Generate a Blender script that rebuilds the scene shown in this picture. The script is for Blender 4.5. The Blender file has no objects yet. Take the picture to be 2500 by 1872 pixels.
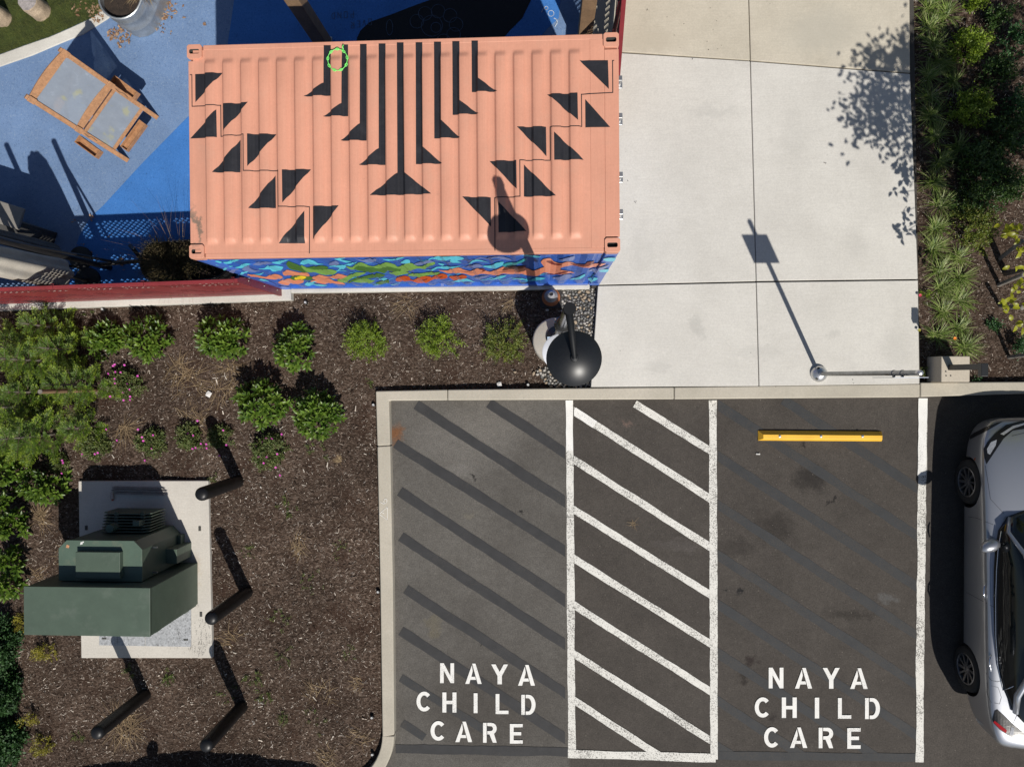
import bpy, math, random
import numpy as np
from mathutils import Vector, Matrix
from mathutils.geometry import tessellate_polygon

random.seed(7)
rng = np.random.default_rng(11)
S = bpy.context.scene
COL = S.collection
R = math.radians

# ------------------------------------------------------------------ camera
F, CX, CY, CAMZ = 1732.0, 1250.0, 936.0, 11.0
NAD = Vector(((1325.4 - CX) / F, (CY - 919.8) / F, -1.0)).normalized()
RQ = NAD.rotation_difference(Vector((0, 0, -1)))
cd = bpy.data.cameras.new('camera')
cd.sensor_fit = 'HORIZONTAL'
cd.sensor_width = 36.0
cd.lens = 36.0 * F / 2500.0
cd.clip_start = 0.1
cd.clip_end = 500.0
cam = bpy.data.objects.new('camera', cd)
cam.location = (0, 0, CAMZ)
cam.rotation_mode = 'QUATERNION'
cam.rotation_quaternion = RQ
COL.objects.link(cam)
S.camera = cam

# ------------------------------------------------------------------ sun, sky, exposure
SUN_AZ, SUN_EL = R(24.2), R(48.8)
TO_SUN = Vector((math.sin(SUN_AZ) * math.cos(SUN_EL), -math.cos(SUN_AZ) * math.cos(SUN_EL), math.sin(SUN_EL)))
w = bpy.data.worlds.new('World')
S.world = w
w.use_nodes = True
wn = w.node_tree
sky = wn.nodes.new('ShaderNodeTexSky')
sky.sky_type = 'NISHITA'
sky.sun_disc = False
sky.sun_elevation = SUN_EL
sky.sun_rotation = math.atan2(TO_SUN.x, TO_SUN.y)
wn.links.new(sky.outputs['Color'], wn.nodes['Background'].inputs['Color'])
wn.nodes['Background'].inputs['Strength'].default_value = 0.055
sl = bpy.data.lights.new('sun', 'SUN')
sl.energy = 4.6
sl.angle = R(0.53)
sl.color = (1.0, 0.955, 0.88)
sun = bpy.data.objects.new('sun', sl)
sun.rotation_mode = 'QUATERNION'
sun.rotation_quaternion = (-TO_SUN).to_track_quat('-Z', 'Y')
sun.location = (6, -12, 20)
COL.objects.link(sun)
vs = S.view_settings
vs.view_transform = 'Standard'
vs.look = 'None'
vs.exposure = 0.12
vs.gamma = 1.0
S.cycles.max_bounces = 6
S.cycles.transparent_max_bounces = 8


# ------------------------------------------------------------------ helpers
def P(x, y, z=0.0):
    """point at height z of the place seen at photo position x, y (2500 x 1872)"""
    d = RQ @ Vector(((x - CX) / F, (CY - y) / F, -1.0))
    return Vector((0, 0, CAMZ)) + d * ((z - CAMZ) / d.z)


def Z(ox, oy, s):
    return lambda x, y, z=0.0: P(ox + x / s, oy + y / s, z)


def srgb(r, g, b):
    f = lambda c: (c / 255 / 12.92) if c < 10 else (((c / 255) + 0.055) / 1.055) ** 2.4
    return (f(r), f(g), f(b))


def tag(o, label=None, cat=None, group=None, kind=None):
    if label:
        o['label'] = label
    if cat:
        o['category'] = cat
    if group:
        o['group'] = group
    if kind:
        o['kind'] = kind
    return o


def link(name, me, parent=None):
    o = bpy.data.objects.new(name, me)
    COL.objects.link(o)
    if parent is not None:
        o.parent = parent
        o.matrix_parent_inverse = parent.matrix_basis.inverted()
    return o


def thing(name, label, cat, loc=(0, 0, 0), group=None, kind=None):
    o = bpy.data.objects.new(name, None)
    COL.objects.link(o)
    o.location = loc
    o.empty_display_size = 0.1
    return tag(o, label, cat, group, kind)


def setting(name, loc=(0, 0, 0)):
    return thing(name, None, None, loc, kind='structure')


class MB:
    def __init__(s):
        s.v, s.f, s.m = [], [], []

    def add(s, vs_, fs, mi=0):
        o = len(s.v)
        s.v += [tuple(v) for v in vs_]
        s.f += [[i + o for i in f] for f in fs]
        s.m += [mi] * len(fs)
        return s

    def bx(s, x0, x1, y0, y1, z0, z1, mi=0, T=None):
        v = [Vector(p) for p in ((x0, y0, z0), (x1, y0, z0), (x1, y1, z0), (x0, y1, z0),
                                 (x0, y0, z1), (x1, y0, z1), (x1, y1, z1), (x0, y1, z1))]
        if T is not None:
            v = [T @ p for p in v]
        return s.add(v, [(3, 2, 1, 0), (4, 5, 6, 7), (0, 1, 5, 4), (1, 2, 6, 5), (2, 3, 7, 6), (3, 0, 4, 7)], mi)

    def prism(s, poly, z0, z1, mi=0):
        poly = [Vector((p[0], p[1])) for p in poly]
        a = sum(poly[i].x * poly[(i + 1) % len(poly)].y - poly[(i + 1) % len(poly)].x * poly[i].y for i in range(len(poly)))
        if a < 0:
            poly.reverse()
        n = len(poly)
        v = [(p.x, p.y, z0) for p in poly] + [(p.x, p.y, z1) for p in poly]
        f = [list(range(n - 1, -1, -1)), list(range(n, 2 * n))]
        f += [(i, (i + 1) % n, n + (i + 1) % n, n + i) for i in range(n)]
        return s.add(v, f, mi)

    def sheet(s, pts, z=None, mi=0):
        pts = [Vector((p[0], p[1], p[2] if z is None else z)) for p in pts]
        n = len(pts)
        a = sum(pts[i].x * pts[(i + 1) % n].y - pts[(i + 1) % n].x * pts[i].y for i in range(n))
        if a < 0:
            pts.reverse()
        return s.add(pts, [list(range(n))], mi)

    def tube(s, pts, rad, n=10, cap=True, mi=0):
        pts = [Vector(p) for p in pts]
        if not hasattr(rad, '__len__'):
            rad = [rad] * len(pts)
        rings, prev = [], None
        for i, p in enumerate(pts):
            t = (pts[min(i + 1, len(pts) - 1)] - pts[max(i - 1, 0)]).normalized()
            if prev is None:
                a = t.orthogonal().normalized()
            else:
                a = (prev - t * prev.dot(t)).normalized()
            prev = a
            b = t.cross(a)
            rings.append([p + (a * math.cos(2 * math.pi * k / n) + b * math.sin(2 * math.pi * k / n)) * rad[i] for k in range(n)])
        v = [q for r_ in rings for q in r_]
        f = []
        for i in range(len(rings) - 1):
            for k in range(n):
                f.append((i * n + k, i * n + (k + 1) % n, (i + 1) * n + (k + 1) % n, (i + 1) * n + k))
        if cap:
            f.append(list(range(n - 1, -1, -1)))
            f.append([(len(rings) - 1) * n + k for k in range(n)])
        return s.add(v, f, mi)

    def lathe(s, prof, c=(0, 0, 0), n=24, mi=0, T=None):
        v, f = [], []
        c = Vector(c)
        for (r_, z) in prof:
            for k in range(n):
                a = 2 * math.pi * k / n
                q = Vector((r_ * math.cos(a), r_ * math.sin(a), z))
                v.append((T @ q if T is not None else q) + c)
        for i in range(len(prof) - 1):
            for k in range(n):
                f.append((i * n + k, i * n + (k + 1) % n, (i + 1) * n + (k + 1) % n, (i + 1) * n + k))
        if prof[0][0] > 1e-5:
            f.append(list(range(n - 1, -1, -1)))
        if prof[-1][0] > 1e-5:
            f.append([(len(prof) - 1) * n + k for k in range(n)])
        return s.add(v, f, mi)

    def bar(s, a, b, wd, th, up=(0, 0, 1), mi=0):
        """rectangular bar from a to b: wd across, th along up"""
        a, b, up = Vector(a), Vector(b), Vector(up)
        t = (b - a).normalized()
        sd = t.cross(up).normalized()
        u = sd.cross(t).normalized()
        v = []
        for p in (a, b):
            for i, j in ((-1, -1), (1, -1), (1, 1), (-1, 1)):
                v.append(p + sd * (wd / 2 * i) + u * (th / 2 * j))
        return s.add(v, [(0, 1, 2, 3), (7, 6, 5, 4), (0, 4, 5, 1), (1, 5, 6, 2), (2, 6, 7, 3), (3, 7, 4, 0)], mi)

    def build(s, name, mat, parent=None, smooth=False, bevel=0, seg=2):
        me = bpy.data.meshes.new(name)
        me.from_pydata(s.v, [], s.f)
        for m_ in (mat if isinstance(mat, (list, tuple)) else [mat]):
            me.materials.append(m_)
        if any(s.m):
            me.polygons.foreach_set('material_index', s.m)
        if smooth:
            if smooth is True:
                me.polygons.foreach_set('use_smooth', [True] * len(me.polygons))
            else:
                me.polygons.foreach_set('use_smooth', [True] * len(me.polygons))
                me.set_sharp_from_angle(angle=R(smooth))
        me.update()
        o = link(name, me, parent)
        if bevel:
            b = o.modifiers.new('edge', 'BEVEL')
            b.width = bevel
            b.segments = seg
            b.limit_method = 'ANGLE'
            b.angle_limit = R(35)
        return o


def np_mesh(name, verts, faces, mat, parent=None, smooth=False, uv=None):
    verts = np.asarray(verts, dtype=np.float32).reshape(-1, 3)
    faces = np.asarray(faces, dtype=np.int32)
    k = faces.shape[1]
    me = bpy.data.meshes.new(name)
    me.vertices.add(len(verts))
    me.vertices.foreach_set('co', verts.ravel())
    me.loops.add(faces.size)
    me.loops.foreach_set('vertex_index', faces.ravel())
    me.polygons.add(len(faces))
    me.polygons.foreach_set('loop_start', np.arange(0, faces.size, k, dtype=np.int32))
    if smooth:
        me.polygons.foreach_set('use_smooth', np.ones(len(faces), dtype=bool))
    me.materials.append(mat)
    me.update(calc_edges=True)
    me.validate()
    return link(name, me, parent)


def copy_tree(o, parent=None):
    c = o.copy()
    COL.objects.link(c)
    if parent is not None:
        c.parent = parent
        c.matrix_parent_inverse = o.matrix_parent_inverse.copy()
    for ch in list(o.children):
        copy_tree(ch, c)
    return c


# ------------------------------------------------------------------ materials
def newmat(name):
    m = bpy.data.materials.new(name)
    m.use_nodes = True
    nt = m.node_tree
    return m, nt, nt.nodes['Principled BSDF']


def N(nt, typ, **kw):
    n = nt.nodes.new(typ)
    for k, v in kw.items():
        setattr(n, k, v)
    return n


def coords(nt):
    g = N(nt, 'ShaderNodeNewGeometry')
    return g.outputs['Position']


def noise(nt, vec, scale, detail=3, rough=0.55):
    n = N(nt, 'ShaderNodeTexNoise')
    n.inputs['Scale'].default_value = scale
    n.inputs['Detail'].default_value = detail
    n.inputs['Roughness'].default_value = rough
    nt.links.new(vec, n.inputs['Vector'])
    return n.outputs['Fac']


def ramp(nt, fac, stops, interp='LINEAR'):
    r = N(nt, 'ShaderNodeValToRGB')
    r.color_ramp.interpolation = interp
    el = r.color_ramp.elements
    while len(el) < len(stops):
        el.new(0.5)
    for e, (p, c) in zip(el, stops):
        e.position = p
        e.color = (c[0], c[1], c[2], 1) if hasattr(c, '__len__') else (c, c, c, 1)
    nt.links.new(fac, r.inputs['Fac'])
    return r.outputs['Color']


def mixc(nt, fac, a, b, mode='MIX'):
    n = N(nt, 'ShaderNodeMix', data_type='RGBA', blend_type=mode)
    for sock, val in ((n.inputs[0], fac), (n.inputs[6], a), (n.inputs[7], b)):
        if hasattr(val, 'is_linked') or hasattr(val, 'links'):
            nt.links.new(val, sock)
        elif hasattr(val, '__len__'):
            sock.default_value = (val[0], val[1], val[2], 1)
        else:
            sock.default_value = val
    return n.outputs[2]


def bump(nt, bsdf, h, strength, dist=0.01):
    b = N(nt, 'ShaderNodeBump')
    b.inputs['Strength'].default_value = strength
    b.inputs['Distance'].default_value = dist
    nt.links.new(h, b.inputs['Height'])
    nt.links.new(b.outputs['Normal'], bsdf.inputs['Normal'])


def spots(nt, pos, col, lst):
    """stains and worn patches with a place of their own: (x, y, rx, ry, colour, amount)"""
    jit = N(nt, 'ShaderNodeTexNoise')
    jit.inputs['Scale'].default_value = 4.5
    jit.inputs['Detail'].default_value = 6
    jit.inputs['Roughness'].default_value = 0.68
    nt.links.new(pos, jit.inputs['Vector'])
    off = N(nt, 'ShaderNodeVectorMath', operation='MULTIPLY_ADD')
    nt.links.new(jit.outputs['Color'], off.inputs[0])
    off.inputs[1].default_value = (0.5, 0.5, 0)
    off.inputs[2].default_value = (-0.25, -0.25, 0)
    add = N(nt, 'ShaderNodeVectorMath', operation='ADD')
    nt.links.new(pos, add.inputs[0])
    nt.links.new(off.outputs[0], add.inputs[1])
    for (x, y, rx, ry, c, amt) in lst:
        sub = N(nt, 'ShaderNodeVectorMath', operation='SUBTRACT')
        nt.links.new(add.outputs[0], sub.inputs[0])
        sub.inputs[1].default_value = (x, y, 0)
        mul = N(nt, 'ShaderNodeVectorMath', operation='MULTIPLY')
        nt.links.new(sub.outputs[0], mul.inputs[0])
        mul.inputs[1].default_value = (1 / rx, 1 / ry, 0)
        ln = N(nt, 'ShaderNodeVectorMath', operation='LENGTH')
        nt.links.new(mul.outputs[0], ln.inputs[0])
        mr = N(nt, 'ShaderNodeMapRange', interpolation_type='SMOOTHSTEP')
        nt.links.new(ln.outputs['Value'], mr.inputs['Value'])
        mr.inputs['From Min'].default_value = 0.25
        mr.inputs['From Max'].default_value = 1.15
        mr.inputs['To Min'].default_value = amt
        mr.inputs['To Max'].default_value = 0.0
        col = mixc(nt, mr.outputs['Result'], col, c)
    return col


def sc(c, k):
    return tuple(min(1, x * k) for x in c)


def mat(name, c, rough=0.6, metal=0.0, var=0.12, scale=8.0, fine=60.0, bmp=0.0, bscale=150.0, spec=0.5,
        speck=0.0, coat=0.0, dirt=None):
    m, nt, b = newmat(name)
    pos = coords(nt)
    a = ramp(nt, noise(nt, pos, scale, 4), [(0.3, sc(c, 1 - var)), (0.7, sc(c, 1 + var))])
    f = ramp(nt, noise(nt, pos, fine, 2), [(0.3, 1 - var * 0.7), (0.7, 1 + var * 0.7)])
    col = mixc(nt, 1.0, a, f, 'MULTIPLY')
    if speck:
        sp = ramp(nt, noise(nt, pos, 170, 1), [(0.66, 0.0), (0.72, 1.0)])
        col = mixc(nt, sp, col, sc(c, 1 + speck))
    if dirt:
        dm = ramp(nt, noise(nt, pos, dirt[1], 5, 0.65), [(0.55, 0.0), (0.75, dirt[2])])
        col = mixc(nt, dm, col, dirt[0])
    nt.links.new(col, b.inputs['Base Color'])
    b.inputs['Roughness'].default_value = rough
    b.inputs['Metallic'].default_value = metal
    b.inputs['Specular IOR Level'].default_value = spec
    b.inputs['Coat Weight'].default_value = coat
    b.inputs['Coat Roughness'].default_value = 0.08
    if bmp:
        bump(nt, b, noise(nt, pos, bscale, 3), bmp)
    return m


def leafmat(name, stops, rough=0.45, trans=0.3, spec=0.5):
    """foliage: colour differs from leaf to leaf"""
    m, nt, b = newmat(name)
    g = N(nt, 'ShaderNodeNewGeometry')
    n_ = len(stops)
    col = ramp(nt, g.outputs['Random Per Island'], [(i / (n_ - 1), c) for i, c in enumerate(stops)])
    big = ramp(nt, noise(nt, g.outputs['Position'], 5, 2), [(0.3, 0.75), (0.7, 1.2)])
    col = mixc(nt, 1.0, col, big, 'MULTIPLY')
    nt.links.new(col, b.inputs['Base Color'])
    b.inputs['Roughness'].default_value = rough
    b.inputs['Specular IOR Level'].default_value = spec
    if trans:
        t = N(nt, 'ShaderNodeBsdfTranslucent')
        tc = mixc(nt, 1.0, col, (1.2, 1.3, 0.5), 'MULTIPLY')
        nt.links.new(tc, t.inputs['Color'])
        mx = N(nt, 'ShaderNodeMixShader')
        mx.inputs[0].default_value = trans
        nt.links.new(b.outputs[0], mx.inputs[1])
        nt.links.new(t.outputs[0], mx.inputs[2])
        nt.links.new(mx.outputs[0], nt.nodes['Material Output'].inputs['Surface'])
    return m
# ------------------------------------------------------------------ surface materials
def asphalt_mat():
    m, nt, b = newmat('asphalt')
    pos = coords(nt)
    base = ramp(nt, noise(nt, pos, 1.3, 5, 0.6), [(0.3, (0.047, 0.041, 0.036)), (0.7, (0.064, 0.056, 0.049))])
    # the bay beside the curb was never resealed: older, greyer asphalt up to the first painted line
    sx = N(nt, 'ShaderNodeSeparateXYZ')
    nt.links.new(pos, sx.inputs[0])
    ex = N(nt, 'ShaderNodeMapRange')
    nt.links.new(sx.outputs['X'], ex.inputs['Value'])
    ex.inputs['From Min'].default_value = P(1386, 1400).x
    ex.inputs['From Max'].default_value = P(1394, 1400).x
    ex.inputs['To Min'].default_value = 1.0
    ex.inputs['To Max'].default_value = 0.0
    old = ramp(nt, noise(nt, pos, 1.1, 5, 0.62), [(0.3, (0.072, 0.066, 0.059)), (0.7, (0.105, 0.098, 0.089))])
    base = mixc(nt, ex.outputs['Result'], base, old)
    up = P(1120, 1080), P(1090, 1300), P(1200, 1020), P(1200, 1720)
    st = [(up[0].x, up[0].y, 1.1, 0.6, (0.15, 0.14, 0.127), 0.5), (up[1].x, up[1].y, 1.0, 1.2, (0.12, 0.112, 0.1), 0.35),
          (up[2].x, up[2].y, 0.9, 0.5, (0.15, 0.138, 0.122), 0.4), (up[3].x, up[3].y, 1.3, 1.0, (0.056, 0.05, 0.044), 0.8)]
    for (x, y, rx, ry, c, a) in ((1985, 1170, 0.36, 0.24, (0.016, 0.014, 0.013), 0.75), (1890, 1290, 0.42, 0.3, (0.02, 0.017, 0.015), 0.6),
                                 (1800, 1340, 0.4, 0.22, (0.02, 0.017, 0.015), 0.5), (2080, 1500, 0.5, 0.12, (0.022, 0.019, 0.016), 0.6),
                                 (1835, 1610, 0.14, 0.12, (0.018, 0.012, 0.011), 0.8), (1815, 1650, 0.12, 0.12, (0.018, 0.014, 0.012), 0.7),
                                 (1811, 1443, 0.075, 0.06, (0.01, 0.01, 0.011), 0.95), (1777, 1443, 0.035, 0.035, (0.012, 0.012, 0.012), 0.9),
                                 (1160, 1164, 0.045, 0.045, (0.012, 0.011, 0.011), 0.95), (1276, 1250, 0.05, 0.045, (0.012, 0.011, 0.011), 0.95),
                                 (1172, 1572, 0.04, 0.04, (0.012, 0.012, 0.012), 0.95), (1060, 1525, 0.14, 0.2, (0.12, 0.105, 0.075), 0.55),
                                 (1058, 1550, 0.1, 0.1, (0.11, 0.095, 0.065), 0.45), (1145, 1258, 0.14, 0.07, (0.14, 0.125, 0.095), 0.4),
                                 (1125, 1150, 0.3, 0.16, (0.16, 0.15, 0.138), 0.45), (966, 1062, 0.15, 0.2, (0.15, 0.06, 0.02), 0.8),
                                 (1532, 1038, 0.09, 0.07, (0.13, 0.09, 0.075), 0.8), (1660, 1330, 0.5, 0.12, (0.085, 0.075, 0.07), 0.5),
                                 (1960, 1086, 0.05, 0.04, (0.015, 0.013, 0.012), 0.9), (2030, 1222, 0.035, 0.035, (0.012, 0.011, 0.011), 0.9),
                                 (2165, 1462, 0.18, 0.09, (0.1, 0.1, 0.1), 0.55), (1890, 1755, 0.06, 0.06, (0.02, 0.016, 0.015), 0.7)):
        q = P(x, y)
        st.append((q.x, q.y, rx, ry, c, a))
    col = spots(nt, pos, base, st)
    grain = ramp(nt, noise(nt, pos, 48, 5, 0.85), [(0.28, 0.45), (0.72, 1.6)])
    col = mixc(nt, 1.0, col, grain, 'MULTIPLY')
    mid = ramp(nt, noise(nt, pos, 11, 4, 0.7), [(0.3, 0.86), (0.7, 1.14)])
    col = mixc(nt, 1.0, col, mid, 'MULTIPLY')
    sp = ramp(nt, noise(nt, pos, 38, 1), [(0.745, 0.0), (0.78, 0.8)])
    col = mixc(nt, sp, col, (0.2, 0.18, 0.15))
    nt.links.new(col, b.inputs['Base Color'])
    b.inputs['Roughness'].default_value = 0.88
    b.inputs['Specular IOR Level'].default_value = 0.25
    bump(nt, b, noise(nt, pos, 140, 3), 0.5, 0.006)
    return m


def concrete_mat(name, c, c2, brush=True, st=()):
    m, nt, b = newmat(name)
    pos = coords(nt)
    col = ramp(nt, noise(nt, pos, 1.1, 6, 0.62), [(0.28, c2), (0.7, c)])
    sq = N(nt, 'ShaderNodeMapping')
    sq.inputs['Scale'].default_value = (1.5, 45, 1)
    nt.links.new(pos, sq.inputs['Vector'])
    br = ramp(nt, noise(nt, sq.outputs[0], 2.2, 4, 0.7), [(0.25, 0.93), (0.75, 1.05)])
    if brush:
        col = mixc(nt, 1.0, col, br, 'MULTIPLY')
    fn = ramp(nt, noise(nt, pos, 42, 4, 0.8), [(0.28, 0.87), (0.72, 1.1)])
    col = mixc(nt, 1.0, col, fn, 'MULTIPLY')
    pit = ramp(nt, noise(nt, pos, 26, 2), [(0.2, 1.0), (0.245, 0.0)])
    col = mixc(nt, pit, col, sc(c, 0.35))
    blotch = ramp(nt, noise(nt, pos, 4.5, 5, 0.7), [(0.58, 0.0), (0.78, 0.22)])
    col = mixc(nt, blotch, col, sc(c, 0.62))
    if st:
        col = spots(nt, pos, col, st)
    nt.links.new(col, b.inputs['Base Color'])
    b.inputs['Roughness'].default_value = 0.85
    b.inputs['Specular IOR Level'].default_value = 0.3
    bump(nt, b, noise(nt, sq.outputs[0] if brush else pos, 3 if brush else 60, 4), 0.18, 0.004)
    return m


def paint_mat(name, c, wear=0.5, under=(0.05, 0.045, 0.04), pscale=75.0, dark=0.1):
    """road paint worn through to the asphalt in specks"""
    m, nt, b = newmat(name)
    pos = coords(nt)
    base = ramp(nt, noise(nt, pos, 6, 4), [(0.3, sc(c, 1 - dark)), (0.7, c)])
    wn_ = noise(nt, pos, pscale, 3, 0.75)
    big = noise(nt, pos, 2.0, 3)
    ad = N(nt, 'ShaderNodeMath', operation='MULTIPLY_ADD')
    nt.links.new(big, ad.inputs[0])
    ad.inputs[1].default_value = 0.35
    nt.links.new(wn_, ad.inputs[2])
    mk = ramp(nt, ad.outputs[0], [(0.83 - 0.2 * wear, 0.0), (0.9 - 0.2 * wear, 0.8)])
    col = mixc(nt, mk, base, under)
    nt.links.new(col, b.inputs['Base Color'])
    b.inputs['Roughness'].default_value = 0.75
    b.inputs['Specular IOR Level'].default_value = 0.3
    bump(nt, b, wn_, 0.35, 0.004)
    return m


def soil_mat():
    m, nt, b = newmat('bark_mulch')
    pos = coords(nt)
    v = N(nt, 'ShaderNodeTexVoronoi')
    v.inputs['Scale'].default_value = 34
    wob = N(nt, 'ShaderNodeMapping')
    wob.inputs['Scale'].default_value = (1, 1.7, 1)
    wob.inputs['Rotation'].default_value = (0, 0, 0.6)
    nt.links.new(pos, wob.inputs['Vector'])
    nt.links.new(wob.outputs[0], v.inputs['Vector'])
    cell = ramp(nt, v.outputs['Color'], [(0.0, (0.02, 0.0125, 0.009)), (0.45, (0.06, 0.04, 0.029)), (0.85, (0.122, 0.088, 0.068)), (1.0, (0.3, 0.255, 0.215))])
    big = ramp(nt, noise(nt, pos, 0.9, 5, 0.6), [(0.3, 0.7), (0.72, 1.5)])
    col = mixc(nt, 1.0, cell, big, 'MULTIPLY')
    red = ramp(nt, noise(nt, pos, 1.7, 6, 0.68), [(0.52, 0.0), (0.66, 0.7)])
    col = mixc(nt, red, col, (0.045, 0.024, 0.016))
    nt.links.new(col, b.inputs['Base Color'])
    b.inputs['Roughness'].default_value = 0.95
    b.inputs['Specular IOR Level'].default_value = 0.15
    bump(nt, b, noise(nt, pos, 45, 4, 0.75), 1.0, 0.03)
    return m


def rubber_mat(name, c, alt):
    """poured rubber granules"""
    m, nt, b = newmat(name)
    pos = coords(nt)
    gr = ramp(nt, noise(nt, pos, 36, 5, 0.95), [(0.34, sc(c, 0.35)), (0.44, c), (0.57, c), (0.66, alt)])
    big = ramp(nt, noise(nt, pos, 1.6, 5), [(0.3, 0.88), (0.7, 1.1)])
    col = mixc(nt, 1.0, gr, big, 'MULTIPLY')
    nt.links.new(col, b.inputs['Base Color'])
    b.inputs['Roughness'].default_value = 0.8
    b.inputs['Specular IOR Level'].default_value = 0.3
    bump(nt, b, noise(nt, pos, 120, 3), 0.6, 0.006)
    return m


ASPHALT = asphalt_mat()
q1, q2, q3 = P(1350 + 650, 150), P(2020, 90), P(1900, 520)
SLAB = concrete_mat('pale_concrete', (0.58, 0.56, 0.518), (0.495, 0.475, 0.437),
                    st=[(P(x_, y_).x, P(x_, y_).y, rx_, ry_, (0.36, 0.35, 0.325), a_) for (x_, y_, rx_, ry_, a_) in (
                        (1690, 790, .12, .16, .45), (1705, 810, .1, .1, .4), (2020, 820, .12, .1, .35), (1740, 280, .5, .1, .3), (2080, 600, .2, .3, .2), (1930, 340, .3, .5, .18),
                        (1600, 900, .3, .1, .3), (2180, 850, .25, .4, .25), (1560, 620, .2, .4, .22), (1850, 860, .5, .12, .25))])
SLAB_OLD = concrete_mat('tan_concrete', (0.52, 0.475, 0.39), (0.43, 0.39, 0.315),
                        st=[(P(2000, 90).x, P(2000, 90).y, 0.8, 0.45, (0.36, 0.34, 0.29), 0.5), (P(1580, 110).x, P(1580, 110).y, 0.6, 0.25, (0.38, 0.34, 0.27), 0.5)])
CURB = concrete_mat('curb_concrete', (0.46, 0.42, 0.35), (0.36, 0.33, 0.27), False)
PLINTH = concrete_mat('plinth_concrete', (0.62, 0.6, 0.55), (0.42, 0.4, 0.36), True)
PAD = concrete_mat('pad_concrete', (0.56, 0.53, 0.48), (0.46, 0.43, 0.385), True,
                   [(P(470, 1390).x, P(470, 1390).y, 0.2, 0.3, (0.3, 0.2, 0.1), 0.5)])
JOINT = mat('joint_filler', (0.05, 0.045, 0.04), 0.9)
SOIL = soil_mat()
RUB_LIGHT = rubber_mat('light_blue_rubber', (0.135, 0.215, 0.37), (0.3, 0.36, 0.42))
RUB_BLUE = rubber_mat('bright_blue_rubber', (0.042, 0.165, 0.46), (0.1, 0.24, 0.52))
RUB_BLACK = rubber_mat('black_rubber', (0.012, 0.013, 0.016), (0.03, 0.03, 0.035))
TURF = mat('turf_backing', (0.035, 0.05, 0.008), 0.95, var=0.5, scale=6, fine=90, bmp=1.0)
WHITE_FRESH = paint_mat('fresh_white_road_paint', (0.74, 0.73, 0.7), 0.3)
WHITE_WORN = paint_mat('worn_white_road_paint', (0.66, 0.645, 0.6), 0.62, pscale=60)
BLACKOUT = paint_mat('black_road_paint', (0.036, 0.036, 0.038), 0.3, (0.06, 0.055, 0.05), dark=0.25)
BLACKOUT2 = paint_mat('worn_black_road_paint', (0.035, 0.037, 0.04), 0.7, (0.05, 0.045, 0.04), dark=0.2)

# ------------------------------------------------------------------ the ground
MB().sheet([(-45, -45), (45, -45), (45, 45), (-45, 45)], -0.06).build('ground', SOIL)['kind'] = 'structure'

ARC = Vector((P(962, 1794, 0.15).x - 1.0, P(962, 1794, 0.15).y))
inner_v = P(950, 1000, 0.15).x
lot = [(40, P(2500, 961, 0).y), P(1900, 972, 0)[:2], P(1420, 975, 0)[:2], P(947, 977, 0)[:2], P(959, 1420, 0)[:2]]
lot = [tuple(p) for p in lot]
lot = [(p[0] - (0.1 if i >= 3 else 0), p[1] + (0.1 if i < 4 else 0)) for i, p in enumerate(lot)]
lot += [(ARC.x + 0.9 * math.cos(a), ARC.y + 0.9 * math.sin(a)) for a in np.linspace(0, -math.pi / 2, 9)]
lot += [(-40, ARC.y - 0.9), (-40, -40), (40, -40)]
parking_lot = MB().sheet(lot, 0.0).build('parking_lot', ASPHALT)
parking_lot['kind'] = 'structure'


# ---- paint on the asphalt: worn lines as strips with slightly ragged edges
def strip(a, b, wd, z, name, m_, clip=None, rag=0.004, taper=False):
    a, b = Vector((a[0], a[1], 0)), Vector((b[0], b[1], 0))
    t = (b - a)
    L_ = t.length
    t /= L_
    s_ = Vector((-t.y, t.x, 0))
    n = max(2, int(L_ / 0.09))
    l_, r_ = [], []
    dl = dr = 0.0
    for i in range(n + 1):
        dl = dl * 0.75 + random.uniform(-rag, rag)
        dr = dr * 0.75 + random.uniform(-rag, rag)
        c = a + t * (L_ * i / n)
        l_.append(c + s_ * (wd / 2 + dl))
        r_.append(c - s_ * (wd / 2 + dr))
    poly = [(p.x, p.y) for p in l_] + [(p.x, p.y) for p in reversed(r_)]
    if clip:
        for (ax, lo, hi) in clip:
            poly = clip_axis(clip_axis(poly, ax, lo, True), ax, hi, False)
    if len(poly) < 3:
        return None
    o = MB().sheet(poly, z).build(name, m_, parking_lot)
    return o


def clip_axis(poly, ax, val, keep_above):
    out = []
    n = len(poly)
    for i in range(n):
        p, q = poly[i], poly[(i + 1) % n]
        ip = (p[ax] >= val) == keep_above
        iq = (q[ax] >= val) == keep_above
        if ip:
            out.append(p)
        if ip != iq:
            k = (val - p[ax]) / (q[ax] - p[ax])
            out.append((p[0] + (q[0] - p[0]) * k, p[1] + (q[1] - p[1]) * k))
    return out


WL = 0.115
l_top, l_bot = P(1390, 977), P(1396.5, 1848)
r_top, r_bot = P(1740, 977), P(1743.5, 1852)
f_top, f_bot = P(2253, 972), P(2244, 1859)
strip(l_top, l_bot, WL, 0.008, 'painted_line', WHITE_WORN)
strip(P(1389.5, 977), P(1391, 1100), WL + 0.004, 0.0125, 'painted_line', WHITE_FRESH)
strip(r_top, r_bot, WL, 0.008, 'painted_line', WHITE_WORN)
strip(f_top, f_bot, WL + 0.008, 0.008, 'painted_line', WHITE_WORN, rag=0.0055)
strip(P(2253, 972), P(2250, 1160), WL + 0.012, 0.0125, 'painted_line', WHITE_FRESH, rag=0.0055)
xl, xr, yb = P(1401, 1400).x, P(1733.5, 1400).x, P(1400, 1829).y
strip((xl - 0.09, yb - 0.06), (xr + 0.09, yb - 0.075), 0.13, 0.0105, 'painted_line', WHITE_WORN)
HC = [(0, xl, xr), (1, yb, 5)]
hl = [1002, 1121, 1243, 1362, 1475, 1594, 1707]
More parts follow.
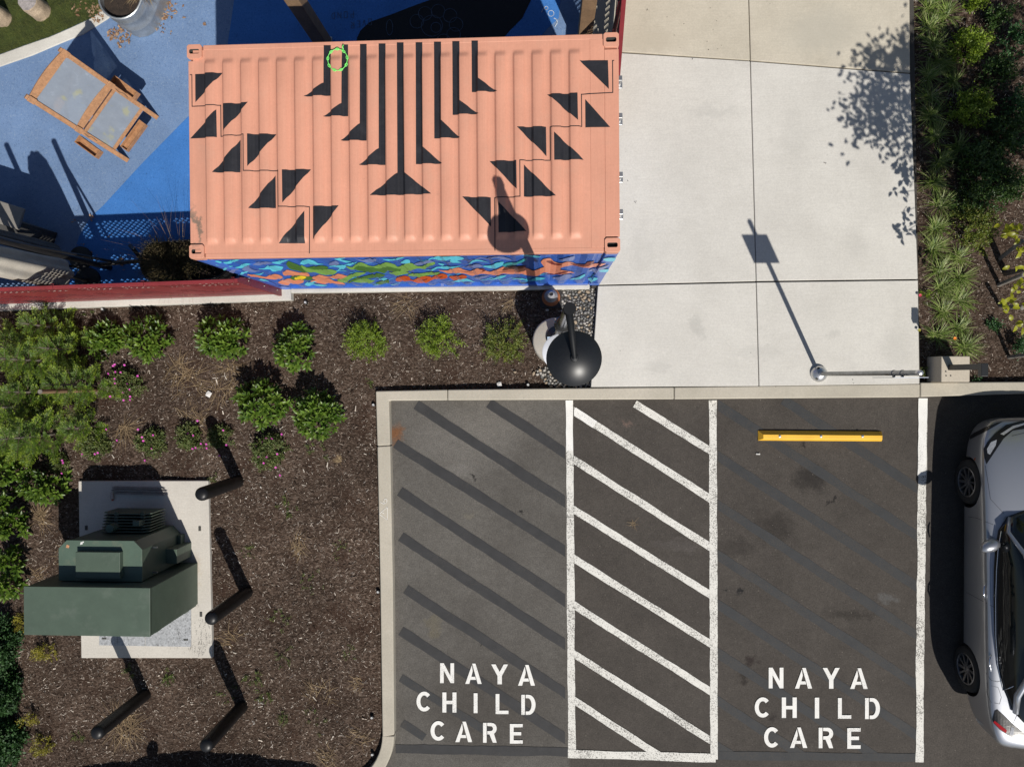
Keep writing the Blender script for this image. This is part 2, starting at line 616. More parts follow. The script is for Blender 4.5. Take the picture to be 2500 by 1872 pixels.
hr = [1218, 1336, 1452, 1571, 1687, 1806, 1925]
for a_, b_ in zip(hl, hr):
    pa, pb = P(1390, a_ - 6), P(1745, b_ + 6)
    strip(pa, pb, 0.112, 0.0105, 'hatch_line', WHITE_WORN, HC)
strip(P(1400, 1002), P(1452, 1036), 0.13, 0.0145, 'hatch_line', WHITE_FRESH, HC, rag=0.0055)
strip(P(1550, 985), P(1745, 1106), 0.112, 0.0105, 'hatch_line', WHITE_WORN, HC)
# old hatching painted over in black: the bay beside the curb
xa = P(1380, 1400).x
CL = [(0, -10, xa)]
for (x0, y0, x1, y1) in ((1194, 984, 1390, 1113), (1016, 988, 1392, 1233), (966, 1082, 1392, 1352), (976, 1199, 1394, 1475),
                         (979, 1309, 1394, 1582), (991, 1437, 1395, 1701), (979, 1539, 1396, 1811)):
    strip(P(x0, y0), P(x1, y1), 0.155, 0.004, 'blackout_line', BLACKOUT, CL, rag=0.005)
for (x0, y0, x1, y1) in ((979, 1653, 1200, 1790), (982, 1764, 1036, 1800)):
    strip(P(x0, y0), P(x1, y1), 0.13, 0.004, 'blackout_line', BLACKOUT2, CL, rag=0.0055)
strip(P(966, 1826), P(1388, 1834), 0.14, 0.0055, 'blackout_line', BLACKOUT, rag=0.006)
# and the bay beside the silver car
xb0, xb1, ybb = P(1752, 1400).x, P(2238, 1400).x, P(1740, 1836).y
CR = [(0, xb0, xb1), (1, ybb, 5)]
strip(P(1912, 976), P(2245, 1195), 0.14, 0.004, 'blackout_line', BLACKOUT2, CR, rag=0.0055)
for y0 in (990, 1114, 1233, 1354.5, 1477, 1594, 1711, 1822):
    strip(P(1742, y0 - 8), P(2250, y0 + 325), 0.14, 0.004, 'blackout_line', BLACKOUT2, CR, rag=0.0055)
strip(P(1754, 1843), P(2234, 1848), 0.13, 0.0055, 'blackout_line', BLACKOUT2, rag=0.006)


# ---- stencilled lettering
def arc(cx, cy, rx, ry, a0, a1, n=12):
    return [(cx + rx * math.cos(R(a0 + (a1 - a0) * i / n)), cy + ry * math.sin(R(a0 + (a1 - a0) * i / n))) for i in range(n + 1)]


GLYPH = {
    'N': [[(0, 0), (0, 1), (.26, 1), (.74, .36), (.74, 1), (1, 1), (1, 0), (.75, 0), (.26, .64), (.26, 0)]],
    'A': [[(.42, 1), (.62, 1), (1, 0), (.76, 0)], [(0, 0), (.24, 0), (.31, .2), (.655, .2), (.605, .35), (.37, .35), (.455, .62), (.4, .92)]],
    'Y': [[(0, 1), (.26, 1), (.5, .62), (.74, 1), (1, 1), (.63, .42), (.63, 0), (.37, 0), (.37, .42)]],
    'C': [arc(.56, .5, .56, .5, 42, 318, 20) + arc(.56, .5, .28, .31, 318, 42, 20)],
    'H': [[(0, 0), (0, 1), (.28, 1), (.28, .59), (.72, .59), (.72, 1), (1, 1), (1, 0), (.72, 0), (.72, .42), (.28, .42), (.28, 0)]],
    'I': [[(0, 0), (1, 0), (1, 1), (0, 1)]],
    'L': [[(0, 0), (0, 1), (.29, 1), (.29, .17), (1, .17), (1, 0)]],
    'D': [[(0, 0), (.25, 0), (.25, 1), (0, 1)],
          [(.31, 1)] + arc(.5, .5, .5, .5, 90, -90, 14) + [(.31, 0), (.31, .17)] + arc(.47, .5, .25, .33, -90, 90, 14) + [(.31, .83)]],
    'R': [[(0, 0), (.26, 0), (.26, 1), (0, 1)],
          [(.31, 1)] + arc(.62, .71, .38, .29, 90, -62, 12) + [(1, 0), (.72, 0), (.47, .42), (.31, .42), (.31, .58)] + arc(.58, .71, .15, .12, -90, 90, 8) + [(.31, .84)]],
    'E': [[(0, 0), (0, 1), (1, 1), (1, .83), (.29, .83), (.29, .59), (.88, .59), (.88, .42), (.29, .42), (.29, .17), (1, .17), (1, 0)]],
}


def stencil(ch, ox, oy, s_, x0, x1, y0, y1):
    mb = MB()
    for poly in GLYPH[ch]:
        mb.sheet([P(ox + (x0 + (x1 - x0) * u) / s_, oy + (y1 + (y0 - y1) * v) / s_, 0.012) for (u, v) in poly], 0.012)
    mb.build('letter', WHITE_FRESH, parking_lot)


for (ox, rows) in ((900, (('N', 612, 732, 765, 935), ('A', 828, 968, 768, 942), ('Y', 1050, 1195, 775, 945), ('A', 1280, 1425, 780, 957),
                          ('C', 410, 528, 1008, 1178), ('H', 632, 752, 1015, 1187), ('I', 900, 933, 1022, 1192), ('L', 1088, 1198, 1028, 1200),
                          ('D', 1308, 1430, 1035, 1207), ('C', 530, 650, 1260, 1428), ('A', 743, 887, 1265, 1440), ('R', 980, 1097, 1275, 1445),
                          ('E', 1210, 1320, 1285, 1453))),
                   (1740, (('N', 480, 606, 803, 980), ('A', 705, 852, 805, 982), ('Y', 943, 1088, 805, 983), ('A', 1178, 1328, 808, 985),
                           ('C', 360, 483, 1057, 1230), ('H', 592, 720, 1058, 1233), ('I', 875, 912, 1060, 1237), ('L', 1073, 1187, 1063, 1240),
                           ('D', 1305, 1433, 1063, 1243), ('C', 440, 562, 1312, 1487), ('A', 662, 810, 1315, 1490), ('R', 908, 1032, 1317, 1492),
                           ('E', 1153, 1267, 1320, 1497)))):
    for (ch, a, b_, c, d) in rows:
        stencil(ch, ox, 1400, 3.509, a, b_, c, d)

# ------------------------------------------------------------------ curb, in poured lengths
curb = setting('curb')


def curb_run(outer, inner, name='curb_segment'):
    poly = [tuple(p[:2]) for p in outer] + [tuple(p[:2]) for p in reversed(inner)]
    return MB().prism(poly, -0.1, 0.15).build(name, CURB, curb, bevel=0.018, seg=3)


c_ = 0.15
g_ = 0.6
OUT_H = [(917, 954.5), (1092.5 - g_, 951), (1092.5 + g_, 951), (1646 - g_, 945), (1646 + g_, 945), (2247 - g_, 936.5), (2247 + g_, 933.6), (2600, 931)]
INN_H = [(947, 977.5), (1092.5 - g_, 977), (1092.5 + g_, 977), (1646 - g_, 974.5), (1646 + g_, 974.5), (2247 - g_, 969.5), (2247 + g_, 969), (2600, 958)]
MB().prism([P(921, 1089 - g_, c_), P(917, 954.5, c_), P(1092.5 - g_, 951, c_), P(1092.5 - g_, 977, c_), P(949.5, 978, c_), P(952.5, 1087 - g_, c_)], -0.1, 0.15).build('curb_segment', CURB, curb, bevel=0.018, seg=3)
for i in (2, 4, 6):
    curb_run([P(*OUT_H[i], c_), P(*OUT_H[i + 1], c_)], [P(*INN_H[i], c_), P(*INN_H[i + 1], c_)])
far_o, far_i = P(2600 + g_, 931, c_), P(2600 + g_, 958, c_)
curb_run([far_o, (20, far_o.y + 0.05)], [far_i, (20, far_i.y + 0.05)])
v0o, v0i = P(933.6, 1799 - g_, c_), P(962.5, 1794 - g_, c_)
curb_run([P(921, 1089 + g_, c_), P(928, 1420, c_), v0o], [P(952.5, 1087 + g_, c_), P(959, 1420, c_), v0i])
ri, ro = 1.0, 1.0 - (v0i.x - v0o.x)
angs = np.linspace(-0.012, -math.pi / 2, 14)
curb_run([(ARC.x + ro * math.cos(a), ARC.y + ro * math.sin(a)) for a in angs], [(ARC.x + ri * math.cos(a), ARC.y + ri * math.sin(a)) for a in angs])
curb_run([(ARC.x - 0.01, ARC.y - ro), (-20, ARC.y - ro)], [(ARC.x - 0.01, ARC.y - ri), (-20, ARC.y - ri)])
# survey mark chalked on the curb: a triangle round a dot, and a 6
CHALK = mat('white_chalk', (0.62, 0.6, 0.56), 0.9, var=0.2)
zc = Z(900, 940, 3.45)
mk = MB()


def stroke(pts, wd, z, fn):
    for (a, b_) in zip(pts[:-1], pts[1:]):
        a, b_ = fn(*a, z), fn(*b_, z)
        t = (b_ - a).normalized()
        s_ = Vector((-t.y, t.x, 0)) * wd / 2
        e = t * wd * 0.3
        mk.sheet([a - s_ - e, b_ - s_ + e, b_ + s_ + e, a + s_ - e])


stroke([(90, 1085), (158, 1025), (158, 1135), (90, 1085)], 0.009, 0.154, zc)
stroke([(118, 1075), (128, 1078)], 0.012, 0.154, zc)
stroke([(100, 985), (125, 1000), (150, 990), (155, 965), (140, 955), (128, 970), (130, 998)], 0.009, 0.1555, zc)
mk.build('chalk_mark', CHALK, curb)

# ------------------------------------------------------------------ concrete apron in poured slabs
apron = setting('concrete_apron')
sb = MB().sheet([P(1442, 944, .1), P(2246, 936, .1), P(2219, -700, .1), (1.0, 14), (0.6, 4), (0.75, 1.35), P(1456, 700, .1)], 0.1)
sb.build('slab_base', JOINT, apron)
J = 0.9
xj = lambda y: 1828 + (1853 - 1828) * (y / 942)
for nm, pts, m_ in (
        ('slab', [(1460, 698), (xj(688) - J, 689 + J), (xj(942) - J, 942), (1443, 944.5)], SLAB),
        ('slab', [(xj(688) + J, 688.5 + J), (2241, 683.5 + J), (2245, 936.5), (xj(942) + J, 942)], SLAB),
        ('slab', [(1462, 695), (1440, 128), (1518, 129 + J), (xj(148) - J, 149 + J), (xj(687) - J, 687 - J)], SLAB),
        ('slab', [(xj(148) + J, 149.5 + J), (2222, 180 + J), (2241, 681.5 - J), (xj(687) + J, 686.5 - J)], SLAB),
        ('slab', [(1440, 124), (1440, -500), (xj(-500) - J, -500), (xj(148) - J, 148 - J), (1518, 127 - J)], SLAB_OLD),
        ('slab', [(xj(148) + J, 148 - J), (xj(-500) + J, -500), (2217, -500), (2222, 178.5 - J)], SLAB_OLD)):
    MB().prism([P(*p, 0.15) for p in pts], 0.03, 0.15).build(nm, m_, apron, bevel=0.006, seg=1)


# ------------------------------------------------------------------ planting beds: uneven soil with bark mulch on it
def inside(poly, x, y):
    n, c = len(poly), np.zeros(x.shape, bool)
    for i in range(n):
        x0, y0 = poly[i][0], poly[i][1]
        x1, y1 = poly[(i + 1) % n][0], poly[(i + 1) % n][1]
        if y0 == y1:
            continue
        k = ((y0 > y) != (y1 > y)) & (x < (x1 - x0) * (y - y0) / (y1 - y0) + x0)
        c ^= k
    return c


def soil_z(x, y):
    return 0.03 + 0.016 * np.sin(2.1 * x + 1.3 * y) * np.sin(1.7 * y - 0.6 * x) + 0.010 * np.sin(6.3 * x + 2) * np.sin(5.1 * y) + 0.006 * np.sin(15 * x) * np.sin(13 * y + x)


def bed(name, poly, step=0.055):
    xs = np.arange(min(p[0] for p in poly), max(p[0] for p in poly), step)
    ys = np.arange(min(p[1] for p in poly), max(p[1] for p in poly), step)
    X, Y = np.meshgrid(xs, ys)
    Zz = soil_z(X, Y) + rng.normal(0, 0.004, X.shape)
    nx, ny = len(xs), len(ys)
    i, j = np.meshgrid(np.arange(nx - 1), np.arange(ny - 1))
    a = (j * nx + i).ravel()
    fc = np.stack([a, a + 1, a + 1 + nx, a + nx], 1)
    cx = (X[:-1, :-1] + step / 2).ravel()
    cy = (Y[:-1, :-1] + step / 2).ravel()
    fc = fc[inside(poly, cx, cy)]
    o = np_mesh(name, np.stack([X, Y, Zz], -1).reshape(-1, 3), fc, SOIL, smooth=True)
    o['kind'] = 'structure'
    return o


inn = 0.05
BED_L = [(-11, ARC.y - 0.92), (ARC.x, ARC.y - 0.92), (ARC.x + 0.65, ARC.y - 0.65), (ARC.x + 0.9, ARC.y), (P(935, 1420, .15).x, P(935, 1420, .15).y), (P(930, 960, .15).x, P(930, 960, .15).y),
         (P(1446, 944, .15).x, P(1446, 952, .15).y), (P(1462, 690, .15).x, 1.45), (-3.3, 1.45), (-11, 1.3)]
BED_R = [(P(2242, 945, .15).x, P(2242, 945, .15).y), (12, P(2500, 942, .15).y), (12, 9), (P(2215, -400, .15).x, 9)]
bed('planting_bed', BED_L)
bed('planting_bed', BED_R)

CHIP = leafmat('bark_chips', [(0.02, 0.013, 0.009), (0.06, 0.041, 0.031), (0.1, 0.07, 0.053), (0.16, 0.122, 0.096), (0.3, 0.25, 0.21), (0.58, 0.52, 0.45)], 0.9, 0.0, 0.15)


def chips(name, poly, n, label, lmin=0.012, lmax=0.05, wmin=0.003, wmax=0.009):
    x0, x1 = min(p[0] for p in poly), max(p[0] for p in poly)
    y0, y1 = min(p[1] for p in poly), max(p[1] for p in poly)
    x = rng.uniform(x0, x1, n)
    y = rng.uniform(y0, y1, n)
    k = inside(poly, x, y)
    x, y = x[k], y[k]
    n = len(x)
    z = soil_z(x, y) + rng.uniform(0.002, 0.016, n)
    a = rng.uniform(0, 2 * np.pi, n)
    ln = lmin + (lmax - lmin) * rng.random(n) ** 2.2
    wd = rng.uniform(wmin, wmax, n)
    tl = rng.normal(0, 0.35, n)
    ro_ = rng.normal(0, 0.5, n)
    d = np.stack([np.cos(a) * np.cos(tl), np.sin(a) * np.cos(tl), np.sin(tl)], 1) * (ln / 2)[:, None]
    s_ = np.stack([-np.sin(a) * np.cos(ro_), np.cos(a) * np.cos(ro_), np.sin(ro_)], 1) * (wd / 2)[:, None]
    c = np.stack([x, y, z], 1)
    v = np.stack([c - d - s_, c + d - s_ * 0.6, c + d + s_ * 0.6, c - d + s_], 1).reshape(-1, 3)
    f = np.arange(4 * n).reshape(-1, 4)
    return tag(np_mesh(name, v, f, CHIP), label, 'mulch', kind='stuff')


VIS_L = [(-8.9, -6.35), (-3.0, -6.35), (-2.55, -5.6), (-2.5, -0.15), (0.85, -0.12), (0.85, 1.3), (-8.9, 1.3)]
VIS_R = [(5.62, -0.02), (8.4, -0.02), (8.4, 7.0), (5.45, 7.0)]
chips('bark_mulch', VIS_L, 60000, 'brown bark mulch chips spread over the bed beside the parking bays')
chips('bark_mulch', VIS_L, 4200, 'larger splintered bark pieces lying on the mulch beside the parking bays', .03, .09, .007, .02)
chips('bark_mulch', VIS_R, 16000, 'brown bark mulch chips under the grasses beside the concrete apron')

# ------------------------------------------------------------------ play surface
play = setting('play_surface')
MB().sheet([(-16, 1.08), (-7.5, 1.2), (-3.95, 1.3), (-3.95, 1.46), (0.95, 1.46), (0.95, 14), (-16, 14)], 0.1).build('rubber_field', RUB_LIGHT, play)
z1 = 0.104
pb = [P(459, 285, z1), P(346, 400, z1), P(250, 504, z1), P(221, 530, z1), P(193, 577, z1), P(170, 650, z1), P(160, 735, z1), P(700, 712, z1), P(760, 285, z1)]
MB().sheet(pb, z1).build('rubber_inlay', RUB_BLUE, play)
pb2 = [P(555, 112, z1), P(566, 40, z1), P(580, -60, z1), P(640, -160, z1), P(1310, -160, z1), P(1372, -40, z1), P(1364, 45, z1), P(1335, 72, z1), P(1290, 130, z1), P(560, 200, z1)]
MB().sheet(pb2, z1).build('rubber_inlay', RUB_BLUE, play)
z2 = 0.108
pb3 = [P(869, 110, z2), P(872, 92, z2), P(880, 75, z2), P(903, 54, z2), P(955, 36, z2), P(1009, 15, z2), P(1045, 2, z2), P(1100, -20, z2), P(1250, -60, z2), P(1310, -50, z2), P(1297, 0, z2),
       P(1275, 45, z2), P(1245, 75, z2), P(1215, 110, z2), P(1180, 150, z2), P(880, 150, z2)]
MB().sheet(pb3, z2).build('rubber_inlay', RUB_BLACK, play)
CHALK_F = mat('faint_chalk', (0.06, 0.085, 0.13), 0.95, var=0.4, fine=200)
CHALK_B = mat('blue_white_chalk', (0.5, 0.55, 0.6), 0.95, var=0.3, fine=200)
mk = MB()
z5 = Z(760, 0, 5.027)


def circ(cx, cy, r_, fn, wd, z, n=18, a0=0, a1=360, ry=None):
    stroke([(cx + r_ * math.cos(R(a)), cy + (ry or r_) * math.sin(R(a))) for a in np.linspace(a0, a1, n)], wd, z, fn)


zz = 0.113
circ(1530, 340, 62, z5, 0.01, zz)
circ(1480, 320, 130, z5, 0.008, zz + .001)
for k in range(7):
    a = R(-160 + k * 38)
    circ(1530 + 250 * math.cos(a), 330 + 190 * math.sin(a), 85, z5, 0.008, zz + .002 + k * .0005, 14)
circ(960, 340, 40, z5, 0.009, zz, 16, ry=95)
# the words chalked on the rubber, upside down from here: OVER / POND
GL2 = {'P': [[(0, 0), (0, 1), (.7, 1), (.7, .5), (0, .5)]], 'O': [[(0, 0), (0, 1), (.8, 1), (.8, 0), (0, 0)]], 'N': [[(0, 0), (0, 1), (.8, 0), (.8, 1)]],
       'D': [[(0, 0), (0, 1), (.5, .9), (.75, .5), (.5, .1), (0, 0)]], 'V': [[(0, 1), (.4, 0), (.8, 1)]], 'E': [[(.7, 1), (0, 1), (0, 0), (.7, 0)], [(0, .5), (.5, .5)]],
       'R': [[(0, 0), (0, 1), (.7, 1), (.7, .55), (0, .5), (.75, 0)]]}
for word, ox_, oy_, dx in (('POND', 520, 235, -78), ('OVER', 740, 330, -72)):
    for i, ch in enumerate(word):
        for st_ in GL2[ch]:
            stroke([(ox_ + dx * i - 48 * u, oy_ - 75 + 75 * v - 6 * i * (0 if word == 'POND' else -1) - 20 * (1 - i / 3)) for (u, v) in st_], 0.007, zz + 0.0006 * i, z5)
mk.build('chalk_drawing', CHALK_F, play)
mk = MB()
z6 = Z(1280, 0, 6.9)
circ(450, 230, 50, z6, 0.008, zz, 12)
circ(370, 140, 30, z6, 0.008, zz + .001, 10)
stroke([(520, 450), (560, 380), (540, 330), (500, 310)], 0.012, zz + .002, z6)
stroke([(330, 130), (290, 210)], 0.008, zz + .0025, z6)
mk.build('chalk_drawing', CHALK_B, play)

# artificial turf with its concrete edging
zt = 0.112
turf_edge = [(0, 133), (57, 112), (124, 89), (179, 65), (228, 42), (262, 15), (300, -30)]
tp = [P(-120, 170, zt)] + [P(*p, zt) for p in turf_edge] + [P(330, -110, zt), P(340, -420, zt), P(-420, -420, zt)]
MB().sheet(tp, zt).build('artificial_turf', TURF)['kind'] = 'structure'
eo = [P(-130, 205, .12), P(0, 162, .12), P(78, 135, .12), P(146, 106, .12), P(203, 83, .12), P(262, 46, .12), P(318, -8, .12)]
ei = [P(-120, 172, .12)] + [P(*p, .12) for p in turf_edge]
MB().prism(eo + list(reversed(ei)), 0.02, 0.118).build('turf_edging', PLINTH, None, bevel=0.008)['kind'] = 'structure'
GRASS = leafmat('turf_blades', [(0.03, 0.05, 0.006), (0.07, 0.09, 0.012), (0.13, 0.14, 0.03), (0.045, 0.065, 0.008)], 0.8, 0.2)
n = 26000
tv = [(p.x, p.y) for p in [P(-40, 150, .12)] + [P(*p, .12) for p in turf_edge] + [P(330, -60, .12), P(-40, -60, .12)]]
x = rng.uniform(min(p[0] for p in tv), max(p[0] for p in tv), n)
y = rng.uniform(min(p[1] for p in tv), max(p[1] for p in tv), n)
k = inside(tv, x, y)
x, y = x[k], y[k]
n = len(x)
a = rng.uniform(0, 6.28, n)
ln = rng.uniform(0.015, 0.04, n)
c = np.stack([x, y, np.full(n, 0.113)], 1)
tipd = np.stack([np.cos(a) * ln, np.sin(a) * ln, rng.uniform(0.006, 0.03, n)], 1)
sd = np.stack([-np.sin(a), np.cos(a), np.zeros(n)], 1) * 0.0022
v = np.stack([c - sd, c + sd, c + tipd], 1).reshape(-1, 3)
tag(np_mesh('turf_blades', v, np.arange(3 * n).reshape(-1, 3), GRASS), 'short artificial grass blades of the play yard lawn', 'grass', kind='stuff')
# ------------------------------------------------------------------ shipping container
CC, YAW, CL_, CW, ZT = Vector((-1.6006, 2.58996, 0)), 0.00757, 4.906, 2.44, 3.03
TC = Matrix.Translation(CC) @ Matrix.Rotation(YAW, 4, 'Z')
TCI = TC.inverted()
PINK_C = (0.60, 0.285, 0.195)


def pink_mat():
    m, nt, b = newmat('salmon_roof_paint')
    pos = coords(nt)
    col = ramp(nt, noise(nt, pos, 1.8, 5), [(0.3, sc(PINK_C, 0.93)), (0.7, sc(PINK_C, 1.05))])
    sq = N(nt, 'ShaderNodeMapping')
    sq.inputs['Scale'].default_value = (60, 1.2, 1)
    nt.links.new(pos, sq.inputs['Vector'])
    st_ = ramp(nt, noise(nt, sq.outputs[0], 1.0, 4, 0.7), [(0.3, 0.95), (0.7, 1.04)])
    col = mixc(nt, 1.0, col, st_, 'MULTIPLY')
    fn = ramp(nt, noise(nt, pos, 40, 3, .8), [(0.3, 0.95), (0.7, 1.04)])
    col = mixc(nt, 1.0, col, fn, 'MULTIPLY')
    du = ramp(nt, noise(nt, pos, 3.3, 6, .7), [(0.52, 0.0), (0.74, 0.3)])
    col = mixc(nt, du, col, (0.5, 0.3, 0.22))
    rs_ = ramp(nt, noise(nt, pos, 14, 5, .7), [(0.66, 0.0), (0.72, 0.4)])
    col = mixc(nt, rs_, col, (0.4, 0.2, 0.14))
    q = P(481, 560, ZT)
    col = spots(nt, pos, col, [(q.x - 0.02, q.y + 0.05, 0.05, 0.3, (0.09, 0.11, 0.09), 0.75)])
    nt.links.new(col, b.inputs['Base Color'])
    b.inputs['Roughness'].default_value = 0.5
    b.inputs['Specular IOR Level'].default_value = 0.35
    return m


PINK = pink_mat()
BLACK_PAINT = mat('black_motif_paint', (0.014, 0.014, 0.018), 0.55, var=0.25, scale=5, dirt=((0.05, 0.05, 0.055), 3, 0.35))
BLUE_WALL = mat('blue_mural_ground', (0.03, 0.105, 0.42), 0.3, var=0.12, scale=3)
cont = thing('shipping_container', 'salmon roofed shipping container with black motif and blue river mural', 'container', CC)


def clocal(x, y, z):
    """photo point at height z, in container coordinates measured from its middle"""
    q = TCI @ P(x, y, z)
    return q.x, q.y


HL, HW = CL_ / 2, CW / 2
RIBS = [-HL + 0.187 + i * 0.2075 for i in range(21)]
OFFS = [0, .008, .016, .024, .032, .075, .118, .13, .142, .154, .166]


def sstep(t):
    t = max(0.0, min(1.0, t))
    return t * t * (3 - 2 * t)


def rib_h(u):
    for r_ in RIBS:
        d = u - r_
        if -0.001 <= d <= 0.17:
            return 0.03 * min(sstep(d / 0.032), sstep((0.166 - d) / 0.06))
    return 0.0


UBR = sorted([-HL + 0.06, HL - 0.16] + [r_ + o for r_ in RIBS for o in OFFS])
VBR = [-1.16, -1.08, -1.065, -1.05, -1.035, -1.02, -1.0, -0.98, -0.6, -0.2, 0.2, 0.6, 0.98, 1.0, 1.02, 1.035, 1.05, 1.065, 1.08, 1.16]


def roof_h(u, v):
    return rib_h(u) * sstep((1.072 - abs(v)) / 0.09)


ZR = ZT - 0.018
vv, ff = [], []
nu = len(UBR)
for v_ in VBR:
    for u in UBR:
        vv.append(TC @ Vector((u, v_, ZR + roof_h(u, v_))))
for j in range(len(VBR) - 1):
    for i in range(nu - 1):
        ff.append((j * nu + i, j * nu + i + 1, (j + 1) * nu + i + 1, (j + 1) * nu + i))
MB().add(vv, ff).build('roof_panel', PINK, cont, smooth=True)


def cbox(name, x0, x1, y0, y1, z0, z1, m_, bevel=0.006, par=None):
    return MB().bx(x0, x1, y0, y1, z0, z1, T=TC).build(name, m_, par or cont, bevel=bevel)


# header plates, rails
cbox('header_plate', HL - 0.32, HL - 0.162, -1.16, 1.16, ZR - 0.02, ZR + 0.004, PINK, 0.002)
cbox('header_plate', HL - 0.16, HL - 0.002, -1.04, 1.04, ZR - 0.06, ZR + 0.0062, PINK, 0.004)
cbox('roof_rail', -HL + 0.18, HL - 0.18, HW - 0.062, HW - 0.004, ZT - 0.1, ZR + 0.002, PINK)
cbox('roof_rail', -HL + 0.18, HL - 0.18, -HW + 0.004, -HW + 0.062, ZT - 0.1, ZR + 0.002, PINK)
cbox('roof_rail', -HL + 0.004, -HL + 0.062, -HW + 0.18, HW - 0.18, ZT - 0.1, ZR + 0.002, PINK)
SLOT = mat('casting_cavity', (0.05, 0.05, 0.045), 0.8)
BLUE_CAST = mat('blue_casting_paint', (0.04, 0.12, 0.42), 0.4)


def casting(sx, sy, z1_, m_):
    x0, x1 = (HL - 0.172, HL) if sx > 0 else (-HL, -HL + 0.172)
    y0, y1 = (HW - 0.162, HW) if sy > 0 else (-HW, -HW + 0.162)
    cx, cy = (x0 + x1) / 2, (y0 + y1) / 2
    mb = MB()
    # block with a slot through its top: outer ring joined to the slot's edge
    a, b_ = 0.058, 0.026
    slot = [(cx + dx, cy + dy) for dx, dy in ((-a, -b_ + .012), (-a + .012, -b_), (a - .012, -b_), (a, -b_ + .012), (a, b_ - .012), (a - .012, b_), (-a + .012, b_), (-a, b_ - .012))]
    rc = 0.02
    outr = []
    for (qx, qy, a0) in ((x0 + rc, y0 + rc, 180), (x1 - rc, y0 + rc, 270), (x1 - rc, y1 - rc, 0), (x0 + rc, y1 - rc, 90)):
        outr += [(qx + rc * math.cos(R(a0)), qy + rc * math.sin(R(a0))), (qx + rc * math.cos(R(a0 + 90)), qy + rc * math.sin(R(a0 + 90)))]
    order = outr
    no, ns = 8, 8
    z0_ = z1_ - 0.118
    vt = [TC @ Vector((p[0], p[1], z1_)) for p in order] + [TC @ Vector((p[0], p[1], z1_)) for p in slot]
    vt += [TC @ Vector((p[0], p[1], z0_)) for p in order] + [TC @ Vector((p[0], p[1], z1_ - 0.07)) for p in slot]
    fs = [(i, (i + 1) % 8, 8 + (i + 1) % 8, 8 + i) for i in range(8)]
    fs += [(16 + i, 16 + (i + 1) % 8, (i + 1) % 8, i) for i in range(8)]
    fs.append([16 + 7 - i for i in range(8)])
    mb.add(vt, fs)
    o = mb.build('corner_casting', m_, cont, bevel=0.004)
    MB().add(vt[8:16] + vt[24:32], [(i, (i + 1) % 8, 8 + (i + 1) % 8, 8 + i) for i in range(8)] + [list(range(8, 16))]).build('slot_wall', SLOT, o)  # walls and floor coloured near-black to give the shade inside the slot


for sx in (-1, 1):
    for sy in (-1, 1):
        casting(sx, sy, ZT + 0.006, PINK)
        casting(sx, sy, 0.15 + 0.12, BLUE_CAST)
        x0, x1 = (HL - 0.15, HL - 0.006) if sx > 0 else (-HL + 0.006, -HL + 0.11)
        y0, y1 = (HW - 0.1, HW - 0.006) if sy > 0 else (-HW + 0.006, -HW + 0.1)
        cbox('corner_post', x0, x1, y0, y1, 0.272, ZT - 0.113, BLUE_WALL)

# corrugated walls
PITCH, DEP = 0.278, 0.036
w0, w1 = -HL + 0.112, HL - 0.152


def wall_off(u):
    t = ((u - w0) / PITCH) % 1.0
    if t < .26:
        return 0.0
    if t < .5:
        return DEP * (t - .26) / .24
    if t < .76:
        return DEP
    return DEP * (1 - t) / .24


WBR = [w0]
k = 0
while w0 + k * PITCH < w1:
    for t in (.26, .5, .76, 1.0):
        u = w0 + (k + t) * PITCH
        if u < w1:
            WBR.append(u)
    k += 1
WBR.append(w1)


def wavy_wall(name, sy, m_):
    mb = MB()
    v_, f_ = [], []
    for z_ in (0.29, ZT - 0.1):
        for u in WBR:
            v_.append(TC @ Vector((u, sy * (HW - 0.012 - wall_off(u)), z_)))
    n_ = len(WBR)
    for i in range(n_ - 1):
        f_.append((i, i + 1, n_ + i + 1, n_ + i) if sy < 0 else (i + 1, i, n_ + i, n_ + i + 1))
    return mb.add(v_, f_).build(name, m_, cont)


wavy_wall('side_wall', -1, BLUE_WALL)
wavy_wall('side_wall', 1, BLUE_WALL)
cbox('end_wall', -HL + 0.03, -HL + 0.07, -HW + 0.1, HW - 0.1, 0.272, ZT - 0.1, BLUE_WALL, 0)
cbox('bottom_rail', -HL + 0.18, HL - 0.18, -HW + 0.002, -HW + 0.1, 0.16, 0.288, BLUE_WALL)
cbox('bottom_rail', -HL + 0.18, HL - 0.18, HW - 0.1, HW - 0.002, 0.16, 0.288, BLUE_WALL)
STEEL = mat('galvanised_steel', (0.5, 0.5, 0.5), 0.35, 0.85, var=0.1)
for s_ in (-1, 1):
    dr = cbox('door', HL - 0.05, HL - 0.012, 0.01 if s_ > 0 else -HW + 0.1, HW - 0.1 if s_ > 0 else -0.01, 0.272, ZT - 0.115, BLUE_WALL)
    for off in (0.33, 0.75):
        y_ = s_ * off
        MB().tube([TC @ Vector((HL + 0.03, y_, 0.2)), TC @ Vector((HL + 0.03, y_, ZT - 0.1))], 0.017, 10).build('lock_rod', STEEL, dr, smooth=40)
        for z_ in (0.5, 1.2, 2.2, ZT - 0.14):
            MB().bx(HL - 0.012, HL + 0.046, y_ - 0.03, y_ + 0.03, z_, z_ + 0.05, T=TC).build('rod_bracket', STEEL, dr, bevel=0.006)
        MB().bx(HL - 0.02, HL + 0.066, y_ - 0.05, y_ + 0.03, ZT - 0.28, ZT - 0.26, T=TC).build('locking_cam', STEEL, dr, bevel=0.008)
# footing
MB().bx(-HL - 0.05, HL - 0.15, -HW - 0.05, HW + 0.05, -0.05, 0.148, T=TC).build('footing', PLINTH, cont, bevel=0.01)


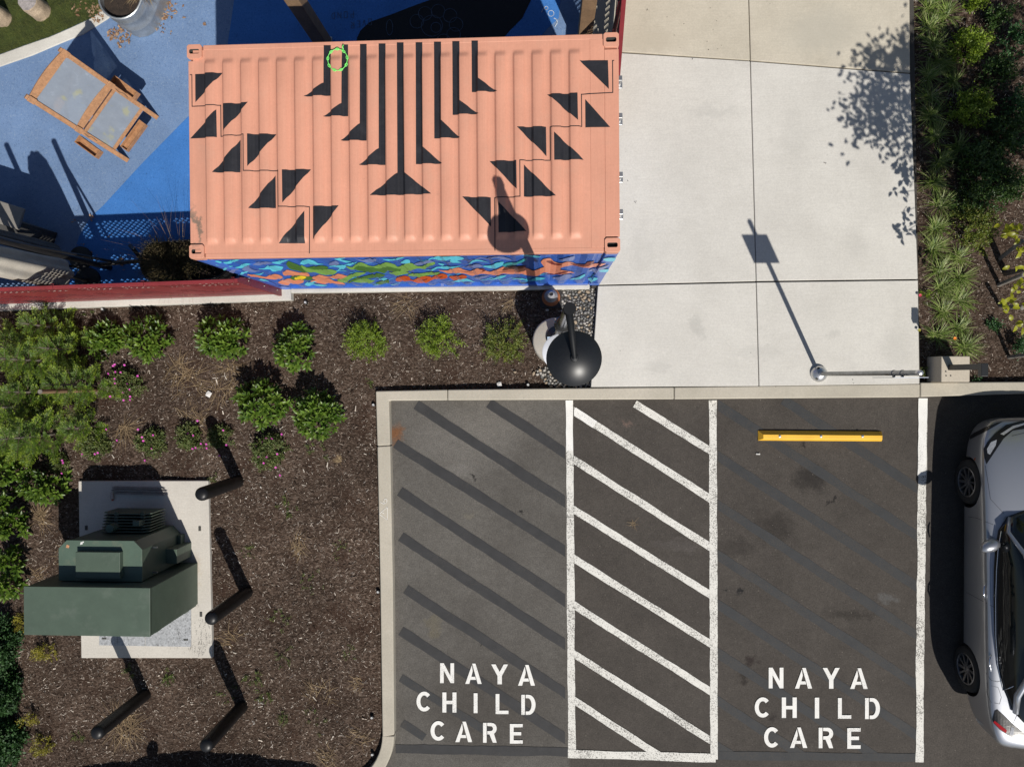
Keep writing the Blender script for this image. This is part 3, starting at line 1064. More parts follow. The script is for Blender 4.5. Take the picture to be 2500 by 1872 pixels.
# ---- black motif painted on the roof, following the ribs
def clip_poly(poly, ax, lo, hi):
    poly = clip_axis(poly, ax, lo, True)
    if len(poly) >= 3:
        poly = clip_axis(poly, ax, hi, False)
    return poly


def drape(mb, poly, ubr, vbr, fn, mi=0):
    tris = tessellate_polygon([[Vector((p[0], p[1], 0)) for p in poly]])
    for t in tris:
        tri = [poly[i] for i in t]
        umin, umax = min(p[0] for p in tri), max(p[0] for p in tri)
        vmin, vmax = min(p[1] for p in tri), max(p[1] for p in tri)
        for i in range(len(ubr) - 1):
            if ubr[i + 1] <= umin or ubr[i] >= umax:
                continue
            pu = clip_poly(tri, 0, ubr[i], ubr[i + 1])
            if len(pu) < 3:
                continue
            for j in range(len(vbr) - 1):
                if vbr[j + 1] <= vmin or vbr[j] >= vmax:
                    continue
                pc = clip_poly(pu, 1, vbr[j], vbr[j + 1])
                if len(pc) < 3:
                    continue
                ar = abs(sum(pc[k][0] * pc[(k + 1) % len(pc)][1] - pc[(k + 1) % len(pc)][0] * pc[k][1] for k in range(len(pc))))
                if ar < 1e-7:
                    continue
                mb.add([fn(*p) for p in pc], [list(range(len(pc)))], mi)


RU = [-HL] + UBR[:-1] + [HL - 0.32, HL - 0.161, HL]
RV = [-1.25] + VBR + [1.25]


def roof_pt(u, v):
    if u >= HL - 0.3205:
        z_ = ZR + 0.0095
    elif abs(v) > 1.159:
        z_ = ZR + 0.006
    else:
        z_ = ZR + roof_h(u, v) + 0.0035
    return TC @ Vector((u, v, z_))


ZA, ZB, ZC_, ZE = (440, 60, 3.943), (440, 400, 3.943), (960, 60, 3.68), (960, 460, 3.3117)
shapes = []


def rp(zm, x, y):
    return clocal(zm[0] + x / zm[2], zm[1] + y / zm[2], ZT)


for zm, pts in ((ZA, [(138, 475), (405, 462), (140, 745)]), (ZA, [(410, 765), (655, 752), (412, 1028)]), (ZA, [(648, 1055), (922, 1055), (650, 1368)]),
                (ZB, [(983, 60), (1255, 52), (987, 377)]), (ZB, [(1274, 408), (1528, 405), (1275, 725)]),
                (ZA, [(345, 818), (350, 1085), (90, 1095)]), (ZA, [(575, 1108), (575, 1420), (312, 1425)]), (ZB, [(913, 112), (917, 425), (660, 430)]),
                (ZB, [(1198, 455), (1198, 764), (945, 764)]),
                (ZC_, [(1675, 322), (1930, 320), (1938, 578)]), (ZC_, [(1384, 626), (1655, 618), (1660, 863)]), (ZC_, [(1112, 922), (1373, 917), (1377, 1182)]),
                (ZC_, [(865, 1226), (1106, 1222), (1110, 1480)]), (ZE, [(560, 70), (788, 72), (790, 308)]),
                (ZC_, [(1726, 668), (1950, 920), (1728, 922)]), (ZC_, [(1445, 967), (1712, 1213), (1447, 1220)]), (ZC_, [(1175, 1260), (1462, 1540), (1175, 1548)]),
                (ZE, [(850, 108), (1078, 345), (852, 358)])):
    shapes.append([rp(zm, *p) for p in pts])
for zm, x0, x1, yt, yb_, (fx, fy), (tx, ty) in ((ZA, 1378, 1446, 197, 683, (1378, 560), (1190, 692)), (ZA, 1553, 1613, 190, 880, (1551, 758), (1375, 885)),
                                               (ZA, 1728, 1792, 185, 1115, (1728, 952), (1545, 1118)), (ZA, 1908, 1974, 180, 1350, (1910, 1190), (1722, 1352))):
    shapes.append([rp(zm, *p) for p in [(x0, yt), (x1, yt), (x1, yb_), (tx, ty), (fx, fy)]])
for zm, x0, x1, yt, yb_, (fx, fy), (tx, ty) in ((ZC_, 200, 260, 157, 1253, (265, 1100), (440, 1250)), (ZC_, 365, 428, 152, 1022, (430, 860), (600, 1018)),
                                               (ZC_, 530, 594, 147, 810, (597, 685), (768, 803)), (ZC_, 703, 760, 142, 605, (763, 485), (935, 602))):
    shapes.append([rp(zm, *p) for p in [(x0, yt), (x1, yt), (fx, fy), (tx, ty), (x0 + 3, yb_)]])
shapes.append([clocal(*p, ZT) for p in ((968.3, 103), (984.7, 103), (987.2, 421.4), (1053, 473.6), (960, 476.5), (903.6, 477.4), (970, 421.6))])
for path in ([(ZA, 83, 480), (ZA, 106, 480), (ZA, 108, 785), (ZA, 384, 775), (ZA, 387, 1075), (ZA, 610, 1060), (ZA, 612, 1410), (ZB, 943, 66), (ZB, 945, 413), (ZB, 1240, 412), (ZB, 1240, 862)],
             [(ZC_, 1990, 322), (ZC_, 1972, 322), (ZC_, 1974, 610), (ZC_, 1692, 625), (ZC_, 1695, 915), (ZC_, 1410, 920), (ZC_, 1412, 1218), (ZC_, 1138, 1221), (ZC_, 1140, 1547), (ZC_, 911, 1555), (ZE, 822, 503)]):
    pl = [rp(*q) for q in path]
    hw = 0.0047
    for i in range(len(pl) - 1):
        (ax_, ay_), (bx_, by_) = pl[i], pl[i + 1]
        if abs(bx_ - ax_) > abs(by_ - ay_):   # across: spans between the uprights
            s_ = 1 if bx_ > ax_ else -1
            shapes.append([(ax_ + s_ * hw, ay_ - hw), (bx_ - s_ * hw, by_ - hw), (bx_ - s_ * hw, by_ + hw), (ax_ + s_ * hw, ay_ + hw)])
        else:
            s_ = 1 if by_ > ay_ else -1
            e0 = 0 if i == 0 else hw
            e1 = 0 if i == len(pl) - 2 else hw
            shapes.append([(ax_ - hw, ay_ - s_ * e0), (ax_ + hw, ay_ - s_ * e0), (bx_ + hw, by_ + s_ * e1), (bx_ - hw, by_ + s_ * e1)])
mb = MB()
for sh in shapes:
    drape(mb, sh, RU, RV, roof_pt)
mb.build('roof_motif', BLACK_PAINT, cont)

# ---- river mural on the long wall, following the corrugation
MUR = {'c': (0.10, 0.52, 0.68), 'g': (0.15, 0.2, 0.42), 'l': (0.17, 0.34, 0.075), 'd': (0.055, 0.155, 0.03), 's': (0.66, 0.235, 0.135), 'y': (0.82, 0.6, 0.02),
       'o': (0.5, 0.075, 0.012), 'r': (0.17, 0.025, 0.015), 't': (0.03, 0.28, 0.32), 'b': (0.055, 0.16, 0.6)}
keys = list(MUR)
MURM = [mat('mural_' + nm, MUR[k_], 0.32, var=0.06, scale=4) for k_, nm in zip(keys, ('cyan', 'grey_violet', 'light_green', 'dark_green', 'salmon', 'yellow', 'orange', 'dark_red', 'teal', 'pale_blue'))]


def smooth_loop(pts, k=6):
    """closed curve through the points"""
    n_, out = len(pts), []
    for i in range(n_):
        p0, p1, p2, p3 = (Vector(pts[(i + j) % n_]) for j in (-1, 0, 1, 2))
        for j in range(k):
            t = j / k
            q = 0.5 * ((2 * p1) + (p2 - p0) * t * .8 + (2 * p0 - 5 * p1 + 4 * p2 - p3) * t * t * .8 + (3 * p1 - p0 - 3 * p2 + p3) * t ** 3 * .8)
            q = q + (p2 - p1) * (t * .2)
            out.append((q.x, q.y))
    return out


def wall_uv(zm, x, y):
    px, py = zm[0] + x / zm[2], zm[1] + y / zm[2]
    a = TCI @ P(px, py, 3.0)
    b_ = TCI @ P(px, py, 0.0)
    q, off_ = None, 0.03
    for _ in range(4):
        k_ = (-HW + off_ - a.y) / (b_.y - a.y)
        q = a + (b_ - a) * k_
        off_ = 0.008 if (q.x <= w0 or q.x >= w1) else 0.6 * off_ + 0.4 * (0.012 + wall_off(q.x))
    return max(-HL + 0.01, min(HL - 0.01, q.x)), max(0.165, min(ZT - 0.105, q.z))


M1, M2 = (480, 600, 4.254), (980, 600, 4.022)
PATCH = [
    (M1, 'b', [(60, 150), (180, 140), (420, 230), (640, 330), (840, 410), (960, 425), (900, 440), (760, 370), (500, 280), (200, 200)]),
    (M1, 'c', [(185, 160), (215, 150), (265, 165), (235, 180), (250, 200), (205, 195)]),
    (M1, 'c', [(275, 165), (330, 160), (380, 138), (445, 142), (400, 155), (350, 180), (300, 182)]),
    (M1, 'c', [(265, 248), (310, 210), (380, 203), (350, 215), (320, 228), (290, 250)]),
    (M1, 'c', [(400, 220), (450, 205), (490, 178), (560, 182), (520, 200), (480, 225), (430, 228)]),
    (M1, 'g', [(580, 190), (650, 165), (720, 160), (790, 175), (720, 182), (660, 200)]),
    (M1, 'c', [(780, 165), (840, 160), (880, 142), (960, 142), (910, 155), (870, 185), (810, 180)]),
    (M1, 'g', [(470, 240), (520, 205), (545, 195), (550, 225), (600, 250), (660, 262), (590, 268), (520, 262)]),
    (M1, 'c', [(640, 232), (700, 228), (740, 205), (810, 200), (900, 215), (860, 255), (790, 262), (760, 240), (690, 240)]),
    (M1, 'g', [(330, 268), (370, 240), (440, 232), (400, 255), (380, 280)]),
    (M1, 'c', [(450, 285), (480, 265), (540, 262), (500, 280), (470, 295)]),
    (M1, 'c', [(600, 290), (660, 285), (705, 272), (660, 298)]),
    (M1, 'c', [(640, 345), (700, 340), (760, 365), (700, 360)]),
    (M1, 's', [(525, 298), (580, 292), (660, 308), (720, 318), (790, 290), (850, 295), (895, 322), (830, 345), (740, 340), (660, 325), (590, 318)]),
    (M1, 'd', [(930, 190), (950, 155), (1010, 175), (1060, 195), (1110, 225), (1150, 258), (1110, 272), (1040, 255), (970, 235)]),
    (M1, 's', [(895, 270), (940, 245), (1000, 258), (1080, 275), (1150, 280), (1175, 310), (1120, 312), (1040, 300), (960, 305), (905, 300)]),
    (M1, 's', [(845, 375), (900, 350), (960, 335), (1040, 350), (1105, 350), (1110, 375), (1060, 390), (980, 385), (950, 405), (890, 395)]),
    (M1, 'd', [(970, 330), (1010, 308), (1060, 300), (1150, 312), (1190, 318), (1220, 340), (1170, 352), (1120, 345), (1020, 352), (990, 345)]),
    (M1, 'y', [(1015, 335), (1050, 312), (1100, 308), (1140, 322), (1100, 340), (1040, 348)]),
    (M1, 'l', [(1080, 195), (1160, 225), (1240, 240), (1310, 235), (1400, 240), (1460, 262), (1430, 285), (1370, 300), (1290, 290), (1230, 270), (1140, 262)]),
    (M1, 'd', [(1130, 222), (1200, 215), (1270, 200), (1340, 205), (1370, 225), (1310, 240), (1240, 245)]),
    (M1, 'c', [(1075, 180), (1110, 140), (1160, 132), (1220, 150), (1260, 175), (1320, 185), (1250, 188), (1170, 180), (1120, 190)]),
    (M1, 'g', [(1370, 195), (1400, 160), (1450, 150), (1480, 180), (1420, 200)]),
    (M1, 'c', [(1370, 210), (1430, 200), (1480, 190), (1550, 200), (1530, 230), (1470, 250), (1480, 228), (1430, 215)]),
    (M1, 'c', [(1430, 128), (1550, 122), (1500, 138), (1600, 160), (1560, 170), (1490, 150)]),
    (M1, 'c', [(1550, 185), (1610, 175), (1665, 155), (1630, 185), (1590, 200)]),
    (M1, 'g', [(1645, 122), (1720, 140), (1800, 130), (1865, 125), (1850, 160), (1790, 170), (1720, 155)]),
    (M1, 'l', [(1550, 205), (1620, 215), (1680, 165), (1740, 175), (1790, 200), (1860, 205), (1960, 165), (2050, 185), (2100, 215), (2200, 165), (2212, 250), (2150, 265), (2060, 235), (1960, 265), (1880, 230), (1780, 245), (1690, 240), (1600, 240)]),
    (M1, 'd', [(1630, 232), (1700, 200), (1760, 210), (1830, 215), (1900, 235), (1980, 205), (2060, 225), (2140, 240), (2060, 260), (1990, 250), (1950, 280), (1880, 262), (1800, 270), (1720, 262)]),
    (M1, 's', [(1200, 325), (1270, 295), (1340, 310), (1400, 315), (1460, 285), (1520, 295), (1600, 325), (1540, 330), (1450, 340), (1380, 325), (1300, 345), (1230, 345)]),
    (M1, 's', [(1180, 360), (1250, 345), (1310, 338), (1380, 335), (1430, 360), (1500, 370), (1545, 395), (1480, 392), (1400, 378), (1330, 392), (1250, 378)]),
    (M1, 'l', [(1460, 350), (1530, 325), (1590, 300), (1660, 270), (1760, 275), (1700, 300), (1640, 318), (1580, 350), (1550, 380), (1490, 370)]),
    (M1, 'd', [(1560, 390), (1600, 350), (1680, 325), (1740, 310), (1850, 290), (1870, 275), (1960, 300), (1900, 320), (1830, 330), (1770, 335), (1700, 350), (1640, 355)]),
    (M1, 'l', [(1620, 365), (1690, 345), (1740, 330), (1820, 350), (1850, 360), (1790, 380), (1700, 378)]),
    (M1, 'd', [(1860, 380), (1930, 360), (1990, 345), (2000, 370), (1960, 390), (1900, 395)]),
    (M1, 'l', [(2000, 275), (2080, 255), (2160, 262), (2212, 280), (2150, 290), (2060, 300)]),
    (M1, 'o', [(2065, 350), (2100, 315), (2160, 305), (2212, 320), (2212, 350), (2150, 360), (2100, 368)]),
    (M1, 'c', [(1120, 395), (1160, 370), (1250, 362), (1210, 380), (1290, 395), (1360, 405), (1300, 412), (1220, 400), (1160, 412)]),
    (M1, 'c', [(1890, 345), (1940, 322), (1980, 335), (1940, 350)]),
    (M1, 'c', [(1930, 128), (2040, 135), (2090, 112), (2160, 110), (2100, 130), (2060, 145), (1990, 148)]),
    (M1, 'c', [(2120, 160), (2170, 135), (2212, 140), (2212, 172), (2150, 172)]),
    (M2, 'c', [(0, 150), (40, 128), (90, 165), (30, 160)]),
    (M2, 'l', [(0, 200), (40, 165), (100, 162), (150, 190), (210, 195), (260, 160), (325, 152), (325, 175), (270, 190), (230, 225), (170, 215), (110, 225), (60, 248), (0, 245)]),
    (M2, 'l', [(60, 285), (130, 262), (200, 262), (280, 255), (380, 250), (330, 282), (250, 285), (160, 300)]),
    (M2, 'g', [(120, 175), (200, 150), (260, 130), (320, 150), (250, 160), (190, 185)]),
    (M2, 'c', [(310, 115), (350, 98), (440, 95), (560, 98), (615, 120), (560, 138), (480, 125), (400, 140), (340, 130)]),
    (M2, 'c', [(475, 135), (510, 120), (570, 150), (590, 160), (500, 155)]),
    (M2, 'c', [(360, 165), (420, 175), (400, 192)]),
    (M2, 'c', [(215, 232), (280, 228), (340, 200), (420, 198), (520, 192), (590, 190), (520, 205), (440, 225), (360, 210), (300, 235)]),
    (M2, 't', [(990, 180), (1050, 160), (1120, 155), (1210, 115), (1230, 130), (1150, 165), (1090, 190), (1030, 205)]),
    (M2, 's', [(365, 230), (450, 238), (500, 215), (560, 205), (620, 230), (680, 245), (740, 212), (800, 225), (870, 250), (940, 222), (1000, 198), (1080, 215), (1170, 192), (1240, 215), (1300, 240), (1370, 208), (1400, 195), (1370, 150), (1400, 118), (1460, 115), (1500, 150), (1560, 165), (1640, 145), (1720, 175), (1800, 180), (1900, 170), (2010, 165), (1940, 195), (1860, 205), (1760, 200), (1660, 185), (1580, 200), (1560, 225), (1620, 235), (1700, 262), (1620, 262), (1540, 275), (1460, 265), (1400, 250), (1330, 290), (1260, 290), (1180, 265), (1080, 275), (1000, 262), (930, 285), (860, 275), (780, 265), (700, 290), (640, 270), (560, 255), (470, 265), (420, 250)]),
    (M2, 'r', [(1420, 140), (1470, 140), (1510, 165), (1580, 170), (1550, 185), (1480, 178)]),
    (M2, 'r', [(1655, 160), (1720, 175), (1800, 172), (1830, 148), (1895, 142), (1870, 175), (1800, 195), (1700, 190)]),
    (M2, 'r', [(1060, 205), (1170, 190), (1230, 188), (1180, 210), (1100, 218)]),
    (M2, 'r', [(760, 218), (800, 216), (825, 238), (772, 252), (798, 235)]),
    (M2, 'r', [(1400, 265), (1500, 272), (1590, 238), (1640, 248), (1560, 268), (1480, 280)]),
    (M2, 'r', [(560, 232), (640, 248), (720, 262), (640, 254)]), (M2, 'r', [(940, 245), (1080, 240), (1180, 245), (1080, 248)]),
    (M2, 'o', [(0, 295), (60, 305), (120, 330), (200, 290), (280, 295), (300, 305), (380, 265), (440, 275), (450, 305), (380, 318), (310, 325), (240, 355), (170, 360), (90, 335), (0, 330)]),
    (M2, 'o', [(470, 295), (540, 290), (600, 275), (645, 295), (600, 320), (520, 332), (490, 315)]),
    (M2, 'r', [(30, 312), (110, 330), (60, 322)]), (M2, 'r', [(180, 330), (260, 310), (230, 330)]), (M2, 'r', [(340, 300), (410, 285), (380, 303)]), (M2, 'r', [(530, 310), (600, 295), (570, 312)]),
    (M2, 'g', [(720, 310), (790, 285), (860, 285), (790, 310), (750, 322)]),
    (M2, 'c', [(440, 330), (520, 340), (580, 318), (640, 312), (690, 335), (720, 350), (640, 335), (560, 350)]),
    (M2, 'c', [(800, 190), (880, 185), (930, 155), (1000, 148), (990, 180), (900, 215), (830, 205)]),
    (M2, 'g', [(620, 210), (680, 185), (740, 165), (800, 190), (740, 205), (680, 200)]),
    (M2, 'c', [(655, 175), (700, 130), (760, 128), (860, 160), (760, 140), (710, 145)]),
    (M2, 'g', [(830, 128), (880, 100), (960, 92), (1060, 118), (1080, 135), (1000, 125), (920, 105)]),
    (M2, 'c', [(860, 330), (920, 310), (960, 285), (1030, 278), (1000, 300), (940, 320)]),
    (M2, 'c', [(1080, 325), (1180, 305), (1260, 330), (1330, 300), (1415, 305), (1360, 325), (1270, 340), (1180, 320)]),
    (M2, 'g', [(1480, 310), (1560, 290), (1610, 268), (1680, 280), (1650, 310), (1560, 330)]),
    (M2, 'c', [(1650, 325), (1730, 300), (1800, 265), (1800, 285), (1740, 320)]),
    (M2, 'g', [(1550, 130), (1640, 100), (1700, 95), (1690, 130), (1620, 140)]),
    (M2, 'c', [(1185, 75), (1280, 85), (1370, 90), (1320, 105), (1240, 95)]),
    (M2, 'g', [(1840, 230), (1960, 200), (2040, 180), (1990, 215), (1900, 245)]),
    (M2, 'c', [(1980, 120), (2030, 105), (2110, 108), (2100, 138), (2020, 140)]),
    (M2, 'c', [(1940, 232), (2000, 218), (2060, 222), (2030, 245), (1960, 245)]),
    (M2, 'c', [(1830, 320), (1880, 300), (1930, 310), (1890, 335)]),
]
# blue-white crests and grey swirls along the foot of the wall
MB_ = MB()
WALLB = [-HL, w0] + WBR[1:-1] + [w1, HL]
rw = random.Random(3)
for i_ in range(46):
    u0, zc0, ln0, th0 = rw.uniform(-HL + .2, HL - .75), rw.uniform(.35, 2.8), rw.uniform(.35, .75), rw.uniform(.03, .075)
    top_, bot_ = [], []
    for j_ in range(13):
        t_ = j_ / 12
        u_ = u0 + ln0 * t_
        z_ = zc0 + .075 * math.sin(2 * math.pi * (u_ - w0) / PITCH) + .06 * math.sin(3 * t_ + i_)
        h_ = th0 * math.sin(math.pi * t_) ** .7 * (1 if t_ < .6 else .6) / 2
        top_.append((u_, min(ZT - .106, z_ + h_)))
        bot_.append((u_, min(ZT - .107, z_ - h_ - .002)))
    PATCH.insert(0, (None, 'cgbcgb'[i_ % 6], top_ + bot_[::-1]))
for idx, (zm, c_k, pts) in enumerate(PATCH):
    e = 0.0016 + idx * 0.00011

    def wpt(u, z_, e=e):
        o_ = 0.006 if (u <= w0 + 1e-6 or u >= w1 - 1e-6) else 0.012 + wall_off(u)
        if z_ < 0.289:
            o_ = min(o_, 0.002)
        return TC @ Vector((u, -HW + o_ - e, z_))
    drape(MB_, ([wall_uv(zm, *p) for p in smooth_loop(pts)] if zm else pts), WALLB, [0.0, 0.289, ZT], wpt, keys.index(c_k))
MB_.build('river_mural', MURM, cont)

# ---- green chain toy lying on the roof
LIME = mat('lime_plastic', (0.2, 0.75, 0.16), 0.4, var=0.08)
tc_ = P(825, 148, ZT)
toy = thing('chain_ring', 'bright lime green plastic chain ring lying on the salmon roof', 'toy', tc_)
zr_ = ZT + 0.016
ring = [(tc_.x + 0.112 * math.cos(a) * (1 + .03 * math.sin(3 * a)), tc_.y + 0.12 * math.sin(a), zr_) for a in np.linspace(0, 2 * math.pi, 41)]
MB().tube(ring, 0.0045, 6, False).build('hoop', LIME, toy, smooth=True)
for k in range(9):
    a = 2 * math.pi * k / 9 + .2
    cxx, cyy = tc_.x + 0.112 * math.cos(a), tc_.y + 0.12 * math.sin(a)
    lp = [(cxx - math.sin(a) * 0.021 * math.cos(b_) + math.cos(a) * .012 * math.sin(b_), cyy + math.cos(a) * 0.021 * math.cos(b_) + math.sin(a) * .012 * math.sin(b_), zr_) for b_ in np.linspace(0, 2 * math.pi, 13)]
    MB().tube(lp, 0.0042, 5, False).build('link', LIME, toy, smooth=True)
MB().tube([P(838, 121, zr_), P(836, 115, zr_), P(838.5, 110, zr_)], [0.006, 0.007, 0.008], 6).build('tail', LIME, toy, smooth=True)
# ------------------------------------------------------------------ perforated red fences
RED = mat('red_steel', (0.21, 0.028, 0.032), 0.42, var=0.12, scale=5)
RED_IN = mat('dark_red_steel', (0.15, 0.02, 0.024), 0.5, var=0.15, scale=5)
FZ = 1.75


def hole_mask(r_, c, nr, nc):
    """rows counted from the top of the panel: three bands of small triangles, the middle one in zigzags"""
    if c < 1 or c > nc - 2:
        return False
    if 2 <= r_ <= 10:
        return True
    if 17 <= r_ <= 27:
        return (abs(((c + 2) % 8) - 4) * 2.6 + 16) <= r_ <= (abs(((c + 2) % 8) - 4) * 2.6 + 22)
    return 33 <= r_ <= 36


def perf_panel(name, o, ux, width, z0, z1, par, m_):
    pw, ph = 0.09, 0.0365
    nr = int((z1 - z0) / ph)
    ph = (z1 - z0) / nr
    mb = MB()
    o, ux = Vector(o), Vector(ux)
    for r_ in range(nr):
        zt_, zb_ = z1 - r_ * ph, z1 - (r_ + 1) * ph
        sh = 0.5 if r_ % 2 else 0.0
        edges = sorted({0.0, width} | {(k + sh) * pw for k in range(int(width / pw) + 1) if 0 < (k + sh) * pw < width})
        nc = len(edges) - 1
        run0 = 0
        for c in range(nc):
            a, b_ = edges[c], edges[c + 1]
            q = lambda u, z_: o + ux * u + Vector((0, 0, z_))
            if b_ - a > pw * 0.9 and hole_mask(r_, c, nr, nc):
                if run0 < a - 1e-6:
                    mb.add([q(run0, zb_), q(a, zb_), q(a, zt_), q(run0, zt_)], [(0, 1, 2, 3)])
                run0 = b_
                m_x = (a + b_) / 2
                h0, h1, hz0, hz1 = m_x - 0.027, m_x + 0.027, zb_ + 0.004, zt_ - 0.004
                vs_ = [q(a, zb_), q(b_, zb_), q(b_, zt_), q(a, zt_), q(h0, hz0), q(h1, hz0), q(m_x, hz1)]
                mb.add(vs_, [(0, 1, 5, 4), (1, 2, 6, 5), (2, 3, 6), (3, 0, 4, 6)])
        if run0 < width - 1e-6:
            q = lambda u, z_: o + ux * u + Vector((0, 0, z_))
            mb.add([q(run0, zb_), q(width, zb_), q(width, zt_), q(run0, zt_)], [(0, 1, 2, 3)])
    return mb.build(name, m_, par)


fa, fb = P(0, 706.5, FZ), P(572, 685.5, FZ)
fd = (fb - fa)
fd.z = 0
fd.normalize()
fn_ = Vector((-fd.y, fd.x, 0))
fence = thing('metal_fence', 'dark red perforated steel fence on a pale plinth beside the shrubs', 'fence', (fb.x, fb.y, 0.1))
pwid = (P(351, 692, FZ) - P(130, 700, FZ)).length
end = Vector((fb.x, fb.y, 0))
first = (fb - P(351, 692, FZ)).length
u_hi = 0.0
segs = [first] + [pwid] * 6
for wd in segs:
    a = end - fd * (u_hi + wd)
    perf_panel('panel', (a.x, a.y, 0), fd, wd - 0.004, 0.2, FZ - 0.01, fence, RED)
    T_ = Matrix.Translation((a.x, a.y, 0)) @ Matrix.Rotation(math.atan2(fd.y, fd.x), 4, 'Z')
    MB().bx(0.003, wd - 0.003, -0.024, 0.024, FZ - 0.012, FZ + 0.012, T=T_).build('cap_rail', RED, fence, bevel=0.004)
    MB().bx(wd - 0.05, wd - 0.004, 0.006, 0.05, 0.16, FZ - 0.014, T=T_).build('post', RED_IN, fence)
    u_hi += wd
# splayed end bracket with its bolts
b0, b1 = P(697, 734, 0.2), P(697, 705, 0.2)
T_ = Matrix.Translation((end.x, end.y, 0)) @ Matrix.Rotation(math.atan2(fd.y, fd.x), 4, 'Z')
mb = MB()
prof = [(-0.024, 0.16), (0.15, 0.16), (0.06, FZ - 0.1), (0.024, FZ + 0.012), (-0.024, FZ + 0.012)]
mb.add([T_ @ Vector((x_, y_, z_)) for x_ in (0.002, 0.05) for (y_, z_) in prof],
       [(4, 3, 2, 1, 0), (5, 6, 7, 8, 9)] + [(i, (i + 1) % 5, 5 + (i + 1) % 5, 5 + i) for i in range(5)])
eb = mb.build('end_bracket', RED, fence)
BOLT = mat('zinc_bolt', (0.45, 0.42, 0.36), 0.4, 0.8)
for z_ in (0.35, 0.85, 1.4):
    MB().lathe([(0.0, 0.0), (0.012, 0.0), (0.012, 0.006), (0, 0.009)], T_ @ Vector((0.05, 0.045, z_)), 8, T=Matrix.Rotation(R(90), 3, 'Y')).build('bolt', BOLT, eb)
pp = [end + fd * 0.19 - fn_ * 0.09, end - fd * 8.0 - fn_ * 0.09, end - fd * 8.0 + fn_ * 0.12, end + fd * 0.19 + fn_ * 0.3]
MB().prism(pp, -0.05, 0.17).build('plinth', PLINTH, fence, bevel=0.008)

ra, rb = P(1506, 215, FZ), P(1523, 0, FZ)
rd = rb - ra
rd.z = 0
rd.normalize()
fence2 = thing('metal_fence', 'dark red perforated steel fence running off from the container doors', 'fence', (ra.x, ra.y, 0.1))
for i in range(3):
    a = Vector((ra.x, ra.y, 0)) + rd * (1.2 * i)
    perf_panel('panel', a, rd, 1.19, 0.18, FZ - 0.01, fence2, RED_IN)
    T_ = Matrix.Translation(a) @ Matrix.Rotation(math.atan2(rd.y, rd.x), 4, 'Z')
    MB().bx(0.003, 1.197, -0.03, 0.03, FZ - 0.012, FZ + 0.012, T=T_).build('cap_rail', RED, fence2, bevel=0.004)
    MB().bx(0.01, 0.06, 0.006, 0.056, 0.1, FZ - 0.014, T=T_).build('post', RED_IN, fence2)

# ------------------------------------------------------------------ timber posts behind the container
WOODB = mat('brown_timber', (0.2, 0.125, 0.07), 0.7, var=0.2, scale=4, fine=40)
for (x_, y_, lab) in ((0.62, 5.08, 'brown timber post behind the container by the red fence'), (-3.36, 5.12, 'brown timber post behind the container, rising from its shadow')):
    tp_ = thing('timber_post', lab, 'post', (x_, y_, 0.1), 'timber posts behind the container')
    MB().bx(x_ - 0.1, x_ + 0.1, y_ - 0.1, y_ + 0.1, 0.1, 3.4).build('shaft', WOODB, tp_, bevel=0.01)
    MB().bx(x_ - 0.115, x_ + 0.115, y_ - 0.115, y_ + 0.115, 0.1, 0.16).build('base_shoe', STEEL, tp_, bevel=0.004)

# ------------------------------------------------------------------ wooden painting easel with clear panels
def wood_mat(name, c, along):
    m, nt, b = newmat(name)
    pos = coords(nt)
    mp = N(nt, 'ShaderNodeMapping')
    mp.inputs['Scale'].default_value = (3, 3, 3)
    nt.links.new(pos, mp.inputs['Vector'])
    col = ramp(nt, noise(nt, mp.outputs[0], 6, 6, 0.7), [(0.25, sc(c, 0.6)), (0.55, c), (0.8, sc(c, 1.25))])
    fn = ramp(nt, noise(nt, pos, 60, 3), [(0.3, 0.85), (0.7, 1.1)])
    col = mixc(nt, 1.0, col, fn, 'MULTIPLY')
    nt.links.new(col, b.inputs['Base Color'])
    b.inputs['Roughness'].default_value = 0.55
    return m


OAK = wood_mat('honey_wood', (0.38, 0.195, 0.095), 0)
m, nt, b = newmat('smeared_acrylic')
pos = coords(nt)
sm = noise(nt, pos, 7, 6, 0.7)
colr = ramp(nt, noise(nt, pos, 3.2, 3), [(0.62, (0.27, 0.31, 0.37)), (0.69, (0.36, 0.37, 0.27))])
nt.links.new(colr, b.inputs['Base Color'])
b.inputs['Roughness'].default_value = 0.35
tr = N(nt, 'ShaderNodeBsdfTransparent')
mx = N(nt, 'ShaderNodeMixShader')
fc = ramp(nt, sm, [(0.35, 0.62), (0.6, 0.74), (0.7, 0.98)])
nt.links.new(fc, mx.inputs[0])
nt.links.new(tr.outputs[0], mx.inputs[1])
nt.links.new(b.outputs[0], mx.inputs[2])
nt.links.new(mx.outputs[0], nt.nodes['Material Output'].inputs['Surface'])
ACRYL = m
ET = 1.42
eA, eB = P(150, 124, ET), P(68, 238, ET)
eF, eG = P(384, 288, 0.1), P(312, 392, 0.1)
easel = thing('painting_easel', 'wooden outdoor easel with two clear smeared panels on blue rubber', 'easel', ((eF + eG) / 2))
fr = (eB - eA).normalized()
nrm = (eF - eA).cross(eB - eA).normalized()
if nrm.z < 0:
    nrm = -nrm
lerp = lambda a, b_, t: a + (b_ - a) * t
for a, b_ in ((eA, eF), (eB, eG)):
    MB().bar(lerp(a, b_, -0.02), b_, 0.068, 0.045, nrm).build('front_leg', OAK, easel, bevel=0.005)
bkA, bkB = P(245, 196, 0.1) + Vector((-.12, .1, 0)), P(180, 303, 0.1) + Vector((-.1, .08, 0))
for a, b_ in ((eA, bkA), (eB, bkB)):
    MB().bar(a - nrm * 0.05, b_, 0.045, 0.05, fr).build('back_leg', OAK, easel, bevel=0.005)


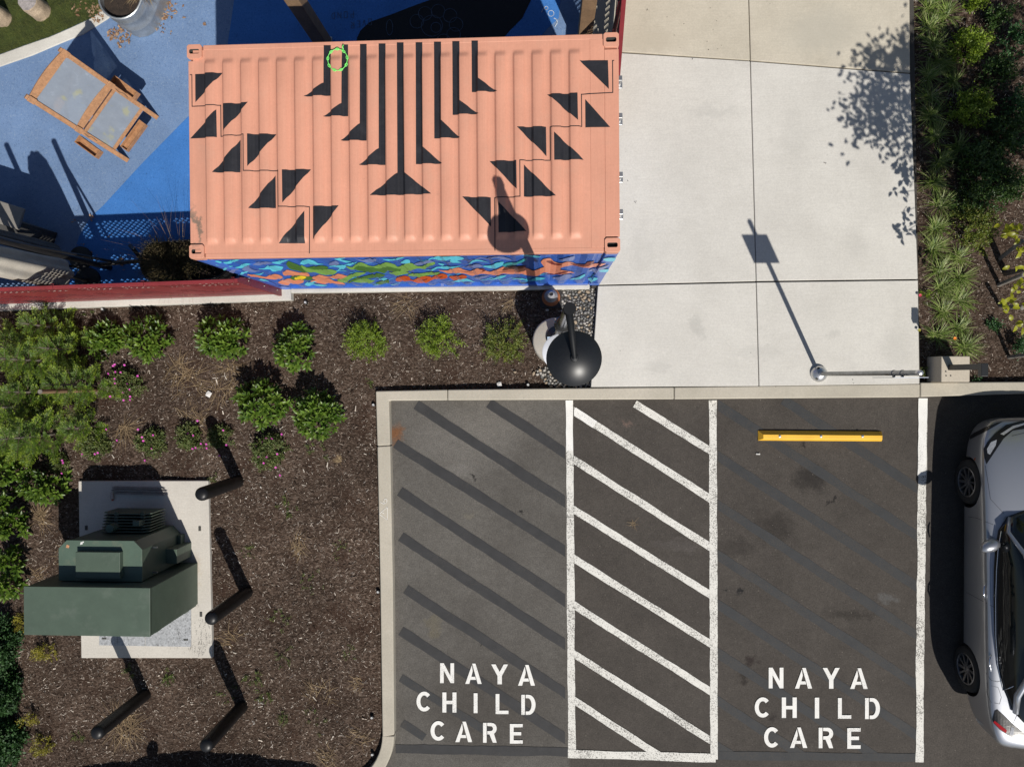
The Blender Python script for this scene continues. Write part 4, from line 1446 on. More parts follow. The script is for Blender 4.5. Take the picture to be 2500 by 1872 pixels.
def arched(t0, hgt, rise, up_sign=1):
    """cross bar in the plane of the front frame with an arched edge"""
    a, b_ = lerp(eA, eF, t0), lerp(eB, eG, t0)
    dn = ((eF - eA) + (eG - eB)).normalized()
    mb = MB()
    n_ = 12
    for side in (0.012, -0.012):
        pts = []
        for i in range(n_ + 1):
            k_ = i / n_
            c = lerp(a, b_, k_) + nrm * side
            pts.append((c - dn * (hgt / 2 + rise * math.sin(math.pi * k_)), c + dn * hgt / 2))
        for i in range(n_):
            q = [pts[i][0], pts[i + 1][0], pts[i + 1][1], pts[i][1]]
            mb.add(q if side > 0 else q[::-1], [(3, 2, 1, 0)])
        if side > 0:
            top = pts
        else:
            bot = pts
    for i in range(n_):
        mb.add([top[i][0], top[i + 1][0], bot[i + 1][0], bot[i][0]], [(0, 1, 2, 3)])
        mb.add([top[i][1], bot[i][1], bot[i + 1][1], top[i + 1][1]], [(0, 1, 2, 3)])
    return mb.build('cross_bar', OAK, easel)


arched(0.03, 0.085, 0.028)
arched(0.475, 0.085, 0.028)
for a, b_ in ((eA, eF), (eB, eG)):
    for t_ in (0.03, 0.475):
        q_ = lerp(a, b_, t_) + nrm * .03
        MB().bar(q_ - (b_ - a).normalized() * .05, q_ + (b_ - a).normalized() * .05, .085, .02, nrm).build('corner_block', OAK, easel, bevel=.004)
MB().bar(lerp(eA, eF, 0.53), lerp(eB, eG, 0.53), 0.045, 0.035, nrm).build('cross_bar', OAK, easel, bevel=0.004)
MB().bar(lerp(eA, eF, 0.83), lerp(eB, eG, 0.83), 0.05, 0.025, nrm).build('cross_bar', OAK, easel, bevel=0.004)
MB().bar(lerp(eA, bkA, 0.62), lerp(eB, bkB, 0.62), 0.14, 0.025, (eA - bkA)).build('cross_bar', OAK, easel, bevel=0.004)
for t0, t1, kF, kG in ((0.04, 0.46, eF, eG), (0.52, 0.83, eF, eG), (0.06, 0.56, bkA, bkB)):
    a, b_, c, d = lerp(eA, kF, t0), lerp(eB, kG, t0), lerp(eB, kG, t1), lerp(eA, kF, t1)
    if kF is bkA:
        a, b_, c, d = (q_ - nrm * .05 for q_ in (a, b_, c, d))
    mb = MB()
    o_ = nrm * 0.004
    mb.add([a + o_, b_ + o_, c + o_, d + o_, a - o_, b_ - o_, c - o_, d - o_], [(3, 2, 1, 0), (4, 5, 6, 7), (0, 1, 5, 4), (1, 2, 6, 5), (2, 3, 7, 6), (3, 0, 4, 7)])
    mb.build('clear_panel', ACRYL, easel)


def tray(c, ax, ln, wd, dp, nm='tray'):
    ax = Vector(ax).normalized()
    sd_ = Vector((-ax.y, ax.x, 0)).normalized()
    mb = MB()
    T_ = Matrix(((ax.x, sd_.x, 0, c.x), (ax.y, sd_.y, 0, c.y), (ax.z, 0, 1, c.z), (0, 0, 0, 1)))
    mb.bx(-ln / 2, ln / 2, -wd / 2, wd / 2, 0, 0.012, T=T_)
    mb.bx(-ln / 2, ln / 2, -wd / 2, -wd / 2 + 0.012, 0.012, dp, T=T_)
    mb.bx(-ln / 2, ln / 2, wd / 2 - 0.012, wd / 2, 0.012, dp, T=T_)
    mb.bx(-ln / 2, -ln / 2 + 0.012, -wd / 2 + 0.012, wd / 2 - 0.012, 0.012, dp, T=T_)
    mb.bx(ln / 2 - 0.012, ln / 2, -wd / 2 + 0.012, wd / 2 - 0.012, 0.012, dp, T=T_)
    return mb.build(nm, OAK, easel)


fr2 = Vector((fr.x, fr.y, 0))
tray(P(330, 334, 0.38), fr2, 0.5, 0.13, 0.06)
ld = eF - eA
ld.z = 0
tray(P(310, 218, 0.5), ld, 0.44, 0.12, 0.09)
tray(P(222, 362, 0.5), ld, 0.4, 0.13, 0.09)
SQG = mat('black_strap', (0.02, 0.018, 0.015), 0.7)
for s_, (a, b_) in enumerate(((eA, eF), (eB, eG))):
    p0, p1 = lerp(a, b_, 0.53) + nrm * 0.022, lerp(a, b_, 0.66) + nrm * 0.022
    MB().tube([p0, lerp(p0, p1, .3) + fr * .012, lerp(p0, p1, .6) - fr * .012, p1], 0.004, 5).build('cord', SQG, easel)

# ------------------------------------------------------------------ stock tanks, stumps
GALV = mat('galvanised_tank', (0.42, 0.44, 0.45), 0.42, 0.7, var=0.2, scale=6)
BLKP = mat('black_tank', (0.02, 0.02, 0.022), 0.5)
DRYSOIL = mat('planter_soil', (0.03, 0.02, 0.014), 0.95, var=0.4, scale=15, bmp=1.0)


def stadium(c, ang, ln, r_, n_=14):
    pts = []
    for s_ in (1, -1):
        for i in range(n_ + 1):
            a = ang - s_ * 0 + (math.pi / 2 if s_ < 0 else -math.pi / 2) + math.pi * i / n_
            pts.append((c[0] + s_ * ln / 2 * math.cos(ang) + r_ * math.cos(a), c[1] + s_ * ln / 2 * math.sin(ang) + r_ * math.sin(a)))
    return pts


def tank(name, label, c, ang, ln, r_, z0, z1_, m_):
    t = thing(name, label, 'planter', (c[0], c[1], z0))
    mb = MB()
    prof = [(0, z0), (0.0, z0 + (z1_ - z0) * .3), (0.012, z0 + (z1_ - z0) * .34), (0.012, z0 + (z1_ - z0) * .4), (0, z0 + (z1_ - z0) * .44),
            (0.0, z0 + (z1_ - z0) * .66), (0.012, z0 + (z1_ - z0) * .7), (0.012, z0 + (z1_ - z0) * .76), (0, z0 + (z1_ - z0) * .8), (0, z1_ - 0.03),
            (0.016, z1_ - 0.026), (0.018, z1_ - 0.01), (0.006, z1_), (-0.008, z1_ - 0.008), (-0.008, z1_ - 0.2)]
    rings = [[(x_, y_, z_) for (x_, y_) in stadium(c, ang, ln, r_ + dr_)] for (dr_, z_) in prof]
    n_ = len(rings[0])
    mb.add([p for rg in rings for p in rg], [(i * n_ + k_, i * n_ + (k_ + 1) % n_, (i + 1) * n_ + (k_ + 1) % n_, (i + 1) * n_ + k_) for i in range(len(rings) - 1) for k_ in range(n_)])
    mb.build('shell', m_, t, smooth=50)
    MB().sheet([(x_, y_) for (x_, y_) in stadium(c, ang, ln, r_ - 0.009)], z1_ - 0.12).build('soil', DRYSOIL, t)
    return t


STRAW = leafmat('dry_straw', [(0.1, 0.06, 0.03), (0.2, 0.13, 0.07), (0.34, 0.25, 0.14), (0.42, 0.33, 0.2)], 0.8, 0.2)
DULLG = leafmat('winter_grass', [(0.05, 0.038, 0.016), (0.1, 0.075, 0.03), (0.15, 0.12, 0.05), (0.06, 0.05, 0.02)], 0.8, 0.2)


def blades(name, c, r_, n_, ln, m_, par, up=(0.4, 1.0), wdt=0.004, spread=1.0, droop=0.6, wild=0.0):
    """curved grass blades springing from a base disc"""
    c = np.array(c[:3])
    a = rng.uniform(0, 2 * np.pi, n_)
    rr = r_ * np.sqrt(rng.random(n_))
    base = c + np.stack([rr * np.cos(a), rr * np.sin(a), np.zeros(n_)], 1)
    da = a + rng.normal(0, 0.5, n_)
    if wild:
        fav = rng.uniform(0, 6.28, 4)
        da = np.where(rng.random(n_) < wild, fav[rng.integers(0, 4, n_)] + rng.normal(0, .35, n_), da)
    el = rng.uniform(up[0], up[1], n_)
    L_ = ln * rng.uniform(0.55, 1.1, n_)
    hd = np.stack([np.cos(da), np.sin(da), np.zeros(n_)], 1)
    sd_ = np.stack([-np.sin(da), np.cos(da), np.zeros(n_)], 1)
    pts = []
    for t in (0, 0.4, 0.75, 1.0):
        h = L_ * t * np.sin(el) - droop * L_ * t * t * 0.5
        o_ = L_ * t * np.cos(el) * spread + 0.25 * L_ * t * t
        p = base + hd * o_[:, None]
        p[:, 2] = base[:, 2] + np.maximum(h, 0.004 * t)
        pts.append(p)
    wds = [wdt, wdt * 0.9, wdt * 0.6, wdt * 0.12]
    rows = []
    for p, w_ in zip(pts, wds):
        rows += [p - sd_ * w_, p + sd_ * w_]
    v = np.stack(rows, 1).reshape(-1, 3)
    b_ = (np.arange(n_) * 8)[:, None]
    f = np.concatenate([b_ + np.array([[k_, k_ + 1, k_ + 3, k_ + 2]]) for k_ in (0, 2, 4)], 1).reshape(-1, 4)
    return np_mesh(name, v, f, m_, par)


tkc = P(293, -6, 0.68) + Vector((.4 * math.cos(R(68)), .4 * math.sin(R(68)), 0))
tk = tank('stock_tank', 'oval galvanised stock tank of dry grass on the turf edge', (tkc.x, tkc.y), R(68), 0.8, 0.315, 0.11, 0.70, GALV)
gr = thing('dry_grass', 'straw coloured dead grass filling the galvanised tank', 'grass', (tkc.x, tkc.y, 0.58))
for k in range(7):
    q = tkc + Vector((random.uniform(-.2, .2), random.uniform(-.25, .5), 0))
    blades('tuft', (q.x, q.y, 0.58), 0.12, 110, 0.26, STRAW, gr, (0.1, 0.8), 0.004, 1, 0.8)
tkc = P(430, 640, 0.55)
tank('stock_tank', 'black oval planter of dull grass beside the container corner', (tkc.x + .12, tkc.y + .02), R(4), 0.75, 0.3, 0.11, 0.55, BLKP)
gr = thing('dry_grass', 'dull olive grass clump in the black planter behind the fence', 'grass', (tkc.x, tkc.y, 0.43))
for k in range(12):
    q = tkc + Vector((random.uniform(-.42, .5), random.uniform(-.22, .2), 0))
    blades('tuft', (q.x, q.y, 0.43), 0.12, 170, 0.34, DULLG, gr, (0.5, 1.5), 0.004, 0.8, 0.5)
blades('tuft', (tkc.x, tkc.y + .05, 0.45), 0.25, 60, 0.8, STRAW, gr, (0.5, 1.2), 0.0018, 1, 0.3)

BARK = mat('stump_side', (0.36, 0.28, 0.2), 0.85, var=0.3, scale=9, bmp=0.6, bscale=40)
ENDG = mat('stump_top', (0.3, 0.27, 0.26), 0.85, var=0.3, scale=14)
for (x_, y_, r_, h_, lab) in ((66, 2, 0.155, 0.42, 'cut log stump with a grey weathered top on the turf'), (-27, 22, 0.14, 0.4, 'cut log stump at the very edge of the turf')):
    q = P(x_, y_, h_)
    st_ = thing('log_stump', lab, 'stump', (q.x, q.y, 0.11))
    n_ = 22
    jr = [1 + random.uniform(-.06, .06) for _ in range(n_)]
    mb = MB()
    vs_ = [(q.x + r_ * jr[k] * s_ * math.cos(2 * math.pi * k / n_), q.y + r_ * jr[k] * s_ * math.sin(2 * math.pi * k / n_), z_) for (s_, z_) in ((1.06, 0.11), (1, h_ * .5), (1, h_ - .015), (.95, h_)) for k in range(n_)]
    mb.add(vs_, [(i * n_ + k, i * n_ + (k + 1) % n_, (i + 1) * n_ + (k + 1) % n_, (i + 1) * n_ + k) for i in range(3) for k in range(n_)])
    mb.build('bark', BARK, st_, smooth=True)
    MB().add(vs_[-n_:], [list(range(n_))]).build('cut_face', ENDG, st_)

LEAFB = leafmat('fallen_leaves', [(0.14, 0.07, 0.035), (0.28, 0.16, 0.09), (0.4, 0.27, 0.17), (0.2, 0.1, 0.05)], 0.85, 0.1)


def litter(name, centres, label, size=(0.012, 0.035), z_=0.118, m_=None):
    vs_ = []
    for (x_, y_, r_, n_) in centres:
        c = P(x_, y_, z_)
        for _ in range(n_):
            a, rr = random.uniform(0, 6.28), r_ * math.sqrt(random.random())
            q = c + Vector((rr * math.cos(a), rr * math.sin(a), random.uniform(0, 0.012)))
            b_ = random.uniform(0, 6.28)
            l_ = random.uniform(*size)
            d = Vector((math.cos(b_), math.sin(b_), random.uniform(-.4, .4))) * l_
            e = Vector((-math.sin(b_), math.cos(b_), random.uniform(-.4, .4))) * l_ * random.uniform(.3, .6)
            vs_ += [q - d, q + e, q + d, q - e]
    return tag(np_mesh(name, [tuple(v_) for v_ in vs_], np.arange(len(vs_)).reshape(-1, 4), m_ or LEAFB), label, 'leaf litter', kind='stuff')


litter('leaf_litter', [(300, 80, .16, 60), (340, 60, .2, 90), (370, 35, .26, 130), (390, 15, .25, 110), (276, 84, .1, 40), (300, 100, .12, 20), (238, 34, .14, 60), (200, 20, .2, 25), (410, 40, .3, 30)],
       'brown fallen leaves scattered round the galvanised tank')
litter('leaf_litter', [(225, 533, .05, 5), (180, 540, .03, 3), (200, 610, .1, 10), (500, 60, .02, 3), (296, 640, .06, 14), (255, 640, .5, 25)], 'a few brown leaves lying in the fence shadow on blue rubber')

# ------------------------------------------------------------------ things standing in the yard behind the fence
CANVAS = mat('grey_canvas', (0.4, 0.37, 0.32), 0.85, var=0.12, scale=5)
DARKC = mat('charcoal_fabric', (0.05, 0.048, 0.045), 0.75, var=0.2)
DKMET = mat('black_metal', (0.012, 0.012, 0.013), 0.5)


def fluted(name, c, prof, flutes, amp, m_, par):
    n_ = flutes * 8
    rings = []
    for (r_, z_) in prof:
        rings.append([(c[0] + (r_ + amp * r_ * math.cos(flutes * 2 * math.pi * k / n_)) * math.cos(2 * math.pi * k / n_),
                       c[1] + (r_ + amp * r_ * math.cos(flutes * 2 * math.pi * k / n_)) * math.sin(2 * math.pi * k / n_), z_) for k in range(n_)])
    mb = MB().add([p for rg in rings for p in rg], [(i * n_ + k, i * n_ + (k + 1) % n_, (i + 1) * n_ + (k + 1) % n_, (i + 1) * n_ + k) for i in range(len(rings) - 1) for k in range(n_)])
    mb.add(rings[-1], [list(range(n_))])
    return mb.build(name, m_, par, smooth=True)


uc = (-7.15, 1.52)
um = thing('folded_parasol', 'pale grey canvas parasol folded upright behind the red fence', 'parasol', (uc[0], uc[1], 0.1))
fluted('canvas', uc, [(0.2, 0.78), (0.215, 0.85), (0.2, 1.3), (0.19, 1.9), (0.17, 2.3), (0.1, 2.54), (0.03, 2.6)], 6, 0.13, CANVAS, um)
MB().tube([(uc[0], uc[1], 0.12), (uc[0], uc[1], 0.85)], 0.025, 10).build('pole', DKMET, um)
MB().lathe([(0.2, 0.1), (0.2, 0.15), (0.05, 0.18), (0.03, 0.3)], (uc[0], uc[1], 0), 20).build('base', DKMET, um, smooth=40)
uc = (-7.26, 1.87)
um = thing('folded_parasol', 'slim charcoal parasol folded upright next to the pale grey one', 'parasol', (uc[0], uc[1], 0.1))
fluted('canvas', uc, [(0.09, 0.7), (0.1, 0.8), (0.1, 1.4), (0.09, 1.9), (0.05, 2.1)], 5, 0.1, DARKC, um)
MB().tube([(uc[0], uc[1], 0.12), (uc[0], uc[1], 0.75)], 0.02, 10).build('pole', DKMET, um)
MB().lathe([(0.18, 0.1), (0.18, 0.15), (0.05, 0.18), (0.03, 0.3)], (uc[0], uc[1], 0), 20).build('base', DKMET, um, smooth=40)
hf = thing('climbing_frame', 'black metal frame with two slim uprights in the fence shadow', 'play frame', (-7.2, 1.66, 0.1))
for (x_, y_) in ((-6.81, 1.72), (-7.58, 1.67)):
    MB().tube([(x_, y_, 0.1), (x_, y_, 2.6)], 0.045, 10).build('upright', DKMET, hf, smooth=40)
    MB().tube([(x_ + 0.22, y_ + 0.06, 0.1), (x_, y_, 2.35)], 0.02, 8).build('brace', DKMET, hf, smooth=40)
MB().tube([(-6.81, 1.72, 0.4), (-5.95, 1.8, 0.32), (-5.75, 1.95, 0.12)], 0.03, 8).build('rail', DKMET, hf, smooth=40)
MB().tube([(-6.1, 1.62, 0.15), (-6.25, 1.95, 0.4), (-6.45, 2.05, 0.15)], 0.03, 8).build('rail', DKMET, hf, smooth=40)
SHED = mat('grey_cabinet', (0.2, 0.185, 0.165), 0.6, var=0.1)
k0 = P(44, 540, 0.95)
cbn = thing('storage_bench', 'low grey storage chest at the edge of the blue yard', 'chest', (k0.x - 0.5, k0.y, 0.1))
T_ = Matrix.Translation((k0.x, k0.y, 0)) @ Matrix.Rotation(R(-18), 4, 'Z')
MB().bx(-1.1, 0, -0.32, 0.0, 0.1, 0.9, T=T_).build('body', DARKC, cbn, bevel=0.01)
MB().bx(-1.13, 0.03, -0.12, 0.2, 0.905, 0.95, T=T_).build('lid', SHED, cbn, bevel=0.01)

# ------------------------------------------------------------------ lamp post, its footing, river rock, cone
BLACKG = mat('black_powder_coat', (0.011, 0.012, 0.014), 0.4, var=0.1, scale=30, spec=0.5)
BLACKM = mat('black_satin', (0.009, 0.01, 0.012), 0.55, var=0.1, spec=0.2)
BLACKS = mat('black_gloss_pole', (0.02, 0.02, 0.021), 0.22, var=0.1)
WHITEL = mat('white_reflector', (0.75, 0.76, 0.8), 0.4, var=0.03)
LAMPC = concrete_mat('lamp_footing_concrete', (0.42, 0.39, 0.34), (0.33, 0.31, 0.27), False)
lx, ly = 0.215, 0.56
foot = thing('lamp_footing', 'round raised concrete footing under the black lamp post', 'footing', (lx, ly, 0))
fz = 0.88
ftc = P(1356, 831, fz)
MB().lathe([(0.325, -0.05), (0.325, fz - 0.03), (0.315, fz - 0.01), (0.3, fz), (0, fz)], (ftc.x, ftc.y, 0), 40).build('concrete_drum', LAMPC, foot, smooth=40)
lamp = thing('lamp_post', 'black lamp post with a broad round disc shade', 'lamp post', (ftc.x, ftc.y, fz))
MB().lathe([(0.17, fz), (0.17, fz + 0.03), (0.09, fz + 0.1), (0.075, fz + 0.25), (0, fz + .25)], (lx, ly, 0), 28).build('base_cover', BLACKG, lamp, smooth=40)
MB().tube([(lx, ly, fz + .1), (lx, ly, 3.3), (lx, ly, 5.02)], [0.062, 0.055, 0.05], 24).build('pole', BLACKS, lamp, smooth=40)
MB().lathe([(0.053, 5.0), (0.054, 5.078), (0.051, 5.082), (0, 5.082)], (lx + .008, ly + .008, 0), 28).build('pole_cap', BLACKM, lamp, smooth=40)
MB().lathe([(0.06, 3.28), (0.092, 3.3), (0.094, 3.42), (0.075, 3.45), (0.053, 3.47)], (lx, ly, 0), 28).build('collar', BLACKS, lamp, smooth=40)
dc = P(1402.5, 874, 4.95)
dx, dy = dc.x, dc.y
sh_ = MB().lathe([(0.0, 4.84), (0.12, 4.842), (0.232, 4.848), (0.24, 4.854)] + [(0.24 * t_, 4.858 + math.sqrt(.355 ** 2 - (.24 * t_) ** 2) - .2616) for t_ in (1, .93, .86, .78, .7, .62, .54, .46, .38, .3, .22, .145)] + [(0.034, 4.962), (0.03, 4.975), (0.0, 4.98)], (dx, dy, 0), 56).build('shade', BLACKG, lamp, smooth=40)
MB().lathe([(0.0, 4.832), (0.1, 4.834), (0.1, 4.84)], (dx, dy, 0), 32).build('diffuser', WHITEL, sh_, smooth=40)
MB().tube([(lx, ly, 5.045), (lx + (dx - lx) * .35, ly + (dy - ly) * .35, 5.06), (lx + (dx - lx) * .75, ly + (dy - ly) * .75, 5.03), (dx, dy, 4.985)], [0.034, 0.031, 0.026, 0.02], 14).build('arm', BLACKM, lamp, smooth=40)
wc = P(1369, 860, 3.3)
MB().lathe([(0.0, 3.27), (0.195, 3.285), (0.2, 3.3), (0.19, 3.308), (0.0, 3.335)], (wc.x, wc.y, 0), 44).build('lower_reflector', WHITEL, lamp, smooth=40)
MB().tube([(lx, ly, 3.36), (wc.x, wc.y, 3.34)], 0.018, 10).build('lower_arm', BLACKS, lamp, smooth=40)
tagp = P(1340, 823, 1.6)
MB().bx(tagp.x - 0.02, tagp.x + 0.1, tagp.y - 0.025, tagp.y + 0.005, 1.5, 1.6).build('label_plate', mat('blue_white_plate', (0.4, 0.5, 0.62), 0.4), lamp)

ROCKS = [mat('river_rock_' + n_, c, 0.7, var=0.2, scale=20) for n_, c in (('grey', (0.19, 0.185, 0.175)), ('dark', (0.10, 0.10, 0.10)), ('pale', (0.34, 0.32, 0.29)), ('tan', (0.3, 0.235, 0.165)), ('mid', (0.15, 0.148, 0.14)))]
gravel = setting('river_rock_bed')
gp = [P(*p, 0.05) for p in ((1368, 700), (1456, 700), (1442, 944), (1345, 944), (1322, 925), (1312, 905), (1335, 895), (1360, 880), (1372, 800))]
MB().sheet(gp, 0.052).build('gravel_base', mat('gravel_base', (0.05, 0.047, 0.042), 0.95, var=0.4, scale=40, bmp=1), gravel)
rmesh = []
for k in range(10):
    mb = MB()
    nn, rings = 8, []
    ax_, ay_, az_ = random.uniform(.8, 1.3), random.uniform(.6, .9), random.uniform(.4, .6)
    for (r_, z_) in ((0.55, -0.8), (0.95, -0.25), (0.95, 0.3), (0.55, 0.8)):
        rings += [(ax_ * r_ * math.cos(6.283 * i / nn) * random.uniform(.85, 1.12), ay_ * r_ * math.sin(6.283 * i / nn) * random.uniform(.85, 1.12), az_ * z_ * random.uniform(.9, 1.1)) for i in range(nn)]
    mb.add(rings, [(i * nn + j, i * nn + (j + 1) % nn, (i + 1) * nn + (j + 1) % nn, (i + 1) * nn + j) for i in range(3) for j in range(nn)] + [[7 - j for j in range(8)], [24 + j for j in range(8)]])
    me = bpy.data.meshes.new('rock')
    me.from_pydata(mb.v, [], mb.f)
    me.polygons.foreach_set('use_smooth', [True] * len(me.polygons))
    me.materials.append(ROCKS[k % 5])
    rmesh.append(me)
gpx = [(p.x, p.y) for p in gp]
placed = []
tries = 0
hid = P(1402.5, 874, 4.95)
while len(placed) < 296 and tries < 20000:
    tries += 1
    px_, py_ = random.uniform(1308, 1458), random.uniform(698, 944)
    if (px_ - 1402) ** 2 + (py_ - 873) ** 2 < 60 ** 2:
        continue
    q = P(px_, py_, 0.06)
    if not inside(gpx, np.array([q.x]), np.array([q.y]))[0]:
        continue
    if (q.x - ftc.x) ** 2 + (q.y - ftc.y) ** 2 < 0.34 ** 2:
        continue
    s_ = random.uniform(0.017, 0.033)
    if any((q.x - a) ** 2 + (q.y - b_) ** 2 < (0.78 * (s_ + c)) ** 2 for a, b_, c in placed):
        continue
    placed.append((q.x, q.y, s_))
    o = link('rock', random.choice(rmesh), gravel)
    o.location = (q.x, q.y, 0.055 + s_ * 0.25)
    o.rotation_euler = (random.uniform(-.3, .3), random.uniform(-.3, .3), random.uniform(0, 6.28))
    o.scale = (s_, s_, s_)
for (x_, y_, s_) in ((1303, 911, .03), (1312, 914, .03), (1318, 904, .026), (1325, 915, .035), (1257, 908, .024), (1274, 700, .022), (1084, 706, .024), (1018, 706, .016), (1145, 704, .02), (1336, 757, .028)):
    q = P(x_, y_, 0.06)
    o = link('rock', rmesh[(2, 3)[random.random() < .4]], gravel)
    o.location = (q.x, q.y, 0.055)
    o.rotation_euler = (0, 0, random.uniform(0, 6))
    o.scale = (s_, s_, s_)

ORANGE = mat('weathered_orange', (0.36, 0.12, 0.045), 0.75, var=0.3, scale=14, dirt=((0.1, 0.06, 0.045), 9, 0.8))
GREYB = mat('worn_reflective_band', (0.28, 0.28, 0.3), 0.5, var=0.25, scale=20)
RUBK = mat('black_rubber_base', (0.022, 0.02, 0.019), 0.85, var=0.2)
cq = P(1345, 726, 0.06)
cone = thing('traffic_cone', 'weathered orange traffic cone with a grey band beside the lamp post', 'cone', (cq.x, cq.y, 0.05))
b_ = MB()
s_ = 0.165
b_.prism([(cq.x + sx * s_ - sx * cx_ * .03, cq.y + sy * s_ - sy * (1 - cx_) * .03) for sx, sy, cx_ in ((-1, -1, 1), (-1, -1, 0), (-1, 1, 0), (-1, 1, 1), (1, 1, 1), (1, 1, 0), (1, -1, 0), (1, -1, 1))][:0] or
         [(cq.x - s_, cq.y - s_ + .03), (cq.x - s_ + .03, cq.y - s_), (cq.x + s_ - .03, cq.y - s_), (cq.x + s_, cq.y - s_ + .03), (cq.x + s_, cq.y + s_ - .03), (cq.x + s_ - .03, cq.y + s_), (cq.x - s_ + .03, cq.y + s_), (cq.x - s_, cq.y + s_ - .03)], 0.05, 0.085)
b_.build('base', RUBK, cone, bevel=0.006)
MB().lathe([(0.14, 0.086), (0.13, 0.1), (0.108, 0.2), (0.1, 0.24)], (cq.x, cq.y, 0), 28).build('skirt', ORANGE, cone, smooth=40)
MB().lathe([(0.1, 0.241), (0.058, 0.42)], (cq.x, cq.y, 0), 28).build('reflective_band', GREYB, cone, smooth=40)
tipm = MB()
for prof in ([(0.058, 0.421), (0.036, 0.5), (0.03, 0.505), (0.028, 0.49), (0.03, 0.35)],):
    n_ = 24
    tipm.add([(cq.x + r_ * math.cos(6.2832 * k / n_), cq.y + r_ * math.sin(6.2832 * k / n_), z_) for r_, z_ in prof for k in range(n_)],
             [(i * n_ + k, i * n_ + (k + 1) % n_, (i + 1) * n_ + (k + 1) % n_, (i + 1) * n_ + k) for i in range(len(prof) - 1) for k in range(n_)])
tipm.build('tip', GREYB, cone, smooth=40)
MB().lathe([(0.032, 0.3), (0, 0.302)], (cq.x, cq.y, 0), 16).build('bore', SLOT, cone)

# ------------------------------------------------------------------ sign pole
GALVP = mat('galvanised_pole', (0.34, 0.345, 0.34), 0.42, 0.7, var=0.18, scale=10)
CHROME = mat('cast_aluminium', (0.62, 0.62, 0.62), 0.3, 0.8, var=0.08)
sp_ = P(1997, 912, 0.15)
sx_, sy_ = sp_.x + 0.01, sp_.y - 0.004
sign = thing('sign_post', 'galvanised sign post on a round cast base on the apron', 'sign', (sx_, sy_, 0.15))
dome = MB().lathe([(0.125, 0.15), (0.125, 0.17), (0.118, 0.195), (0.1, 0.222), (0.07, 0.245), (0.038, 0.26), (0.038, 0.3), (0.032, 0.302)], (sx_, sy_, 0), 36).build('base', CHROME, sign, smooth=40)
for k in range(3):
    a = R(95 + 120 * k) + .3
    MB().lathe([(0.0, 0), (0.02, 0.0), (0.02, 0.012), (0, 0.013)], (sx_ + 0.088 * math.cos(a), sy_ + 0.088 * math.sin(a), 0.226), 10).build('bolt_hole', SLOT, dome)
MB().tube([(sx_, sy_, 0.25), (sx_, sy_, 3.02)], 0.031, 20).build('pole', GALVP, sign, smooth=40)
MB().lathe([(0.034, 2.98), (0.034, 3.02), (0.026, 3.04), (0, 3.047)], (sx_, sy_, 0), 20).build('pole_cap', CHROME, sign, smooth=40)
SIGNB = mat('blue_sign_face', (0.06, 0.17, 0.4), 0.4, var=0.03)
ALU = mat('sheet_aluminium', (0.55, 0.56, 0.57), 0.4, 0.6)
pl_ = MB().bx(sx_ - 0.19, sx_ + 0.19, sy_ - 0.052, sy_ - 0.048, 2.3, 2.84).build('plate', ALU, sign, bevel=0.0015)
MB().bx(sx_ - 0.186, sx_ + 0.186, sy_ - 0.0545, sy_ - 0.0525, 2.304, 2.836).build('plate_face', SIGNB, pl_)
for z_ in (2.42, 2.62):
    MB().lathe([(0.034, z_), (0.037, z_ + .004), (0.037, z_ + .022), (0.034, z_ + .026)], (sx_, sy_, 0), 20).build('clamp_band', GALVP, sign, smooth=40)
    MB().bx(sx_ - 0.012, sx_ + 0.012, sy_ - 0.048, sy_ - 0.03, z_, z_ + .026).build('clamp_bolt', GALVP, sign)

# ------------------------------------------------------------------ bollard light on its concrete block
bz = 0.42
k0, k1 = P(2298, 934, bz), P(2368, 869.5, bz)
blk = thing('concrete_block', 'squat pale concrete block standing at the corner of the grass bed', 'block', ((k0.x + k1.x) / 2, (k0.y + k1.y) / 2, 0))
MB().bx(k0.x, k1.x, k0.y + .01, k1.y, -0.05, bz).build('block_body', concrete_mat('block_concrete', (0.5, 0.45, 0.37), (0.42, 0.37, 0.3), False), blk, bevel=0.01)
lq = P(2321, 897, bz)
bl = thing('bollard_light', 'slim black bollard light on the pale concrete block', 'light', (lq.x, lq.y, bz))
MB().bx(lq.x - 0.035, lq.x + 0.035, lq.y - 0.04, lq.y + 0.04, bz, 1.14).build('post', BLACKG, bl, bevel=0.004)
MB().bx(lq.x - 0.045, lq.x + 0.045, lq.y - 0.13, lq.y + 0.048, 1.14, 1.22).build('head', BLACKG, bl, bevel=0.005)
for (a_, b_2) in ((-.045, -.03), (.02, -.03), (-.05, .03)):
    MB().lathe([(0, 0), (0.009, 0), (0.009, 0.008), (0, 0.01)], (lq.x + a_ - .02, lq.y + b_2 - .09, bz), 8).build('anchor_bolt', SLOT, bl)

# ------------------------------------------------------------------ wheel stop
YEL = mat('yellow_plastic', (0.78, 0.44, 0.035), 0.5, var=0.1, scale=3, dirt=((0.4, 0.24, 0.05), 12, 0.35))
ws = [P(1850, 1050.5, 0), P(2151.5, 1053, 0), P(2151.5, 1077, 0), P(1850, 1075, 0)]
wst = thing('wheel_stop', 'yellow plastic wheel stop at the head of the second bay', 'wheel stop', (ws[0] + ws[2]) / 2)
a, b_, c, d = ws
inn_ = 0.05
up = Vector((0, 0, 0.1))
lx_ = (b_ - a).normalized()
wx_ = (a - d).normalized()
top = [a + lx_ * .055 - wx_ * .055, b_ - lx_ * .03 - wx_ * .055, c - lx_ * .03 + wx_ * .035, d + lx_ * .055 + wx_ * .035]
e0 = Vector((0, 0, 0.012))
vs_ = [a, b_, c, d, a + e0, b_ + e0, c + e0, d + e0] + [t + up for t in top]
